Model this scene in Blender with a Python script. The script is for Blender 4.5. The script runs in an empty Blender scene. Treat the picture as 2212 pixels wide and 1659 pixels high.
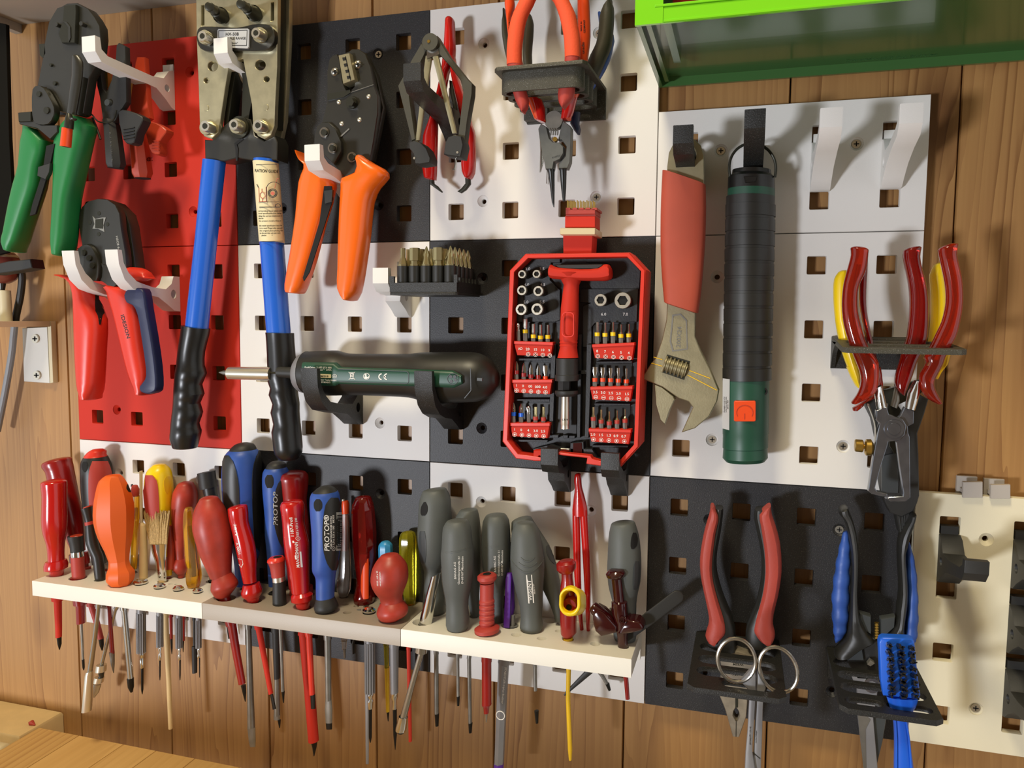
import bpy, math, random
from mathutils import Vector, Matrix
from mathutils.geometry import tessellate_polygon
random.seed(7)
SC = bpy.context.scene
COL = SC.collection
# ------------------------------------------------------------------ camera, light, exposure
F = 1692.169
CAM = Vector((0.538323, -0.527167, -0.215136))
ROT = Matrix(((0.95866849, 0.28438960, 0.00879118), (0.03192092, -0.07679908, -0.99653548), (-0.28272917, 0.95562778, -0.08270283)))
cd = bpy.data.cameras.new('camera')
co = bpy.data.objects.new('camera', cd)
COL.objects.link(co)
cd.sensor_width = 36.0
cd.lens = F / 2212 * 36
cd.clip_start = 0.01
rx, dn, fw = (Vector(r) for r in ROT)
co.matrix_world = Matrix(((rx.x, -dn.x, -fw.x, CAM.x), (rx.y, -dn.y, -fw.y, CAM.y), (rx.z, -dn.z, -fw.z, CAM.z), (0, 0, 0, 1)))
SC.camera = co
SC.view_settings.view_transform = 'Standard'
SC.view_settings.look = 'None'
SC.view_settings.exposure = 0.18
SC.view_settings.gamma = 1.0
SC.view_settings.use_curve_mapping = False
wd = bpy.data.worlds.new('room_glow')
SC.world = wd
wd.use_nodes = True
wd.node_tree.nodes['Background'].inputs[0].default_value = (0.62, 0.62, 0.62, 1)
wd.node_tree.nodes['Background'].inputs[1].default_value = 1.2


def area_light(name, loc, target, size, power, color):
    ld = bpy.data.lights.new(name, 'AREA')
    ld.shape = 'DISK'
    ld.size = size
    ld.energy = power
    ld.color = color
    lo = bpy.data.objects.new(name, ld)
    lo.location = loc
    lo.rotation_euler = (Vector(target) - Vector(loc)).to_track_quat('-Z', 'Y').to_euler()
    COL.objects.link(lo)
    return lo


area_light('ceiling_lamp', (0.28, -0.76, 0.95), (0.34, 0.0, -0.30), 0.30, 13.0, (1.0, 0.87, 0.60))
area_light('side_lamp', (-0.72, -2.10, -0.72), (0.38, 0.0, -0.25), 0.29, 31.0, (0.90, 0.93, 1.0))


# ------------------------------------------------------------------ picture geometry (pixel -> point at its real distance)
def ray(px, py):
    a, b = (px - 1106) / F, (py - 829.5) / F
    return rx * a + dn * b + fw


def V(px, py, d=0.0):
    v = ray(px, py)
    return CAM + v * ((-d - CAM.y) / v.y)


def Pz(px, py, z):
    v = ray(px, py)
    return CAM + v * ((z - CAM.z) / v.z)


def mpp(p):
    return (p - CAM).dot(fw) / F


def uvw(u, v, d=0.0):
    return Vector((u * .04, -d, -v * .04))


def Z(x0, y0, s):
    def f(*pts):
        return [tuple((c / s + (x0 if i % 2 == 0 else y0)) if i < 4 else c for i, c in enumerate(p)) for p in pts]
    return f


z1, z2, z3 = Z(0, 0, 3.4563), Z(400, 0, 3.4563), Z(820, 0, 3.4563)
z4, z5, z6 = Z(1360, 0, 2.5927), Z(0, 400, 3.4563), Z(400, 480, 3.0722)
z7, z8 = Z(1060, 420, 4.6083), Z(1060, 720, 4.6083)
r1, r2, r3, r4 = Z(1360, 240, 2.1269), Z(1720, 480, 2.5142), Z(40, 940, 4.6083), Z(400, 940, 4.2538)
r5, r6, r7, r8 = Z(820, 1000, 3.2529), Z(1400, 1020, 2.5961), Z(0, 1180, 3.4563), Z(400, 1220, 3.0722)
s1, s2, s3, s4 = Z(0, 480, 3.456), Z(0, 0, 5.184), Z(1060, 0, 6.38), Z(1090, 120, 4.879)
s5, s6, s7, s8 = Z(1780, 500, 5.53), Z(1780, 780, 4.879), Z(1460, 1080, 2.8653), Z(1760, 1080, 2.8656)
t1, t2, t3, t4 = Z(830, 520, 9.217), Z(2000, 1040, 2.765), Z(1370, 0, 2.627), Z(540, 340, 8.295)
t5, t6, t7, t8 = Z(640, 750, 4.706), Z(1170, 1180, 6.704), Z(0, 1520, 5.267), Z(940, 1160, 7.9)


# ------------------------------------------------------------------ materials
def lin(h):
    h = h.lstrip('#')
    r = []
    for i in (0, 2, 4):
        c = int(h[i:i + 2], 16) / 255
        r.append(c / 12.92 if c <= .04045 else ((c + .055) / 1.055) ** 2.4)
    return (*r, 1)


MATS = {}


def mat(name, hexc, rough=.45, metal=0.0, trans=0.0, speck=0.0, bump=0.0, bscale=900.0, mottle=0.0, spec=.5, coat=0.0, hexd=None, mscale=60.0):
    m = bpy.data.materials.new(name)
    MATS[name] = m
    m.use_nodes = True
    nt = m.node_tree
    b = nt.nodes['Principled BSDF']
    c = lin(hexc)
    b.inputs['Base Color'].default_value = c
    b.inputs['Roughness'].default_value = rough
    b.inputs['Metallic'].default_value = metal
    b.inputs['Specular IOR Level'].default_value = spec
    b.inputs['Coat Weight'].default_value = coat
    if trans:
        b.inputs['Transmission Weight'].default_value = trans
        b.inputs['IOR'].default_value = 1.45
    if speck or bump or mottle:
        tc = nt.nodes.new('ShaderNodeTexCoord')
        src = tc.outputs['Object']
        last = None
        if mottle or speck:
            n = nt.nodes.new('ShaderNodeTexNoise')
            n.inputs['Scale'].default_value = 2300.0 if speck else mscale
            n.inputs['Detail'].default_value = 4
            nt.links.new(src, n.inputs['Vector'])
            r = nt.nodes.new('ShaderNodeValToRGB')
            if speck:
                r.color_ramp.elements[0].position = .60
                r.color_ramp.elements[1].position = .78
                r.color_ramp.elements[0].color = c
                k = speck
                r.color_ramp.elements[1].color = (min(1, c[0] + k), min(1, c[1] + k), min(1, c[2] + k), 1)
            else:
                r.color_ramp.elements[0].position = .35
                r.color_ramp.elements[1].position = .70
                dd = lin(hexd) if hexd else tuple(x * (1 - mottle) for x in c[:3]) + (1,)
                r.color_ramp.elements[0].color = dd
                r.color_ramp.elements[1].color = c
            nt.links.new(n.outputs['Fac'], r.inputs['Fac'])
            nt.links.new(r.outputs['Color'], b.inputs['Base Color'])
        if bump:
            n2 = nt.nodes.new('ShaderNodeTexNoise')
            n2.inputs['Scale'].default_value = bscale
            n2.inputs['Detail'].default_value = 3
            nt.links.new(src, n2.inputs['Vector'])
            bp = nt.nodes.new('ShaderNodeBump')
            bp.inputs['Strength'].default_value = bump
            bp.inputs['Distance'].default_value = .0004
            nt.links.new(n2.outputs['Fac'], bp.inputs['Height'])
            nt.links.new(bp.outputs['Normal'], b.inputs['Normal'])
    return m


def wood(name, light, mid, dark, scale=1.0, axis='Z', knots=True):
    m = bpy.data.materials.new(name)
    MATS[name] = m
    m.use_nodes = True
    nt = m.node_tree
    N, L = nt.nodes.new, nt.links.new
    b = nt.nodes['Principled BSDF']
    b.inputs['Roughness'].default_value = .42
    tc = N('ShaderNodeTexCoord')
    oi = N('ShaderNodeObjectInfo')
    off = N('ShaderNodeVectorMath')
    off.operation = 'MULTIPLY'
    off.inputs[1].default_value = (3.7, 1.3, 2.9)
    comb = N('ShaderNodeCombineXYZ')
    for i in range(3):
        L(oi.outputs['Random'], comb.inputs[i])
    L(comb.outputs[0], off.inputs[0])
    add = N('ShaderNodeVectorMath')
    L(tc.outputs['Object'], add.inputs[0])
    L(off.outputs[0], add.inputs[1])
    # slow wander of the grain
    mp1 = N('ShaderNodeMapping')
    sc = [14, 14, 14]
    sc['XYZ'.index(axis)] = 2.2
    mp1.inputs['Scale'].default_value = [s * scale for s in sc]
    L(add.outputs[0], mp1.inputs['Vector'])
    n1 = N('ShaderNodeTexNoise')
    n1.inputs['Scale'].default_value = 1.0
    n1.inputs['Detail'].default_value = 1.5
    L(mp1.outputs[0], n1.inputs['Vector'])
    sx = N('ShaderNodeSeparateXYZ')
    L(add.outputs[0], sx.inputs[0])
    lat = N('ShaderNodeMath')
    lat.operation = 'MULTIPLY'
    lat.inputs[1].default_value = 150.0 * scale
    L(sx.outputs['X'], lat.inputs[0])
    mpw = N('ShaderNodeMapping')
    mpw.inputs['Scale'].default_value = [62 * scale if a_ != axis else 1.6 * scale for a_ in 'XYZ']
    L(add.outputs[0], mpw.inputs['Vector'])
    nw = N('ShaderNodeTexNoise')
    nw.inputs['Scale'].default_value = 1.0
    nw.inputs['Detail'].default_value = 2.0
    L(mpw.outputs[0], nw.inputs['Vector'])
    mw_ = N('ShaderNodeMath')
    mw_.operation = 'MULTIPLY_ADD'
    mw_.inputs[1].default_value = 4.2
    L(nw.outputs['Fac'], mw_.inputs[0])
    L(lat.outputs[0], mw_.inputs[2])
    mul = N('ShaderNodeMath')
    mul.operation = 'MULTIPLY_ADD'
    mul.inputs[1].default_value = 13.0
    L(n1.outputs['Fac'], mul.inputs[0])
    L(mw_.outputs[0], mul.inputs[2])
    fr = N('ShaderNodeMath')
    fr.operation = 'FRACT'
    L(mul.outputs[0], fr.inputs[0])
    r1_ = N('ShaderNodeValToRGB')
    e = r1_.color_ramp.elements
    e[0].position, e[0].color = 0.0, lin(light)
    e[1].position, e[1].color = 1.0, lin(light)
    x = e.new(.62)
    x.color = lin(mid)
    x = e.new(.88)
    x.color = lin(dark)
    mpf = N('ShaderNodeMapping')
    mpf.inputs['Scale'].default_value = [38 * scale if a_ != axis else 3.0 * scale for a_ in 'XYZ']
    L(add.outputs[0], mpf.inputs['Vector'])
    nf = N('ShaderNodeTexNoise')
    nf.inputs['Scale'].default_value = 1.0
    L(mpf.outputs[0], nf.inputs['Vector'])
    rf = N('ShaderNodeMapRange')
    rf.inputs['From Min'].default_value, rf.inputs['From Max'].default_value = .3, .7
    rf.inputs['To Min'].default_value, rf.inputs['To Max'].default_value = .25, 1.0
    L(nf.outputs['Fac'], rf.inputs['Value'])
    mf = N('ShaderNodeMath')
    mf.operation = 'MULTIPLY'
    L(fr.outputs[0], mf.inputs[0])
    L(rf.outputs[0], mf.inputs[1])
    L(mf.outputs[0], r1_.inputs['Fac'])
    # fine fibre
    mp2 = N('ShaderNodeMapping')
    sc = [420, 420, 420]
    sc['XYZ'.index(axis)] = 9
    mp2.inputs['Scale'].default_value = [s * scale for s in sc]
    L(add.outputs[0], mp2.inputs['Vector'])
    n2 = N('ShaderNodeTexNoise')
    n2.inputs['Scale'].default_value = 1.0
    n2.inputs['Detail'].default_value = 3
    L(mp2.outputs[0], n2.inputs['Vector'])
    mx = N('ShaderNodeMix')
    mx.data_type = 'RGBA'
    mx.blend_type = 'MULTIPLY'
    mx.inputs['Factor'].default_value = .45
    rr = N('ShaderNodeValToRGB')
    rr.color_ramp.elements[0].position, rr.color_ramp.elements[0].color = .3, (.80, .75, .70, 1)
    rr.color_ramp.elements[1].position, rr.color_ramp.elements[1].color = .65, (1.0, 1.0, 1.0, 1)
    L(n2.outputs['Fac'], rr.inputs['Fac'])
    L(r1_.outputs['Color'], mx.inputs['A'])
    L(rr.outputs['Color'], mx.inputs['B'])
    # board to board tone
    hs = N('ShaderNodeHueSaturation')
    mr = N('ShaderNodeMapRange')
    mr.inputs['To Min'].default_value, mr.inputs['To Max'].default_value = .84, 1.10
    L(oi.outputs['Random'], mr.inputs['Value'])
    L(mr.outputs[0], hs.inputs['Value'])
    L(mx.outputs['Result'], hs.inputs['Color'])
    out = hs.outputs['Color']
    if knots:
        mp3 = N('ShaderNodeMapping')
        mp3.inputs['Scale'].default_value = (8.0, 8.0, 3.6)
        L(add.outputs[0], mp3.inputs['Vector'])
        vo = N('ShaderNodeTexVoronoi')
        vo.inputs['Scale'].default_value = 1.0
        L(mp3.outputs[0], vo.inputs['Vector'])
        r3_ = N('ShaderNodeValToRGB')
        ee = r3_.color_ramp.elements
        ee[0].position, ee[0].color = .05, (.30, .20, .15, 1)
        ee[1].position, ee[1].color = .15, (1, 1, 1, 1)
        L(vo.outputs['Distance'], r3_.inputs['Fac'])
        m2 = N('ShaderNodeMix')
        m2.data_type = 'RGBA'
        m2.blend_type = 'MULTIPLY'
        m2.inputs['Factor'].default_value = .8
        L(out, m2.inputs['A'])
        L(r3_.outputs['Color'], m2.inputs['B'])
        out = m2.outputs['Result']
    L(out, b.inputs['Base Color'])
    bp = N('ShaderNodeBump')
    bp.inputs['Strength'].default_value = .05
    bp.inputs['Distance'].default_value = .0005
    L(n2.outputs['Fac'], bp.inputs['Height'])
    L(bp.outputs['Normal'], b.inputs['Normal'])
    return m


wood('pine', '#b58953', '#a97d4b', '#8a5f34')
wood('beech', '#cfa869', '#c89f60', '#b88d52', scale=.6, axis='Y', knots=False)
mat('white_print', '#e2e0dc', .5, bump=.12, bscale=1500)
mat('cream_print', '#e6dec2', .5, bump=.12, bscale=1500)
mat('cream_shelf', '#e6e3d8', .42, bump=.12, bscale=1500)
mat('taupe_print', '#a39889', .42, bump=.1, bscale=1500)
mat('dark_print', '#28282a', .46, spec=.4, speck=.20, bump=.25, bscale=1300)
mat('black_print', '#1d1d1b', .50, speck=.14, bump=.4, bscale=1600)
mat('grey_print', '#b3aca4', .5, bump=.1)
mat('red_print', '#c43020', .6, bump=.08, bscale=1500, spec=.22)
mat('red_gloss', '#bb1612', .20, coat=.5)
mat('red_dark', '#8f120f', .28, coat=.3)
mat('red_worn', '#b83c2c', .42, mottle=.35, mscale=70)
mat('red_rubber', '#aa4236', .55, mottle=.12, bump=.15)
mat('red_soft', '#ac3a30', .55, bump=.1)
mat('red_plier', '#d83624', .34)
mat('coral_grip', '#b24a32', .62, mottle=.12, mscale=40)
mat('orange', '#f26a12', .30, coat=.3)
mat('orange_driver', '#e66214', .5)
mat('orange_foam', '#e8542c', .75, bump=.35, bscale=900)
mat('orange_dip', '#e04a1c', .30)
mat('rust_red', '#b03a20', .4)
mat('green', '#1b7a3d', .42)
mat('green_dark', '#1d4a38', .42)
mat('green_lime', '#7bd01c', .25, coat=.5)
mat('green_crate', '#3d6436', .22, coat=.3)
mat('blue', '#2163d2', .25, coat=.3)
mat('blue_soft', '#2f55a8', .45, mottle=.18, mscale=90)
mat('navy', '#161e46', .45)
mat('blue_bright', '#1f62d8', .30)
mat('blue_light', '#3f9fd6', .35, mottle=.3, mscale=200)
mat('yellow', '#f2cf10', .32)
mat('yellow_dirty', '#e4b81a', .4)
mat('purple', '#5a2a9a', .35)
mat('black', '#181817', .32)
mat('black_soft', '#232321', .55, bump=.1)
mat('black_rubber', '#22221f', .42)
mat('black_metal', '#23221a', .34, spec=.7, mottle=.2)
mat('gun_metal', '#33332a', .38, metal=.5)
mat('dark_grip', '#3c3a2e', .55, bump=.15)
mat('grey_rubber', '#565a57', .55, bump=.15, bscale=1800, mottle=.08)
mat('grey_slate', '#3d4142', .45)
mat('tray_black', '#1d1f22', .45, bump=.15)
mat('steel', '#aaa79e', .22, metal=.92)
mat('steel_dull', '#8d8b84', .42, metal=.75, mottle=.2, mscale=120)
mat('steel_warm', '#aea686', .36, metal=.7, mottle=.2, mscale=80, bump=.1)
mat('chrome', '#d8d8d4', .10, metal=1.0)
mat('nickel', '#d9d4c4', .28, metal=.85)
mat('satin_grey', '#8b8b8d', .45, metal=.35)
mat('brass', '#b8974a', .30, metal=.9)
mat('bit_gold', '#b3a87f', .24, metal=.9)
mat('galvanised', '#cdc6a4', .30, metal=.75, mottle=.22, mscale=110)
mat('jaw_grey', '#6c6e6b', .42, metal=.45, mottle=.15, mscale=200)
mat('blued_chrome', '#868b95', .22, metal=.85, mottle=.25, mscale=160)
mat('worn_steel', '#9c9280', .45, metal=.4, mottle=.3, mscale=150)
mat('tip_black', '#17140f', .35, metal=.4)
mat('hole_dark', '#070605', .8)
mat('amber', '#e6a818', .10, trans=.8)
mat('olive_clear', '#cfc42c', .10, trans=.75)
mat('clear', '#e6dcd0', .08, trans=.85)
mat('red_clear', '#b8280f', .10, trans=.75, coat=.5)
mat('ruby_clear', '#9c1410', .10, trans=.65, coat=.5)
mat('maroon', '#320709', .14, coat=.6)
mat('label_silver', '#b6b8ba', .4)
mat('label_cream', '#e3d8ae', .5)
mat('ink_black', '#14120e', .6)
mat('ink_red', '#c0604a', .6)
mat('ink_white', '#e8e6e0', .5)
mat('ink_grey', '#a9a9a4', .5)
mat('ink_faint', '#3c3f41', .5)
mat('ink_relief', '#3f6f40', .5)
mat('bristle', '#c3a468', .7, mottle=.35, mscale=900)
mat('wood_pale', '#dcc08a', .5, mottle=.12)
mat('black_print_lit', '#3b392f', .55, speck=.25, bump=.5, bscale=1600)  # black print lightened to olive: raking lamp light put into the base colour
mat('bone', '#cfc09a', .5)
mat('enamel', '#cfc6a8', .35, mottle=.06)
mat('aluminium', '#cfcdc6', .4, metal=.25)
mat('cable_grey', '#83878b', .5)
mat('shelf_grey', '#a39d92', .6)
mat('post_dark', '#0c0a05', .85, spec=.15)
mat('knob_red', '#7c3a30', .3)
mat('copper', '#b9704a', .3, metal=.8)


# ------------------------------------------------------------------ geometry pieces: each returns (verts, faces)
def catmull(rows, n):
    if n < 2 or len(rows) < 3:
        return rows
    out = []
    L = len(rows)
    for i in range(L - 1):
        p0, p1, p2, p3 = rows[max(i - 1, 0)], rows[i], rows[i + 1], rows[min(i + 2, L - 1)]
        for k in range(n):
            t = k / n
            out.append(tuple(.5 * (2 * b + (c - a) * t + (2 * a - 5 * b + 4 * c - d) * t * t + (3 * b - a - 3 * c + d) * t ** 3)
                             for a, b, c, d in zip(p0, p1, p2, p3)))
    out.append(rows[-1])
    return out


def smooth_closed(pts, n):
    L = len(pts)
    out = []
    for i in range(L):
        p0, p1, p2, p3 = pts[i - 1], pts[i], pts[(i + 1) % L], pts[(i + 2) % L]
        for k in range(n):
            t = k / n
            out.append(tuple(.5 * (2 * b + (c - a) * t + (2 * a - 5 * b + 4 * c - d) * t * t + (3 * b - a - 3 * c + d) * t ** 3)
                             for a, b, c, d in zip(p0, p1, p2, p3)))
    return out


def rings(rs, cap0=True, cap1=True):
    n = len(rs[0])
    vs = [v for r in rs for v in r]
    fs = []
    for i in range(len(rs) - 1):
        for k in range(n):
            a, b = i * n + k, i * n + (k + 1) % n
            fs.append((a, b, b + n, a + n))
    if cap0:
        fs.append(tuple(range(n))[::-1])
    if cap1:
        fs.append(tuple(range((len(rs) - 1) * n, len(rs) * n)))
    return vs, fs


def tube3(stations, sides=14, sq=2.0, c0=0.0, c1=0.0, twist=0.0):
    """stations: (centre, lateral unit, depth unit, half width, half depth)"""
    st = list(stations)

    def capped(a, b, c):
        (p, l, y, w, h), q = a, b[0]
        t = (p - q)
        t = t.normalized() if t.length > 1e-9 else Vector((0, 0, 1))
        res = []
        for k in (1, 2, 3, 4):
            g = k / 4 * math.pi / 2 * .96
            res.append((p + t * (c * max(w, h) * math.sin(g)), l, y, w * math.cos(g), h * math.cos(g)))
        return res
    if c0:
        st = capped(st[0], st[1], c0)[::-1] + st
    if c1:
        st = st + capped(st[-1], st[-2], c1)
    rs = []
    for p, l, y, w, h in st:
        r = []
        for k in range(sides):
            a = 2 * math.pi * (k + .5) / sides + twist
            c, s = math.cos(a), math.sin(a)
            cx = math.copysign(abs(c) ** (2 / sq), c)
            sy = math.copysign(abs(s) ** (2 / sq), s)
            r.append(p + l * (w * cx) + y * (h * sy))
        rs.append(r)
    return rings(rs)


YD = Vector((0, 1, 0))


def rib(rows, d, ratio=1.0, sides=14, sq=2.0, c0=0.0, c1=0.0, n=1, dd=0.0, thick=None, twist=0.0):
    """rows of (xl, yl, xr, yr) silhouette pairs at distance d from the boards; dd = change of d along the rows"""
    rows = catmull([tuple(r[:4]) for r in rows], n)
    st = []
    for i, (a, b, c, e) in enumerate(rows):
        t = i / max(1, len(rows) - 1)
        dk = d + dd * t
        p, q = V(a, b, dk), V(c, e, dk)
        w = (q - p) / 2
        hw = w.length
        c = (p + q) / 2
        lat = w.normalized() if hw > 1e-9 else Vector((1, 0, 0))
        v = c - CAM
        tn = v.dot(lat) / v.y
        if thick:
            hw = math.sqrt(max(hw * hw - (thick * tn) ** 2, (.45 * hw) ** 2))
        else:
            hw = hw / math.sqrt(1 + (ratio * tn) ** 2)
        st.append((c, lat, YD, hw, thick if thick else hw * ratio))
    return tube3(st, sides, sq, c0, c1, twist)


def rows_xy(*r):
    """(y, xl, xr) -> silhouette pair on one picture row"""
    return [(a[1], a[0], a[2], a[0] if len(a) < 4 else a[3]) for a in r]


def path(pts, r, sides=10, c0=0.0, c1=0.0, n=1, ratio=1.0):
    """round bar through (px, py, d[, r_px]) points"""
    pts = [tuple(p) + (r,) * (4 - len(p)) for p in pts]
    pts = catmull(pts, n)
    P = [V(*p[:3]) for p in pts]
    st = []
    prev = None
    for i, p in enumerate(P):
        t = (P[min(i + 1, len(P) - 1)] - P[max(i - 1, 0)]).normalized()
        ref = prev if prev is not None else (YD if abs(t.y) < .9 else Vector((1, 0, 0)))
        l = t.cross(ref)
        if l.length < 1e-4:
            l = t.cross(Vector((1, 0, .2)))
        l.normalize()
        y = l.cross(t).normalized()
        prev = y
        w = pts[i][3] * mpp(p)
        st.append((p, l, y, w, w * ratio))
    return tube3(st, sides, 2.0, c0, c1)


def bar3(a, b, ra, rb=None, sides=12, c0=0.0, c1=0.0, prof=None, ratio=1.0):
    a, b = Vector(a), Vector(b)
    rb = ra if rb is None else rb
    t = (b - a).normalized()
    ref = YD if abs(t.y) < .9 else Vector((1, 0, 0))
    l = t.cross(ref).normalized()
    y = l.cross(t).normalized()
    if prof is None:
        prof = [(0, ra), (1, rb)]
    st = [(a.lerp(b, k), l, y, r, r * ratio) for k, r in prof]
    return tube3(st, sides, 2.0, c0, c1)


def inset(poly, b):
    n = len(poly)
    area = sum(poly[i][0] * poly[(i + 1) % n][1] - poly[(i + 1) % n][0] * poly[i][1] for i in range(n))
    s = 1 if area > 0 else -1
    out = []
    for i in range(n):
        x0, y0 = poly[i - 1]
        x1, y1 = poly[i]
        x2, y2 = poly[(i + 1) % n]
        e1 = (x1 - x0, y1 - y0)
        e2 = (x2 - x1, y2 - y1)
        l1 = math.hypot(*e1) or 1e-9
        l2 = math.hypot(*e2) or 1e-9
        n1 = (-e1[1] / l1 * s, e1[0] / l1 * s)
        n2 = (-e2[1] / l2 * s, e2[0] / l2 * s)
        mx, my = n1[0] + n2[0], n1[1] + n2[1]
        k = mx * mx + my * my
        k = 2 / k if k > .5 else 4
        out.append((x1 + mx * b * k * .5 * 1.0, y1 + my * b * k * .5 * 1.0))
    return out


def ribbed(rows, n=6, amp=.10):
    out = []
    for i, r in enumerate(catmull([tuple(x[:4]) for x in rows], n)):
        k = amp * (1 if i % 4 in (1, 2) else -.4)
        cx, cy = (r[0] + r[2]) / 2, (r[1] + r[3]) / 2
        out.append((cx + (r[0] - cx) * (1 + k), r[1], cx + (r[2] - cx) * (1 + k), r[3]))
    return out


def slab(outer, holes, mp, h0, h1, bevel=0.0, seg=1):
    """polygon with holes extruded between heights h0 (front) and h1 (back); mp(x, y, h) -> point"""
    vs, fs = [], []
    steps = [(0.0, 0.0)]
    if bevel:
        steps = []
        for k in range(seg + 1):
            a = k / seg * math.pi / 2
            steps.append((bevel * (1 - math.sin(a)), bevel * (1 - math.cos(a))))
    sg = 1 if h1 > h0 else -1

    def loops(poly, hole):
        L = []
        for ins, dep in steps:
            L.append((inset(poly, -ins if hole else ins) if ins else poly, h0 + sg * dep))
        L.append((poly, h1))
        return L
    allp = [loops(outer, False)] + [loops(h, True) for h in holes]
    front, back = [], []
    for L in allp:
        n = len(L[0][0])
        base = len(vs)
        for poly, h in L:
            vs += [mp(x, y, h) for x, y in poly]
        for i in range(len(L) - 1):
            for k in range(n):
                a, b = base + i * n + k, base + i * n + (k + 1) % n
                fs.append((a, b, b + n, a + n))
        front.append((L[0][0], base))
        back.append((L[-1][0], base + (len(L) - 1) * n))
    for grp in (front, back):
        idx = []
        for poly, base in grp:
            idx += [base + k for k in range(len(poly))]
        tri = tessellate_polygon([[Vector((x, y, 0)) for x, y in poly] for poly, _ in grp])
        fs += [tuple(idx[k] for k in t) for t in tri]
    return vs, fs


def plate(pts, d, th, holes=(), bevel=0.0, seg=1, sm=0):
    """outline in picture pixels, front face at distance d from the boards, th thick towards the wall"""
    if sm:
        pts = smooth_closed(pts, sm)
    f = lambda p: (lambda q: (q.x, q.z))(V(p[0], p[1], d))
    return slab([f(p) for p in pts], [[f(p) for p in h] for h in holes], lambda x, z, h: Vector((x, h, z)), -d, -d + th, bevel, seg)


def circ(cx, cy, r, n=20, ry=None, a0=0.0):
    ry = ry or r
    return [(cx + r * math.cos(2 * math.pi * k / n + a0), cy + ry * math.sin(2 * math.pi * k / n + a0)) for k in range(n)]


def rrect(x0, y0, x1, y1, r=0.0, n=4):
    if r <= 0:
        return [(x0, y0), (x1, y0), (x1, y1), (x0, y1)]
    out = []
    for cx, cy, a in ((x1 - r, y0 + r, -90), (x1 - r, y1 - r, 0), (x0 + r, y1 - r, 90), (x0 + r, y0 + r, 180)):
        for k in range(n + 1):
            g = math.radians(a + 90 * k / n)
            out.append((cx + r * math.cos(g), cy + r * math.sin(g)))
    return out


def disc(cx, cy, r, d, th, n=20, bevel=0.0, seg=1, hole=0.0, hn=12):
    """cylinder facing out of the wall, round in space"""
    c = V(cx, cy, d)
    R_ = r * mpp(c)
    o = [(c.x + R_ * math.cos(2 * math.pi * k / n), c.z + R_ * math.sin(2 * math.pi * k / n)) for k in range(n)]
    h = [[(c.x + hole * mpp(c) * math.cos(2 * math.pi * k / hn), c.z + hole * mpp(c) * math.sin(2 * math.pi * k / hn)) for k in range(hn)]] if hole else []
    return slab(o, h, lambda x, z, y: Vector((x, y, z)), -d, -d + th, bevel * mpp(c), seg)


def dome(cx, cy, r, d, k=.5, n=14):
    c = V(cx, cy, d)
    R_ = r * mpp(c)
    rs = []
    for i in range(5):
        a = i / 4 * math.pi / 2 * .97
        rs.append([c + Vector((R_ * math.cos(a) * math.cos(2 * math.pi * j / n), -R_ * k * math.sin(a), R_ * math.cos(a) * math.sin(2 * math.pi * j / n))) for j in range(n)])
    return rings(rs)


def prism(prof, x0, x1, bevel=0.0):
    """profile of (y, z) in metres, run along x between x0 and x1"""
    return slab(prof, [], lambda a, b, h: Vector((h, a, b)), x0, x1, bevel, 1)


def hslab(outer, holes, z0, z1, bevel=0.0):
    """horizontal slab, outline (x, y) metres; z0 top, z1 bottom"""
    return slab(outer, holes, lambda x, y, h: Vector((x, y, h)), z0, z1, bevel, 1)


def box3(x0, x1, y0, y1, z0, z1):
    vs = [Vector((x, y, z)) for x in (x0, x1) for y in (y0, y1) for z in (z0, z1)]
    return vs, [(0, 1, 3, 2), (4, 6, 7, 5), (0, 4, 5, 1), (2, 3, 7, 6), (0, 2, 6, 4), (1, 5, 7, 3)]


def torus3(c, R_, r, ax=(0, 1, 0), n=24, m=8, rz=None):
    c = Vector(c)
    ax = Vector(ax).normalized()
    e1 = ax.orthogonal().normalized()
    e2 = ax.cross(e1)
    vs, fs = [], []
    for i in range(n):
        a = 2 * math.pi * i / n
        q = e1 * math.cos(a) + e2 * math.sin(a)
        for j in range(m):
            b = 2 * math.pi * j / m
            vs.append(c + q * (R_ + r * math.cos(b)) + ax * (r * math.sin(b)))
    for i in range(n):
        for j in range(m):
            fs.append((i * m + j, ((i + 1) % n) * m + j, ((i + 1) % n) * m + (j + 1) % m, i * m + (j + 1) % m))
    return vs, fs


# ------------------------------------------------------------------ objects
def mesh_obj(name, geoms, material, parent=None, org=None, sharp=.62):
    if isinstance(geoms, tuple):
        geoms = [geoms]
    vs, fs = [], []
    org = org or Vector((0, 0, 0))
    for v, f in geoms:
        b = len(vs)
        vs += [p - org for p in v]
        fs += [tuple(i + b for i in q) for q in f]
    me = bpy.data.meshes.new(name)
    me.from_pydata(vs, [], fs)
    import bmesh
    bm = bmesh.new()
    bm.from_mesh(me)
    bmesh.ops.recalc_face_normals(bm, faces=bm.faces)
    bm.to_mesh(me)
    bm.free()
    me.polygons.foreach_set('use_smooth', [True] * len(me.polygons))
    me.set_sharp_from_angle(angle=sharp)
    me.materials.append(MATS[material])
    o = bpy.data.objects.new(name, me)
    COL.objects.link(o)
    if parent is not None:
        o.parent = parent
    return o


class Thing:
    def __init__(self, name, label, cat, at, group=None, kind=None):
        self.org = Vector(at)
        o = bpy.data.objects.new(name, None)
        o.empty_display_size = .01
        o.location = self.org
        COL.objects.link(o)
        self.o = o
        if label:
            o['label'] = label
        if cat:
            o['category'] = cat
        if group:
            o['group'] = group
        if kind:
            o['kind'] = kind

    def part(self, name, geoms, material, parent=None, label=None, sharp=.62):
        p = mesh_obj(name, geoms, material, parent or self.o, self.org, sharp)
        if label:
            p['label'] = label
        return p


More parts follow.
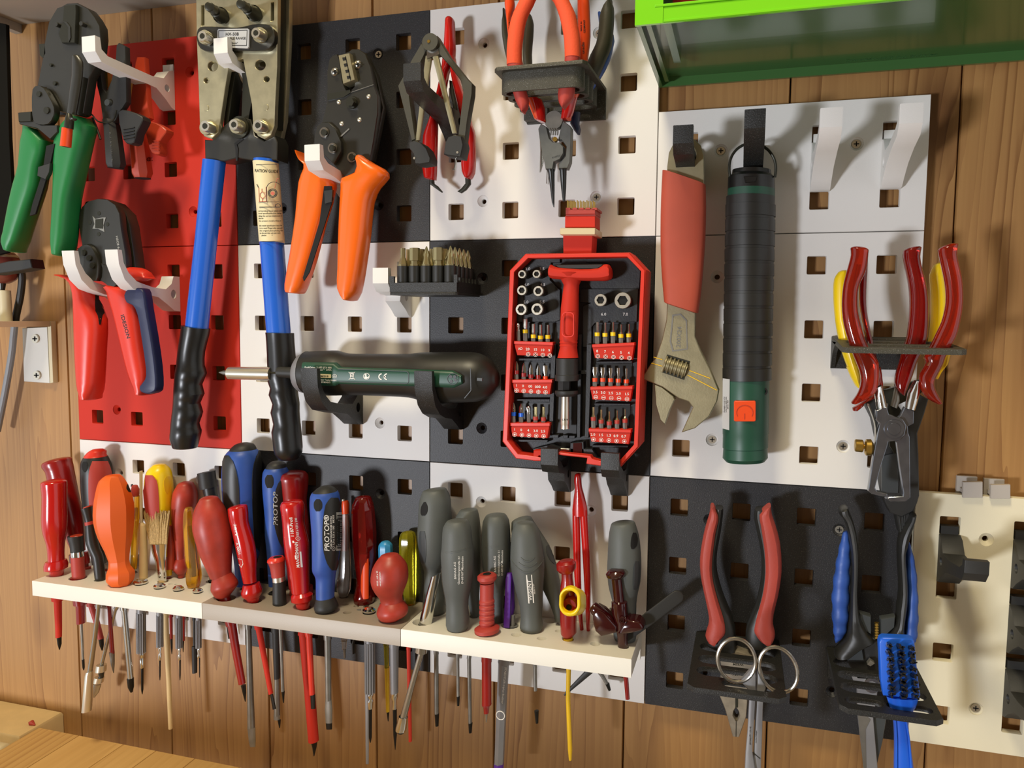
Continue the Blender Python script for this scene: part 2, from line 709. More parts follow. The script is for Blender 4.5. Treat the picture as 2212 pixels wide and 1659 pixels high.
def single(name, label, cat, geoms, material, group=None, kind=None, at=None):
    g = geoms if isinstance(geoms, list) else [geoms]
    pts = [p for v, _ in g for p in v]
    c = Vector(at) if at else sum(pts, Vector()) / len(pts)
    o = mesh_obj(name, g, material, None, c)
    o.location = c
    if label:
        o['label'] = label
    if cat:
        o['category'] = cat
    if group:
        o['group'] = group
    if kind:
        o['kind'] = kind
    return o


TEXTS = []


def text(t, s, p0, p1, hpx, material, parent, org=None, nrm=(0, -1, 0), name='print'):
    """flat print: from pixel point p0 to p1 (px, py, d), capital height hpx pixels"""
    a, b = V(*p0), V(*p1)
    cu = bpy.data.curves.new(name, 'FONT')
    cu.body = s
    cu.size = 1.0
    cu.extrude = 0.0
    cu.offset = 0.012
    cu.resolution_u = 2
    cu.materials.append(MATS[material])
    o = bpy.data.objects.new(name, cu)
    COL.objects.link(o)
    o.parent = parent
    ex = (b - a).normalized()
    ez = Vector(nrm).normalized()
    ez = (ez - ex * ez.dot(ex)).normalized()
    ey = ez.cross(ex)
    TEXTS.append((o, a - (org if org is not None else t.org), ex, ey, ez, (b - a).length, hpx * mpp(a)))
    return o


def lay_print(me, o, n):
    """lay printed letters onto the surface of the thing they are printed on"""
    from mathutils.bvhtree import BVHTree
    root = o.parent
    while root.parent is not None:
        root = root.parent
    key = root.name
    if key not in BVHS:
        vs, fs = [], []
        st = [root]
        while st:
            x = st.pop()
            st += list(x.children)
            if x.type == 'MESH' and x.name.split('.')[0] not in PRINTS:
                b = len(vs)
                vs += [v.co.copy() for v in x.data.vertices]
                fs += [tuple(i + b for i in p.vertices) for p in x.data.polygons]
        BVHS[key] = BVHTree.FromPolygons(vs, fs) if fs else None
    tree = BVHS[key]
    if tree is None:
        return
    eye = CAM - root.location
    for v in me.vertices:
        dr = (v.co - eye).normalized()
        h = tree.ray_cast(v.co - dr * .012, dr, .030)
        if h[0] is not None:
            v.co = h[0] - dr * .0002


def decal(o, org, rows, off=.0004, n=3, cols=9):
    """inlay following the surface of part o: rows of picture edge pairs, seated on the surface with a thin edge"""
    from mathutils.bvhtree import BVHTree
    tree = BVHTree.FromPolygons([v.co.copy() for v in o.data.vertices], [tuple(p.vertices) for p in o.data.polygons])
    eye = CAM - org
    grid = []
    for a, b, c, e in catmull([tuple(r[:4]) for r in rows], n):
        line_ = []
        for k in range(cols + 1):
            t = k / cols
            dr = ray(a + (c - a) * t, b + (e - b) * t).normalized()
            h = tree.ray_cast(eye, dr)
            line_.append((h[0], h[1]))
        good = [i for i, q in enumerate(line_) if q[0] is not None]
        if not good:
            continue
        for i in range(cols + 1):
            if line_[i][0] is None:
                line_[i] = line_[min(good, key=lambda g: abs(g - i))]
        grid.append(line_)
    R_, C_ = len(grid), cols + 1
    if R_ < 2:
        return [], []
    vs = [p + m * (off if m.dot(p - eye) < 0 else -off) + org for g in grid for p, m in g]
    fs = [(i * C_ + j, i * C_ + j + 1, (i + 1) * C_ + j + 1, (i + 1) * C_ + j) for i in range(R_ - 1) for j in range(C_ - 1)]
    rim = [(0, j) for j in range(C_)] + [(i, C_ - 1) for i in range(1, R_)] + [(R_ - 1, j) for j in range(C_ - 2, -1, -1)] + [(i, 0) for i in range(R_ - 2, 0, -1)]
    b = len(vs)
    vs += [grid[i][j][0] - grid[i][j][1] * (off if grid[i][j][1].dot(grid[i][j][0] - eye) < 0 else -off) + org for i, j in rim]
    L = len(rim)
    for k in range(L):
        i, j = rim[k]
        i2, j2 = rim[(k + 1) % L]
        fs.append((i * C_ + j, i2 * C_ + j2, b + (k + 1) % L, b + k))
    return vs, fs


BVHS = {}
PRINTS = {'lettering', 'print_lines', 'print_diagram', 'print_bar', 'logo_bar', 'size_symbols', 'label_border', 'label_numbers', 'approval_marks', 'ce_mark', 'lozenge_mark', 'barcode', 'panel_edge', 'print'}


def place_texts():
    bpy.context.view_layer.update()
    dg = bpy.context.evaluated_depsgraph_get()
    for o, a, ex, ey, ez, ln, h in TEXTS:
        w = max(o.dimensions.x, 1e-6)
        sx, sy = ln / w, h / .70
        if sx > 1.25 * sy:
            a = a + ex * (ln - 1.1 * sy * w) / 2
            sx = 1.1 * sy
        m = Matrix(((ex.x * sx, ey.x * sy, ez.x * sx, a.x), (ex.y * sx, ey.y * sy, ez.y * sx, a.y), (ex.z * sx, ey.z * sy, ez.z * sx, a.z), (0, 0, 0, 1)))
        me = bpy.data.meshes.new_from_object(o.evaluated_get(dg))
        me.name = 'lettering'
        me.transform(m)
        lay_print(me, o, ez)
        q = bpy.data.objects.new('lettering', me)
        COL.objects.link(q)
        q.parent = o.parent
    for it in TEXTS:
        bpy.data.objects.remove(it[0])
# ================================================================== setting: plank wall
mat('floor_brown', '#a09078', .6)
mat('ceiling_pale', '#b8a27c', .7)
mat('room_brown', '#8a7258', .7)
WALL = bpy.data.objects.new('wall_back', None)
COL.objects.link(WALL)
WALL['kind'] = 'structure'
for k in range(-7, 12):
    u0, u1 = 1.93 + 2.42 * k, 1.93 + 2.42 * (k + 1)
    g = slab([(u0 * .04 + .0004, -.72), (u1 * .04 - .0004, -.72), (u1 * .04 - .0004, .20), (u0 * .04 + .0004, .20)], [],
             lambda x, z, h: Vector((x, h, z)), .010, .026, .0012, 1)
    c = Vector(((u0 + u1) * .02, .010, -.3))
    o = mesh_obj('plank', g, 'pine', WALL, c)
    o.location = c
mesh_obj('backing', box3(-.66, 1.26, .0262, .030, -.72, .20), 'hole_dark', WALL)

for nm, g, m in (('floor', box3(-1.8, 2.6, -2.6, .03, -1.50, -1.45), 'floor_brown'), ('ceiling', box3(-1.8, 2.6, -2.6, .03, 1.10, 1.15), 'ceiling_pale'), ('wall_front', box3(-1.8, 2.6, -2.65, -2.6, -1.45, 1.10), 'room_brown')):
    o = mesh_obj(nm, g, m)
    o['kind'] = 'structure'

# ================================================================== pegboard tiles
HH = .14      # half of a square hole, in pitches


def tile(label, u0, v0, nu, nv, material, screws=(), missing=()):
    """square-holed 3D printed tile; screws: (iu, iv) countersinks that carry a screw"""
    t = Thing('pegboard_tile', label, 'pegboard tile', uvw(u0 + nu / 2, v0 + nv / 2), 'square-holed pegboard tiles')
    P = .04
    e = .00025
    outer = [(u0 * P + e, -v0 * P - e), ((u0 + nu) * P - e, -v0 * P - e), ((u0 + nu) * P - e, -(v0 + nv) * P + e), (u0 * P + e, -(v0 + nv) * P + e)]
    holes = []
    for i in range(nu):
        for j in range(nv):
            cx, cz = (u0 + i + .5) * P, -(v0 + j + .5) * P
            h = HH * P
            holes.append([(x, z) for x, z in rrect(cx - h, cz - h, cx + h, cz + h, .0007, 2)])
    cs = [(u0 + a, v0 + b) for a in (1, 3) for b in (.67, 3.33) if a < nu and b < nv]
    R0 = .0039
    sink = [[(cx * P + R0 * math.cos(2 * math.pi * k / 16), -cz * P + R0 * math.sin(2 * math.pi * k / 16)) for k in range(16)] for cx, cz in cs]
    mp = lambda x, z, h: Vector((x, h, z))
    g = [slab(outer, holes + sink, mp, 0.0, .005, .0004, 1)]
    for cx, cz in cs:            # countersink cone with the narrow bore
        rs = []
        for r, y in ((R0 - .00001, .0004), (.0017, .0026), (.0017, .0052)):
            rs.append([Vector((cx * P + r * math.cos(2 * math.pi * k / 16), y, -cz * P + r * math.sin(2 * math.pi * k / 16))) for k in range(16)])
        g.append(rings(rs, False, False))
    t.part('panel', g, material)
    for a, b in screws:
        c = Vector(((u0 + a) * P, 0, -(v0 + b) * P))
        hd = rings([[c + Vector((r * math.cos(2 * math.pi * k / 14), y, r * math.sin(2 * math.pi * k / 14))) for k in range(14)] for r, y in ((.0018, .0030), (.0027, .0013), (.0025, .0008))])
        s = t.part('screw', hd, 'nickel')
        arms = [box3(c.x - w, c.x + w, .0005, .00078, c.z - q, c.z + q) for w, q in ((.0015, .0003), (.0003, .0015))]
        t.part('cross_slot', arms, 'hole_dark', s)
    return t


tile('upper of the two red pegboard tiles, behind the green crimper', 0, 0, 4, 4, 'red_print')
tile('lower red pegboard tile, behind the red and blue ferrule crimper', 0, 4, 4, 4, 'red_print')
tile('white pegboard tile at the bottom left, behind the first screwdriver shelf', 0, 8, 4, 4, 'white_print')
tile('dark grey pegboard tile behind the orange handled crimper', 4, 0, 4, 4, 'dark_print', [(3, .67)])
tile('cream white pegboard tile behind the cordless screwdriver', 4, 4, 4, 4, 'white_print')
tile('dark grey pegboard tile behind the taupe screwdriver shelf', 4, 8, 4, 4, 'dark_print')
tile('white pegboard tile behind the rack of orange handled pliers', 8, 0, 4, 4, 'white_print', [(3, .67), (3, 3.33)])
tile('dark grey pegboard tile behind the open red bit case', 8, 4, 4, 4, 'dark_print')
tile('white pegboard tile behind the grey handled screwdrivers', 8, 8, 4, 4, 'white_print')
tile('half-height white pegboard tile with two empty white hooks', 12, 2, 4, 2, 'white_print', [(1, .67), (3, .67)])
tile('white pegboard tile behind the adjustable wrench and the torch', 12, 4, 4, 4, 'white_print', [(1, 3.33), (3, 3.33)])
tile('dark grey pegboard tile behind the red handled pliers and the scissors', 12, 8, 4, 4, 'dark_print', [(3, .67)])
tile('cream pegboard tile carrying the empty black hooks', 16.06, 7.97, 4, 4, 'cream_print', [(1, 3.33)])


# ================================================================== hooks
def s_hook(label, u, v, T, material, drop=0.0, w=.0115, group=None, lip=.0065):
    x, z0 = u * .04, -v * .04
    q = [(.0002, 0), (.006, -.002), (.012, -.009), (.024, -.0085 - drop * .4), (T - .011, -.004 - drop), (T - .0055, -.001 - drop), (T - .0045, lip - drop),
         (T, lip - drop), (T, -.004 - drop), (T - .005, -.0095 - drop), (T - .020, -.013 - drop * .6), (.020, -.0185), (.010, -.0245), (.004, -.0292), (.0002, -.030)]
    prof = [(-d, z0 + dz) for d, dz in q]
    hole = [(-.0085 + .0028 * math.cos(2 * math.pi * k / 12), z0 - .0155 + .0028 * math.sin(2 * math.pi * k / 12)) for k in range(12)]
    g = slab(prof, [hole], lambda a, b, h: Vector((h, a, b)), x - w / 2, x + w / 2, .0004, 1)
    peg = box3(x - .0048, x + .0048, -.0002, .0048, z0 - .0012, z0 - .0002 + .0052)
    return single('tool_hook', label, 'hook', [g, peg], material, group, at=(x, 0, z0 - .015))


def j_hook(label, u, v, T, material, rise=.0, w=.0115, group=None):
    x, z0 = u * .04, -v * .04
    q = [(.0002, 0), (.007, 0), (.0095, -.006), (.016, -.0105), (.030, -.0095), (T - .018, -.006), (T - .010, 0), (T - .0055, .007), (T - .004, .016 + rise),
         (T, .016 + rise), (T - .001, .006), (T - .006, -.005), (T - .014, -.0115), (.036, -.0150), (.024, -.0170), (.014, -.0225), (.007, -.0268), (.0002, -.0275)]
    prof = [(-d, z0 + dz) for d, dz in q]
    hole = [(-.0075 + .0029 * math.cos(2 * math.pi * k / 14), z0 - .0140 + .0036 * math.sin(2 * math.pi * k / 14)) for k in range(14)]
    g = slab(prof, [hole], lambda a, b, h: Vector((h, a, b)), x - w / 2, x + w / 2, .0004, 1)
    return single('tool_hook', label, 'hook', [g], material, group, at=(x, 0, z0 - .012))


GH = 'straight printed hooks in the pegboard'
s_hook('white hook at the top left holding the green crimper', 2.5, .62, .078, 'white_print', .006, group=GH)
s_hook('white hook in front of the large blue handled crimper', 4.52, .62, .0440, 'white_print', .003, group=GH)
s_hook('white hook between the orange handles of the crimper', 6.5, 2.62, .0577, 'white_print', .003, group=GH)
s_hook('white hook under the black bit tray', 7.5, 4.62, .0390, 'white_print', .003, group=GH)
s_hook('black hook left under the open red bit case', 10.5, 7.62, .0415, 'black_print', group=GH)
s_hook('black hook right under the open red bit case', 11.5, 7.62, .0454, 'black_print', group=GH)
s_hook('black hook through the eye of the adjustable wrench', 12.5, 2.62, .050, 'black_print', .003, group=GH)
s_hook('black hook in the wire ring of the torch', 13.5, 2.62, .056, 'black_print', -.002, group=GH)
s_hook('black hook carrying the black hinged caliper with brass arms', 8.5, 1.62, .0765, 'black_print', .003, group=GH)
s_hook('left one of the two empty white hooks under the green crate', 14.5, 2.62, .0566, 'white_print', group=GH)
s_hook('empty white hook nearest the top right tile edge', 15.5, 2.62, .0551, 'white_print', group=GH)
GK = 'empty black hooks on the cream tile'
s_hook('single empty black hook beside the blue handled shears', 16.56, 8.60, .060, 'black_soft', .002, .0118, GK, .0030)
for k, w in enumerate(('topmost', 'middle', 'lowest')):
    s_hook('%s empty black hook cut by the right picture edge' % w, 17.56, 8.60 + k, .060, 'black_soft', .002, .0118, GK, .0030)
GJ = 'curled printed hooks'
j_hook('white curled hook in front of the right red crimper handle', 2.5, 4.60, .0640, 'white_print', group=GJ)
j_hook('white curled hook in front of the left red crimper handle', 1.5, 4.60, .0630, 'white_print', group=GJ)
j_hook('black curled hook under the front end of the cordless screwdriver', 6.5, 6.68, .0655, 'black_print', .002, .0125, GJ)
j_hook('black curled hook under the rear end of the cordless screwdriver', 8.5, 6.68, .0600, 'black_print', .002, .0125, GJ)

# ================================================================== bench, overhead shelf, lamp fittings at the left edge
ZB = -.5725
seams = [-.97, .12, 1.28, 2.10, 3.05, 4.1, 5.1, 6.2, 7.2]
bench = Thing('workbench', 'pale beech workbench top of glued strips below the wall', 'workbench', (.1, -.1, ZB), kind='structure')
for a, b in zip(seams, seams[1:]):
    c = Vector(((a + b) * .02, -.2, ZB))
    o = mesh_obj('plank', hslab([(a * .04 + .0002, -.60), (b * .04 - .0002, -.60), (b * .04 - .0002, -.0165), (a * .04 + .0002, -.0165)], [], ZB, ZB - .03, .0006), 'beech', bench.o, c)
    o.location = c - bench.org
led = single('wall_ledge', 'pale wooden ledge running along the wall left of the bench', 'ledge',
             hslab([(-.30, -.035), (-.0395, -.035), (-.0395, .0095), (-.30, .0095)], [], ZB + .001, ZB - .03, .002), 'wood_pale')
single('wooden_dowel', 'pale round stick lying at the left end of the bench', 'dowel', bar3((-.30, -.052, ZB - .006), (-.0396, -.050, ZB - .006), .0085, c0=.3, c1=.3, sides=16), 'bone')
p = Pz(68, 1567, ZB)
single('plastic_scrap', 'small red plastic scrap lying on the wooden ledge', 'scrap', tube3([(p + Vector((-.004, .001, .0016)), Vector((0, 1, 0)), Vector((0, 0, 1)), .0006, .0006), (p + Vector((0, 0, .0024)), Vector((0, 1, 0)), Vector((0, 0, 1)), .0028, .0022), (p + Vector((.005, -.001, .0018)), Vector((0, 1, 0)), Vector((0, 0, 1)), .0006, .0006)], 8, c0=.5, c1=.5), 'red_soft')
oh = Thing('overhead_shelf', 'grey shelf board along the wall above the crimpers', 'shelf', (.1, -.02, .0285))
oh.part('board', box3(-1.36 * .04, .46, -.052, .0098, .0285, .046), 'shelf_grey')
oh.part('end_strip', box3(-1.36 * .04 - .007, -1.36 * .04 - .0002, -.052, .0098, .0215, .046), 'shelf_grey')

lamp = Thing('desk_lamp', 'black lamp post standing upright at the left picture edge', 'lamp', V(6, 300, .03))
lamp.part('post', plate([(-40, 40), (13, 52), (20, 300), (27, 430), (16, 545), (-40, 560)], .030, .003, bevel=.0006), 'post_dark')
lamp.part('backplate', plate([(-40, 400), (10, 405), (14, 540), (-40, 556)], .026, .004), 'post_dark')
br = Thing('lamp_bracket', 'cream angle bracket screwed to the planks at the left', 'bracket', V(80, 760, 0))
br.part('wall_plate', plate(s1((165, 790), (352, 782), (372, 1203), (178, 1190)), -.0062, .0036, bevel=.0006), 'aluminium')
br.part('flange', plate(s1((353, 745), (381, 740), (398, 1198), (373, 1204)), -.0050, .0048, bevel=.0006), 'enamel')
p, q = V(*s1((160, 744))[0], -.0062), V(*s1((380, 740))[0], -.0062)
br.part('arm', box3(p.x - .004, q.x, -.085, .0098, q.z - .0046, q.z), 'enamel')
for cx, cy in ((258, 870), (270, 1143)):
    q = s1((cx, cy))[0]
    sc = br.part('screw', [disc(q[0], q[1], 9.5, -.0046, .0016, 16, .2)], 'nickel')
    br.part('cross_slot', [plate(rrect(q[0] - 5, q[1] - 1.3, q[0] + 5, q[1] + 1.3), -.0044, .0004), plate(rrect(q[0] - 1.3, q[1] - 5, q[0] + 1.3, q[1] + 5), -.0044, .0004)], 'hole_dark', sc)
kn = Thing('clamp_knob', 'dark wing knob with a reddish ball on a cream post', 'knob', V(20, 690, .02))
kn.part('post', rib(s1((-20, 506, 84, 512), (-14, 600, 90, 600), (-8, 752, 98, 748)), .012, 1.0, c0=.05), 'enamel')
kn.part('stem', rib(s1((-16, 440, 50, 452), (-10, 510, 38, 510)), .012), 'black_metal')
kn.part('ball', rib(s1((-80, 455, 70, 458), (-110, 420, 128, 430), (-120, 370, 150, 372), (-120, 300, 160, 290), (-110, 240, 120, 232), (-60, 205, 60, 205)), .012, .8, n=2), 'knob_red')
kn.part('wing', plate(s1((-60, 318), (60, 290), (225, 274), (241, 342), (160, 360), (-60, 392)), .034, .012, bevel=.0015, seg=2), 'black_soft')
kn.part('cap', rib(s1((-110, 200, 60, 175), (-110, 250, 150, 265)), .012, .8, c0=.4), 'enamel')
cb = Thing('power_cable', 'grey lamp cable hanging down past the cream bracket', 'cable', V(30, 700, .005))
cb.part('sleeve', path([q + (.006 - .001 * i,) for i, q in enumerate(s1((160, 375), (165, 430), (150, 560), (122, 690), (115, 745)))], 7.5, n=4), 'black_soft', label='dark upper stretch of the cable')
cb.part('cord', path([q + (.002,) for q in s1((112, 742), (100, 860), (85, 1000), (40, 1260), (0, 1460), (-20, 1560))], 7, n=4), 'cable_grey')
# ================================================================== screwdriver shelves
ZT, ZU = -.4264, -.4384
SHAFTS = []        # (x, y, r, shelf index) bores that the shelves get


def rr(zf, *rows):
    return zf(*rows_xy(*rows))


DECALS = ('hang_hole', 'grip_panel', 'left_grip', 'right_grip', 'oval_inlay', 'grip_ridge')


def clampz(g, z=ZT + .0002):
    return [Vector((v.x, v.y, max(v.z, z))) for v in g[0]], g[1]


def mid(r):
    return ((r[0] + r[2]) / 2, (r[1] + r[3]) / 2)


def bore(p, q, r):
    """straight shaft from p to q: note the bore where it crosses the shelf"""
    if abs(p.z - q.z) < 1e-6:
        return
    t = (p.z + .4324) / (p.z - q.z)
    c = p.lerp(q, t)
    tilt = math.hypot(q.x - p.x, q.y - p.y) / abs(p.z - q.z) * .006
    SHAFTS.append((c.x, c.y, r + tilt + .0008))


def driver(label, contact, d, handle, shaft, name='screwdriver', cat='screwdriver', group='screwdrivers on the shelves', base=None):
    """handle / shaft: lists of (part, rows, material, options); d: distance of the axis from the boards"""
    p0 = V(contact[0], contact[1], d)
    p0 = Vector((p0.x, p0.y, ZT))
    t = Thing(name, label, cat, p0, group)
    t.d = d
    for it in handle:
        nm, rows, m = it[:3]
        kw = dict(it[3]) if len(it) > 3 else {}
        par = kw.pop('parent', None)
        lab = kw.pop('label', None)
        if nm in DECALS:
            t.part(nm, decal(t.handle, t.org, rows, .0006 if nm != 'hang_hole' else .0002, kw.get('n', 3)), m, None, lab)
            continue
        t.last = t.part(nm, clampz(rib(rows, kw.pop('d', d), **kw)), m, getattr(t, par) if par else None, lab)
        if nm in ('handle', 'body'):
            t.handle = t.last
    first = True
    for it in shaft:
        nm, rows, m = it[:3]
        kw = dict(it[3]) if len(it) > 3 else {}
        lab = kw.pop('label', None)
        rows = list(rows)
        g = []
        if first:
            a, c = mid(rows[0])
            w = V(rows[0][0], rows[0][1], d) - V(rows[0][2], rows[0][3], d)
            hw = w.length / 2
            q = V(a, c, d)
            if kw.pop('bore', True):
                bore(p0, q, hw)
            g.append(bar3(p0 + Vector((0, 0, .0008)), q + (q - p0).normalized() * .0004, hw, ratio=kw.get('ratio', 1.0)))
            first = False
        kw.pop('bore', None)
        g.append(rib(rows, kw.pop('d', d), **kw))
        t.part(nm, g, m, None, lab)
    return t


def tip(zf, *rows):
    return rr(zf, *rows)


def shelf_text(t, s, a, b, h, m, rpx, par=None):
    """print on a handle whose half width is rpx pixels"""
    c = V(a[0], a[1], t.d)
    dd = t.d + rpx * mpp(c) + .0003
    return text(t, s, (a[0], a[1], dd), (b[0], b[1], dd), h, m, par or t.handle)


R3, R4, R5, R7, R8 = (lambda *r: rr(r3, *r)), (lambda *r: rr(r4, *r)), (lambda *r: rr(r5, *r)), (lambda *r: rr(r7, *r)), (lambda *r: rr(r8, *r))
H = dict(n=3, c0=.35)
# ---------------------------------------------------------------- left shelf
driver('red insulated screwdriver at the left end of the shelf, taller and behind the other', (187, 1236), .0125,
       [('handle', r3((226, 300, 540, 225), (228, 330, 545, 260), (262, 375, 556, 310), (278, 440, 575, 420), (330, 600, 608, 590), (385, 760, 640, 740), (430, 900, 660, 880), (480, 1060, 668, 1040), (530, 1160, 672, 1150)), 'red_dark', dict(n=2, c0=.25)),
        ('collar', r3((495, 1180, 700, 1170), (500, 1250, 720, 1250), (560, 1280, 715, 1280)), 'red_dark', dict(c0=.1)),
        ('ferrule', r3((560, 1280, 700, 1280), (575, 1380, 710, 1380)), 'red_dark')],
       [('shaft', R7((440, 655, 705), (560, 695, 745), (690, 728, 778)), 'red_soft'), ('blade', R7((685, 732, 776), (740, 742, 778), (778, 758, 768)), 'tip_black', dict(c1=.2))])
driver('bright red insulated screwdriver at the left end of the shelf, in front', (121, 1240), .0345,
       [('handle', R3((470, 214, 490), (510, 218, 492), (600, 226, 492), (720, 224, 494), (850, 222, 498), (960, 235, 492), (1080, 272, 468), (1180, 284, 462), (1255, 286, 464)), 'red_gloss', dict(n=3, c0=.28, sides=20)),
        ('collar', R3((1248, 262, 486), (1290, 244, 502), (1330, 246, 500), (1345, 290, 462)), 'red_gloss', dict(c0=.05, sides=20)),
        ('ferrule', R3((1335, 300, 460), (1412, 304, 456)), 'red_gloss')],
       [('shaft', R7((400, 398, 464), (600, 410, 466), (678, 412, 465)), 'red_print'), ('blade', R7((672, 420, 462), (730, 428, 462), (772, 440, 448)), 'tip_black', dict(c1=.2))])
driver('short red nut driver with a black flared top beside the front red screwdriver', (167, 1248), .0345,
       [('body', R3((1208, 514, 660), (1300, 520, 664), (1448, 530, 672)), 'red_soft'),
        ('ring', R3((1160, 512, 655), (1185, 512, 658), (1210, 516, 660)), 'chrome'),
        ('neck', R3((1000, 480, 650), (1040, 488, 650), (1090, 505, 652), (1160, 512, 655)), 'black_soft', dict(n=2)),
        ('cap_disc', R3((996, 512, 640), (1004, 505, 648)), 'rust_red')],
       [('sleeve', R7((430, 562, 640), (575, 568, 640)), 'red_dark'), ('shaft', R7((575, 596, 618), (845, 610, 630)), 'steel_dull'), ('bit', R7((845, 608, 632), (905, 614, 634), (925, 622, 630)), 'tip_black')],
       'nut_driver', 'nut driver')
driver('tall red and black soft grip screwdriver behind the orange one', (226, 1222), .0125,
       [('handle', R3((215, 640, 895), (260, 618, 915), (330, 610, 940), (500, 615, 950), (690, 632, 950), (900, 670, 930), (1100, 700, 900), (1280, 730, 880)), 'black_rubber', dict(n=3, c0=.0, sides=20)),
        ('crown', R3((140, 730, 850), (160, 690, 880), (195, 655, 880), (218, 642, 893)), 'red_plier', dict(c0=.1, n=2)),
        ('grip_panel', r3((735, 260, 885, 260), (705, 360, 920, 360), (698, 500, 935, 500), (705, 700, 930, 700), (740, 900, 900, 900)), 'red_soft', dict(d=.0170, n=3, ratio=.85)),
        ('hang_hole', R3((265, 645, 680), (300, 630, 692), (340, 636, 685), (370, 655, 670)), 'hole_dark', dict(d=.0235, ratio=.3))],
       [('shaft', R7((450, 800, 830), (800, 818, 858)), 'red_dark'), ('bit', R7((790, 812, 858), (880, 826, 858), (945, 845, 852)), 'steel_dull')])
driver('black nut driver with a red ring leaning behind the orange screwdriver', (216, 1254), .0335,
       [('handle', r3((618, 745, 738, 700), (640, 800, 742, 760), (658, 862, 748, 845), (660, 900, 758, 885), (662, 1000, 780, 990), (668, 1080, 800, 1060), (695, 1150, 815, 1130), (730, 1220, 845, 1200), (745, 1340, 862, 1330), (760, 1472, 870, 1462)), 'black_rubber', dict(n=2)),
        ('ring', r3((655, 868, 752, 850), (657, 900, 760, 882)), 'red_soft', dict(ratio=1.04)),
        ('cap_disc', r3((645, 722, 735, 690), (640, 735, 738, 702)), 'rust_red')],
       [('shaft', R7((450, 718, 754), (700, 686, 726), (940, 648, 694)), 'steel'), ('socket', R7((935, 640, 700), (960, 630, 700), (1140, 612, 698), (1230, 604, 690)), 'nickel', dict(sides=18))],
       'nut_driver', 'nut driver')
driver('large orange screwdriver with a faceted handle', (261, 1266), .0375,
       [('handle', R3((400, 860, 1020), (450, 795, 1065), (560, 762, 1122), (700, 738, 1160), (850, 740, 1164), (1000, 782, 1150), (1140, 850, 1120), (1250, 892, 1108)), 'orange_driver', dict(n=2, c0=.12, sides=8, twist=.2)),
        ('flare', R3((1240, 892, 1106), (1310, 890, 1120), (1370, 866, 1166), (1440, 868, 1162), (1478, 900, 1140), (1530, 925, 1110)), 'orange_driver', dict(n=2, sides=8, twist=.2)),
        ('hang_hole', R3((490, 1080, 1112), (530, 1074, 1120), (565, 1096, 1118)), 'hole_dark', dict())],
       [('shaft', R7((470, 904, 950), (990, 952, 1000)), 'steel'), ('blade', R7((985, 944, 1002), (1050, 952, 1003), (1090, 972, 992)), 'tip_black')])
driver('small amber screwdriver with a red cap half hidden behind the orange one', (292, 1236), .0105,
       [('handle', R3((600, 1150, 1215), (900, 1130, 1205), (1150, 1110, 1200), (1335, 1110, 1180)), 'amber', dict(sides=8)),
        ('cap', R3((505, 1125, 1190), (540, 1118, 1206), (590, 1130, 1205), (610, 1140, 1200)), 'red_soft', dict(c0=.4)),
        ('button', R3((488, 1118, 1140), (512, 1116, 1142)), 'black_soft')],
       [('shaft', R7((465, 852, 880), (885, 743, 775)), 'steel', dict(bore=False)),
        ('slide_ring', r7((715, 880, 800, 890), (706, 925, 798, 938)), 'nickel'), ('spring', r7((728, 935, 782, 945), (738, 965, 778, 970), (722, 985, 775, 990)), 'black_metal'),
        ('lower_ring', r7((704, 968, 782, 985), (690, 1005, 776, 1022)), 'nickel'),
        ('jaw', r7((690, 1025, 758, 1035), (682, 1070, 740, 1090), (686, 1125, 708, 1130)), 'steel', dict(ratio=.5))],
       'holding_screwdriver', 'screwdriver')
driver('pale wooden stick with a thin upper end beside the orange screwdriver', (309, 1247), .0190,
       [('handle', R3((870, 1204, 1242), (890, 1198, 1262), (920, 1196, 1280), (1100, 1198, 1286), (1300, 1198, 1290), (1440, 1196, 1290)), 'wood_pale', dict(n=2)),
        ('thin_end', R3((356, 1202, 1236), (600, 1204, 1236), (875, 1205, 1240)), 'bone')],
       [], 'wooden_stick', 'stick')
driver('yellow screwdriver with red soft panels standing behind the paint brush', (363, 1238), .0125,
       [('handle', R3((300, 1330, 1470), (345, 1278, 1515), (420, 1252, 1538), (560, 1246, 1550), (720, 1262, 1545), (900, 1320, 1535), (1060, 1370, 1540), (1200, 1410, 1530)), 'yellow', dict(n=3, c0=.25, sides=20)),
        ('grip_panel', R3((400, 1250, 1330), (450, 1232, 1375), (550, 1228, 1392), (700, 1242, 1400), (780, 1262, 1402), (860, 1300, 1400)), 'red_soft', dict(d=.0185, n=2, ratio=.8)),
        ('lower_grip', R3((900, 1465, 1540), (1100, 1470, 1562), (1330, 1470, 1562)), 'rust_red'),
        ('ring', R3((1335, 1466, 1530), (1396, 1470, 1528)), 'yellow_dirty'),
        ('hang_hole', R3((410, 1470, 1510), (460, 1445, 1518), (540, 1452, 1500), (580, 1470, 1485)), 'yellow_dirty', dict(d=.0235, ratio=.25))],
       [('shaft', R7((525, 1262, 1290), (690, 1268, 1292)), 'red_dark'), ('bit', R7((690, 1270, 1290), (760, 1274, 1290), (805, 1280, 1286)), 'tip_black')])
t = driver('flat paint brush standing with its pale bristles up', (351, 1253), .0205,
           [('ferrule', R3((1080, 1312, 1480), (1140, 1322, 1474), (1200, 1338, 1468), (1260, 1360, 1468), (1360, 1376, 1470), (1466, 1390, 1474)), 'chrome', dict(n=2, ratio=.42))],
           [('handle', R7((515, 1214, 1260), (700, 1222, 1266), (1000, 1240, 1280), (1360, 1256, 1292)), 'wood_pale', dict(c1=.5))],
           'paint_brush', 'paint brush')
hairs = []
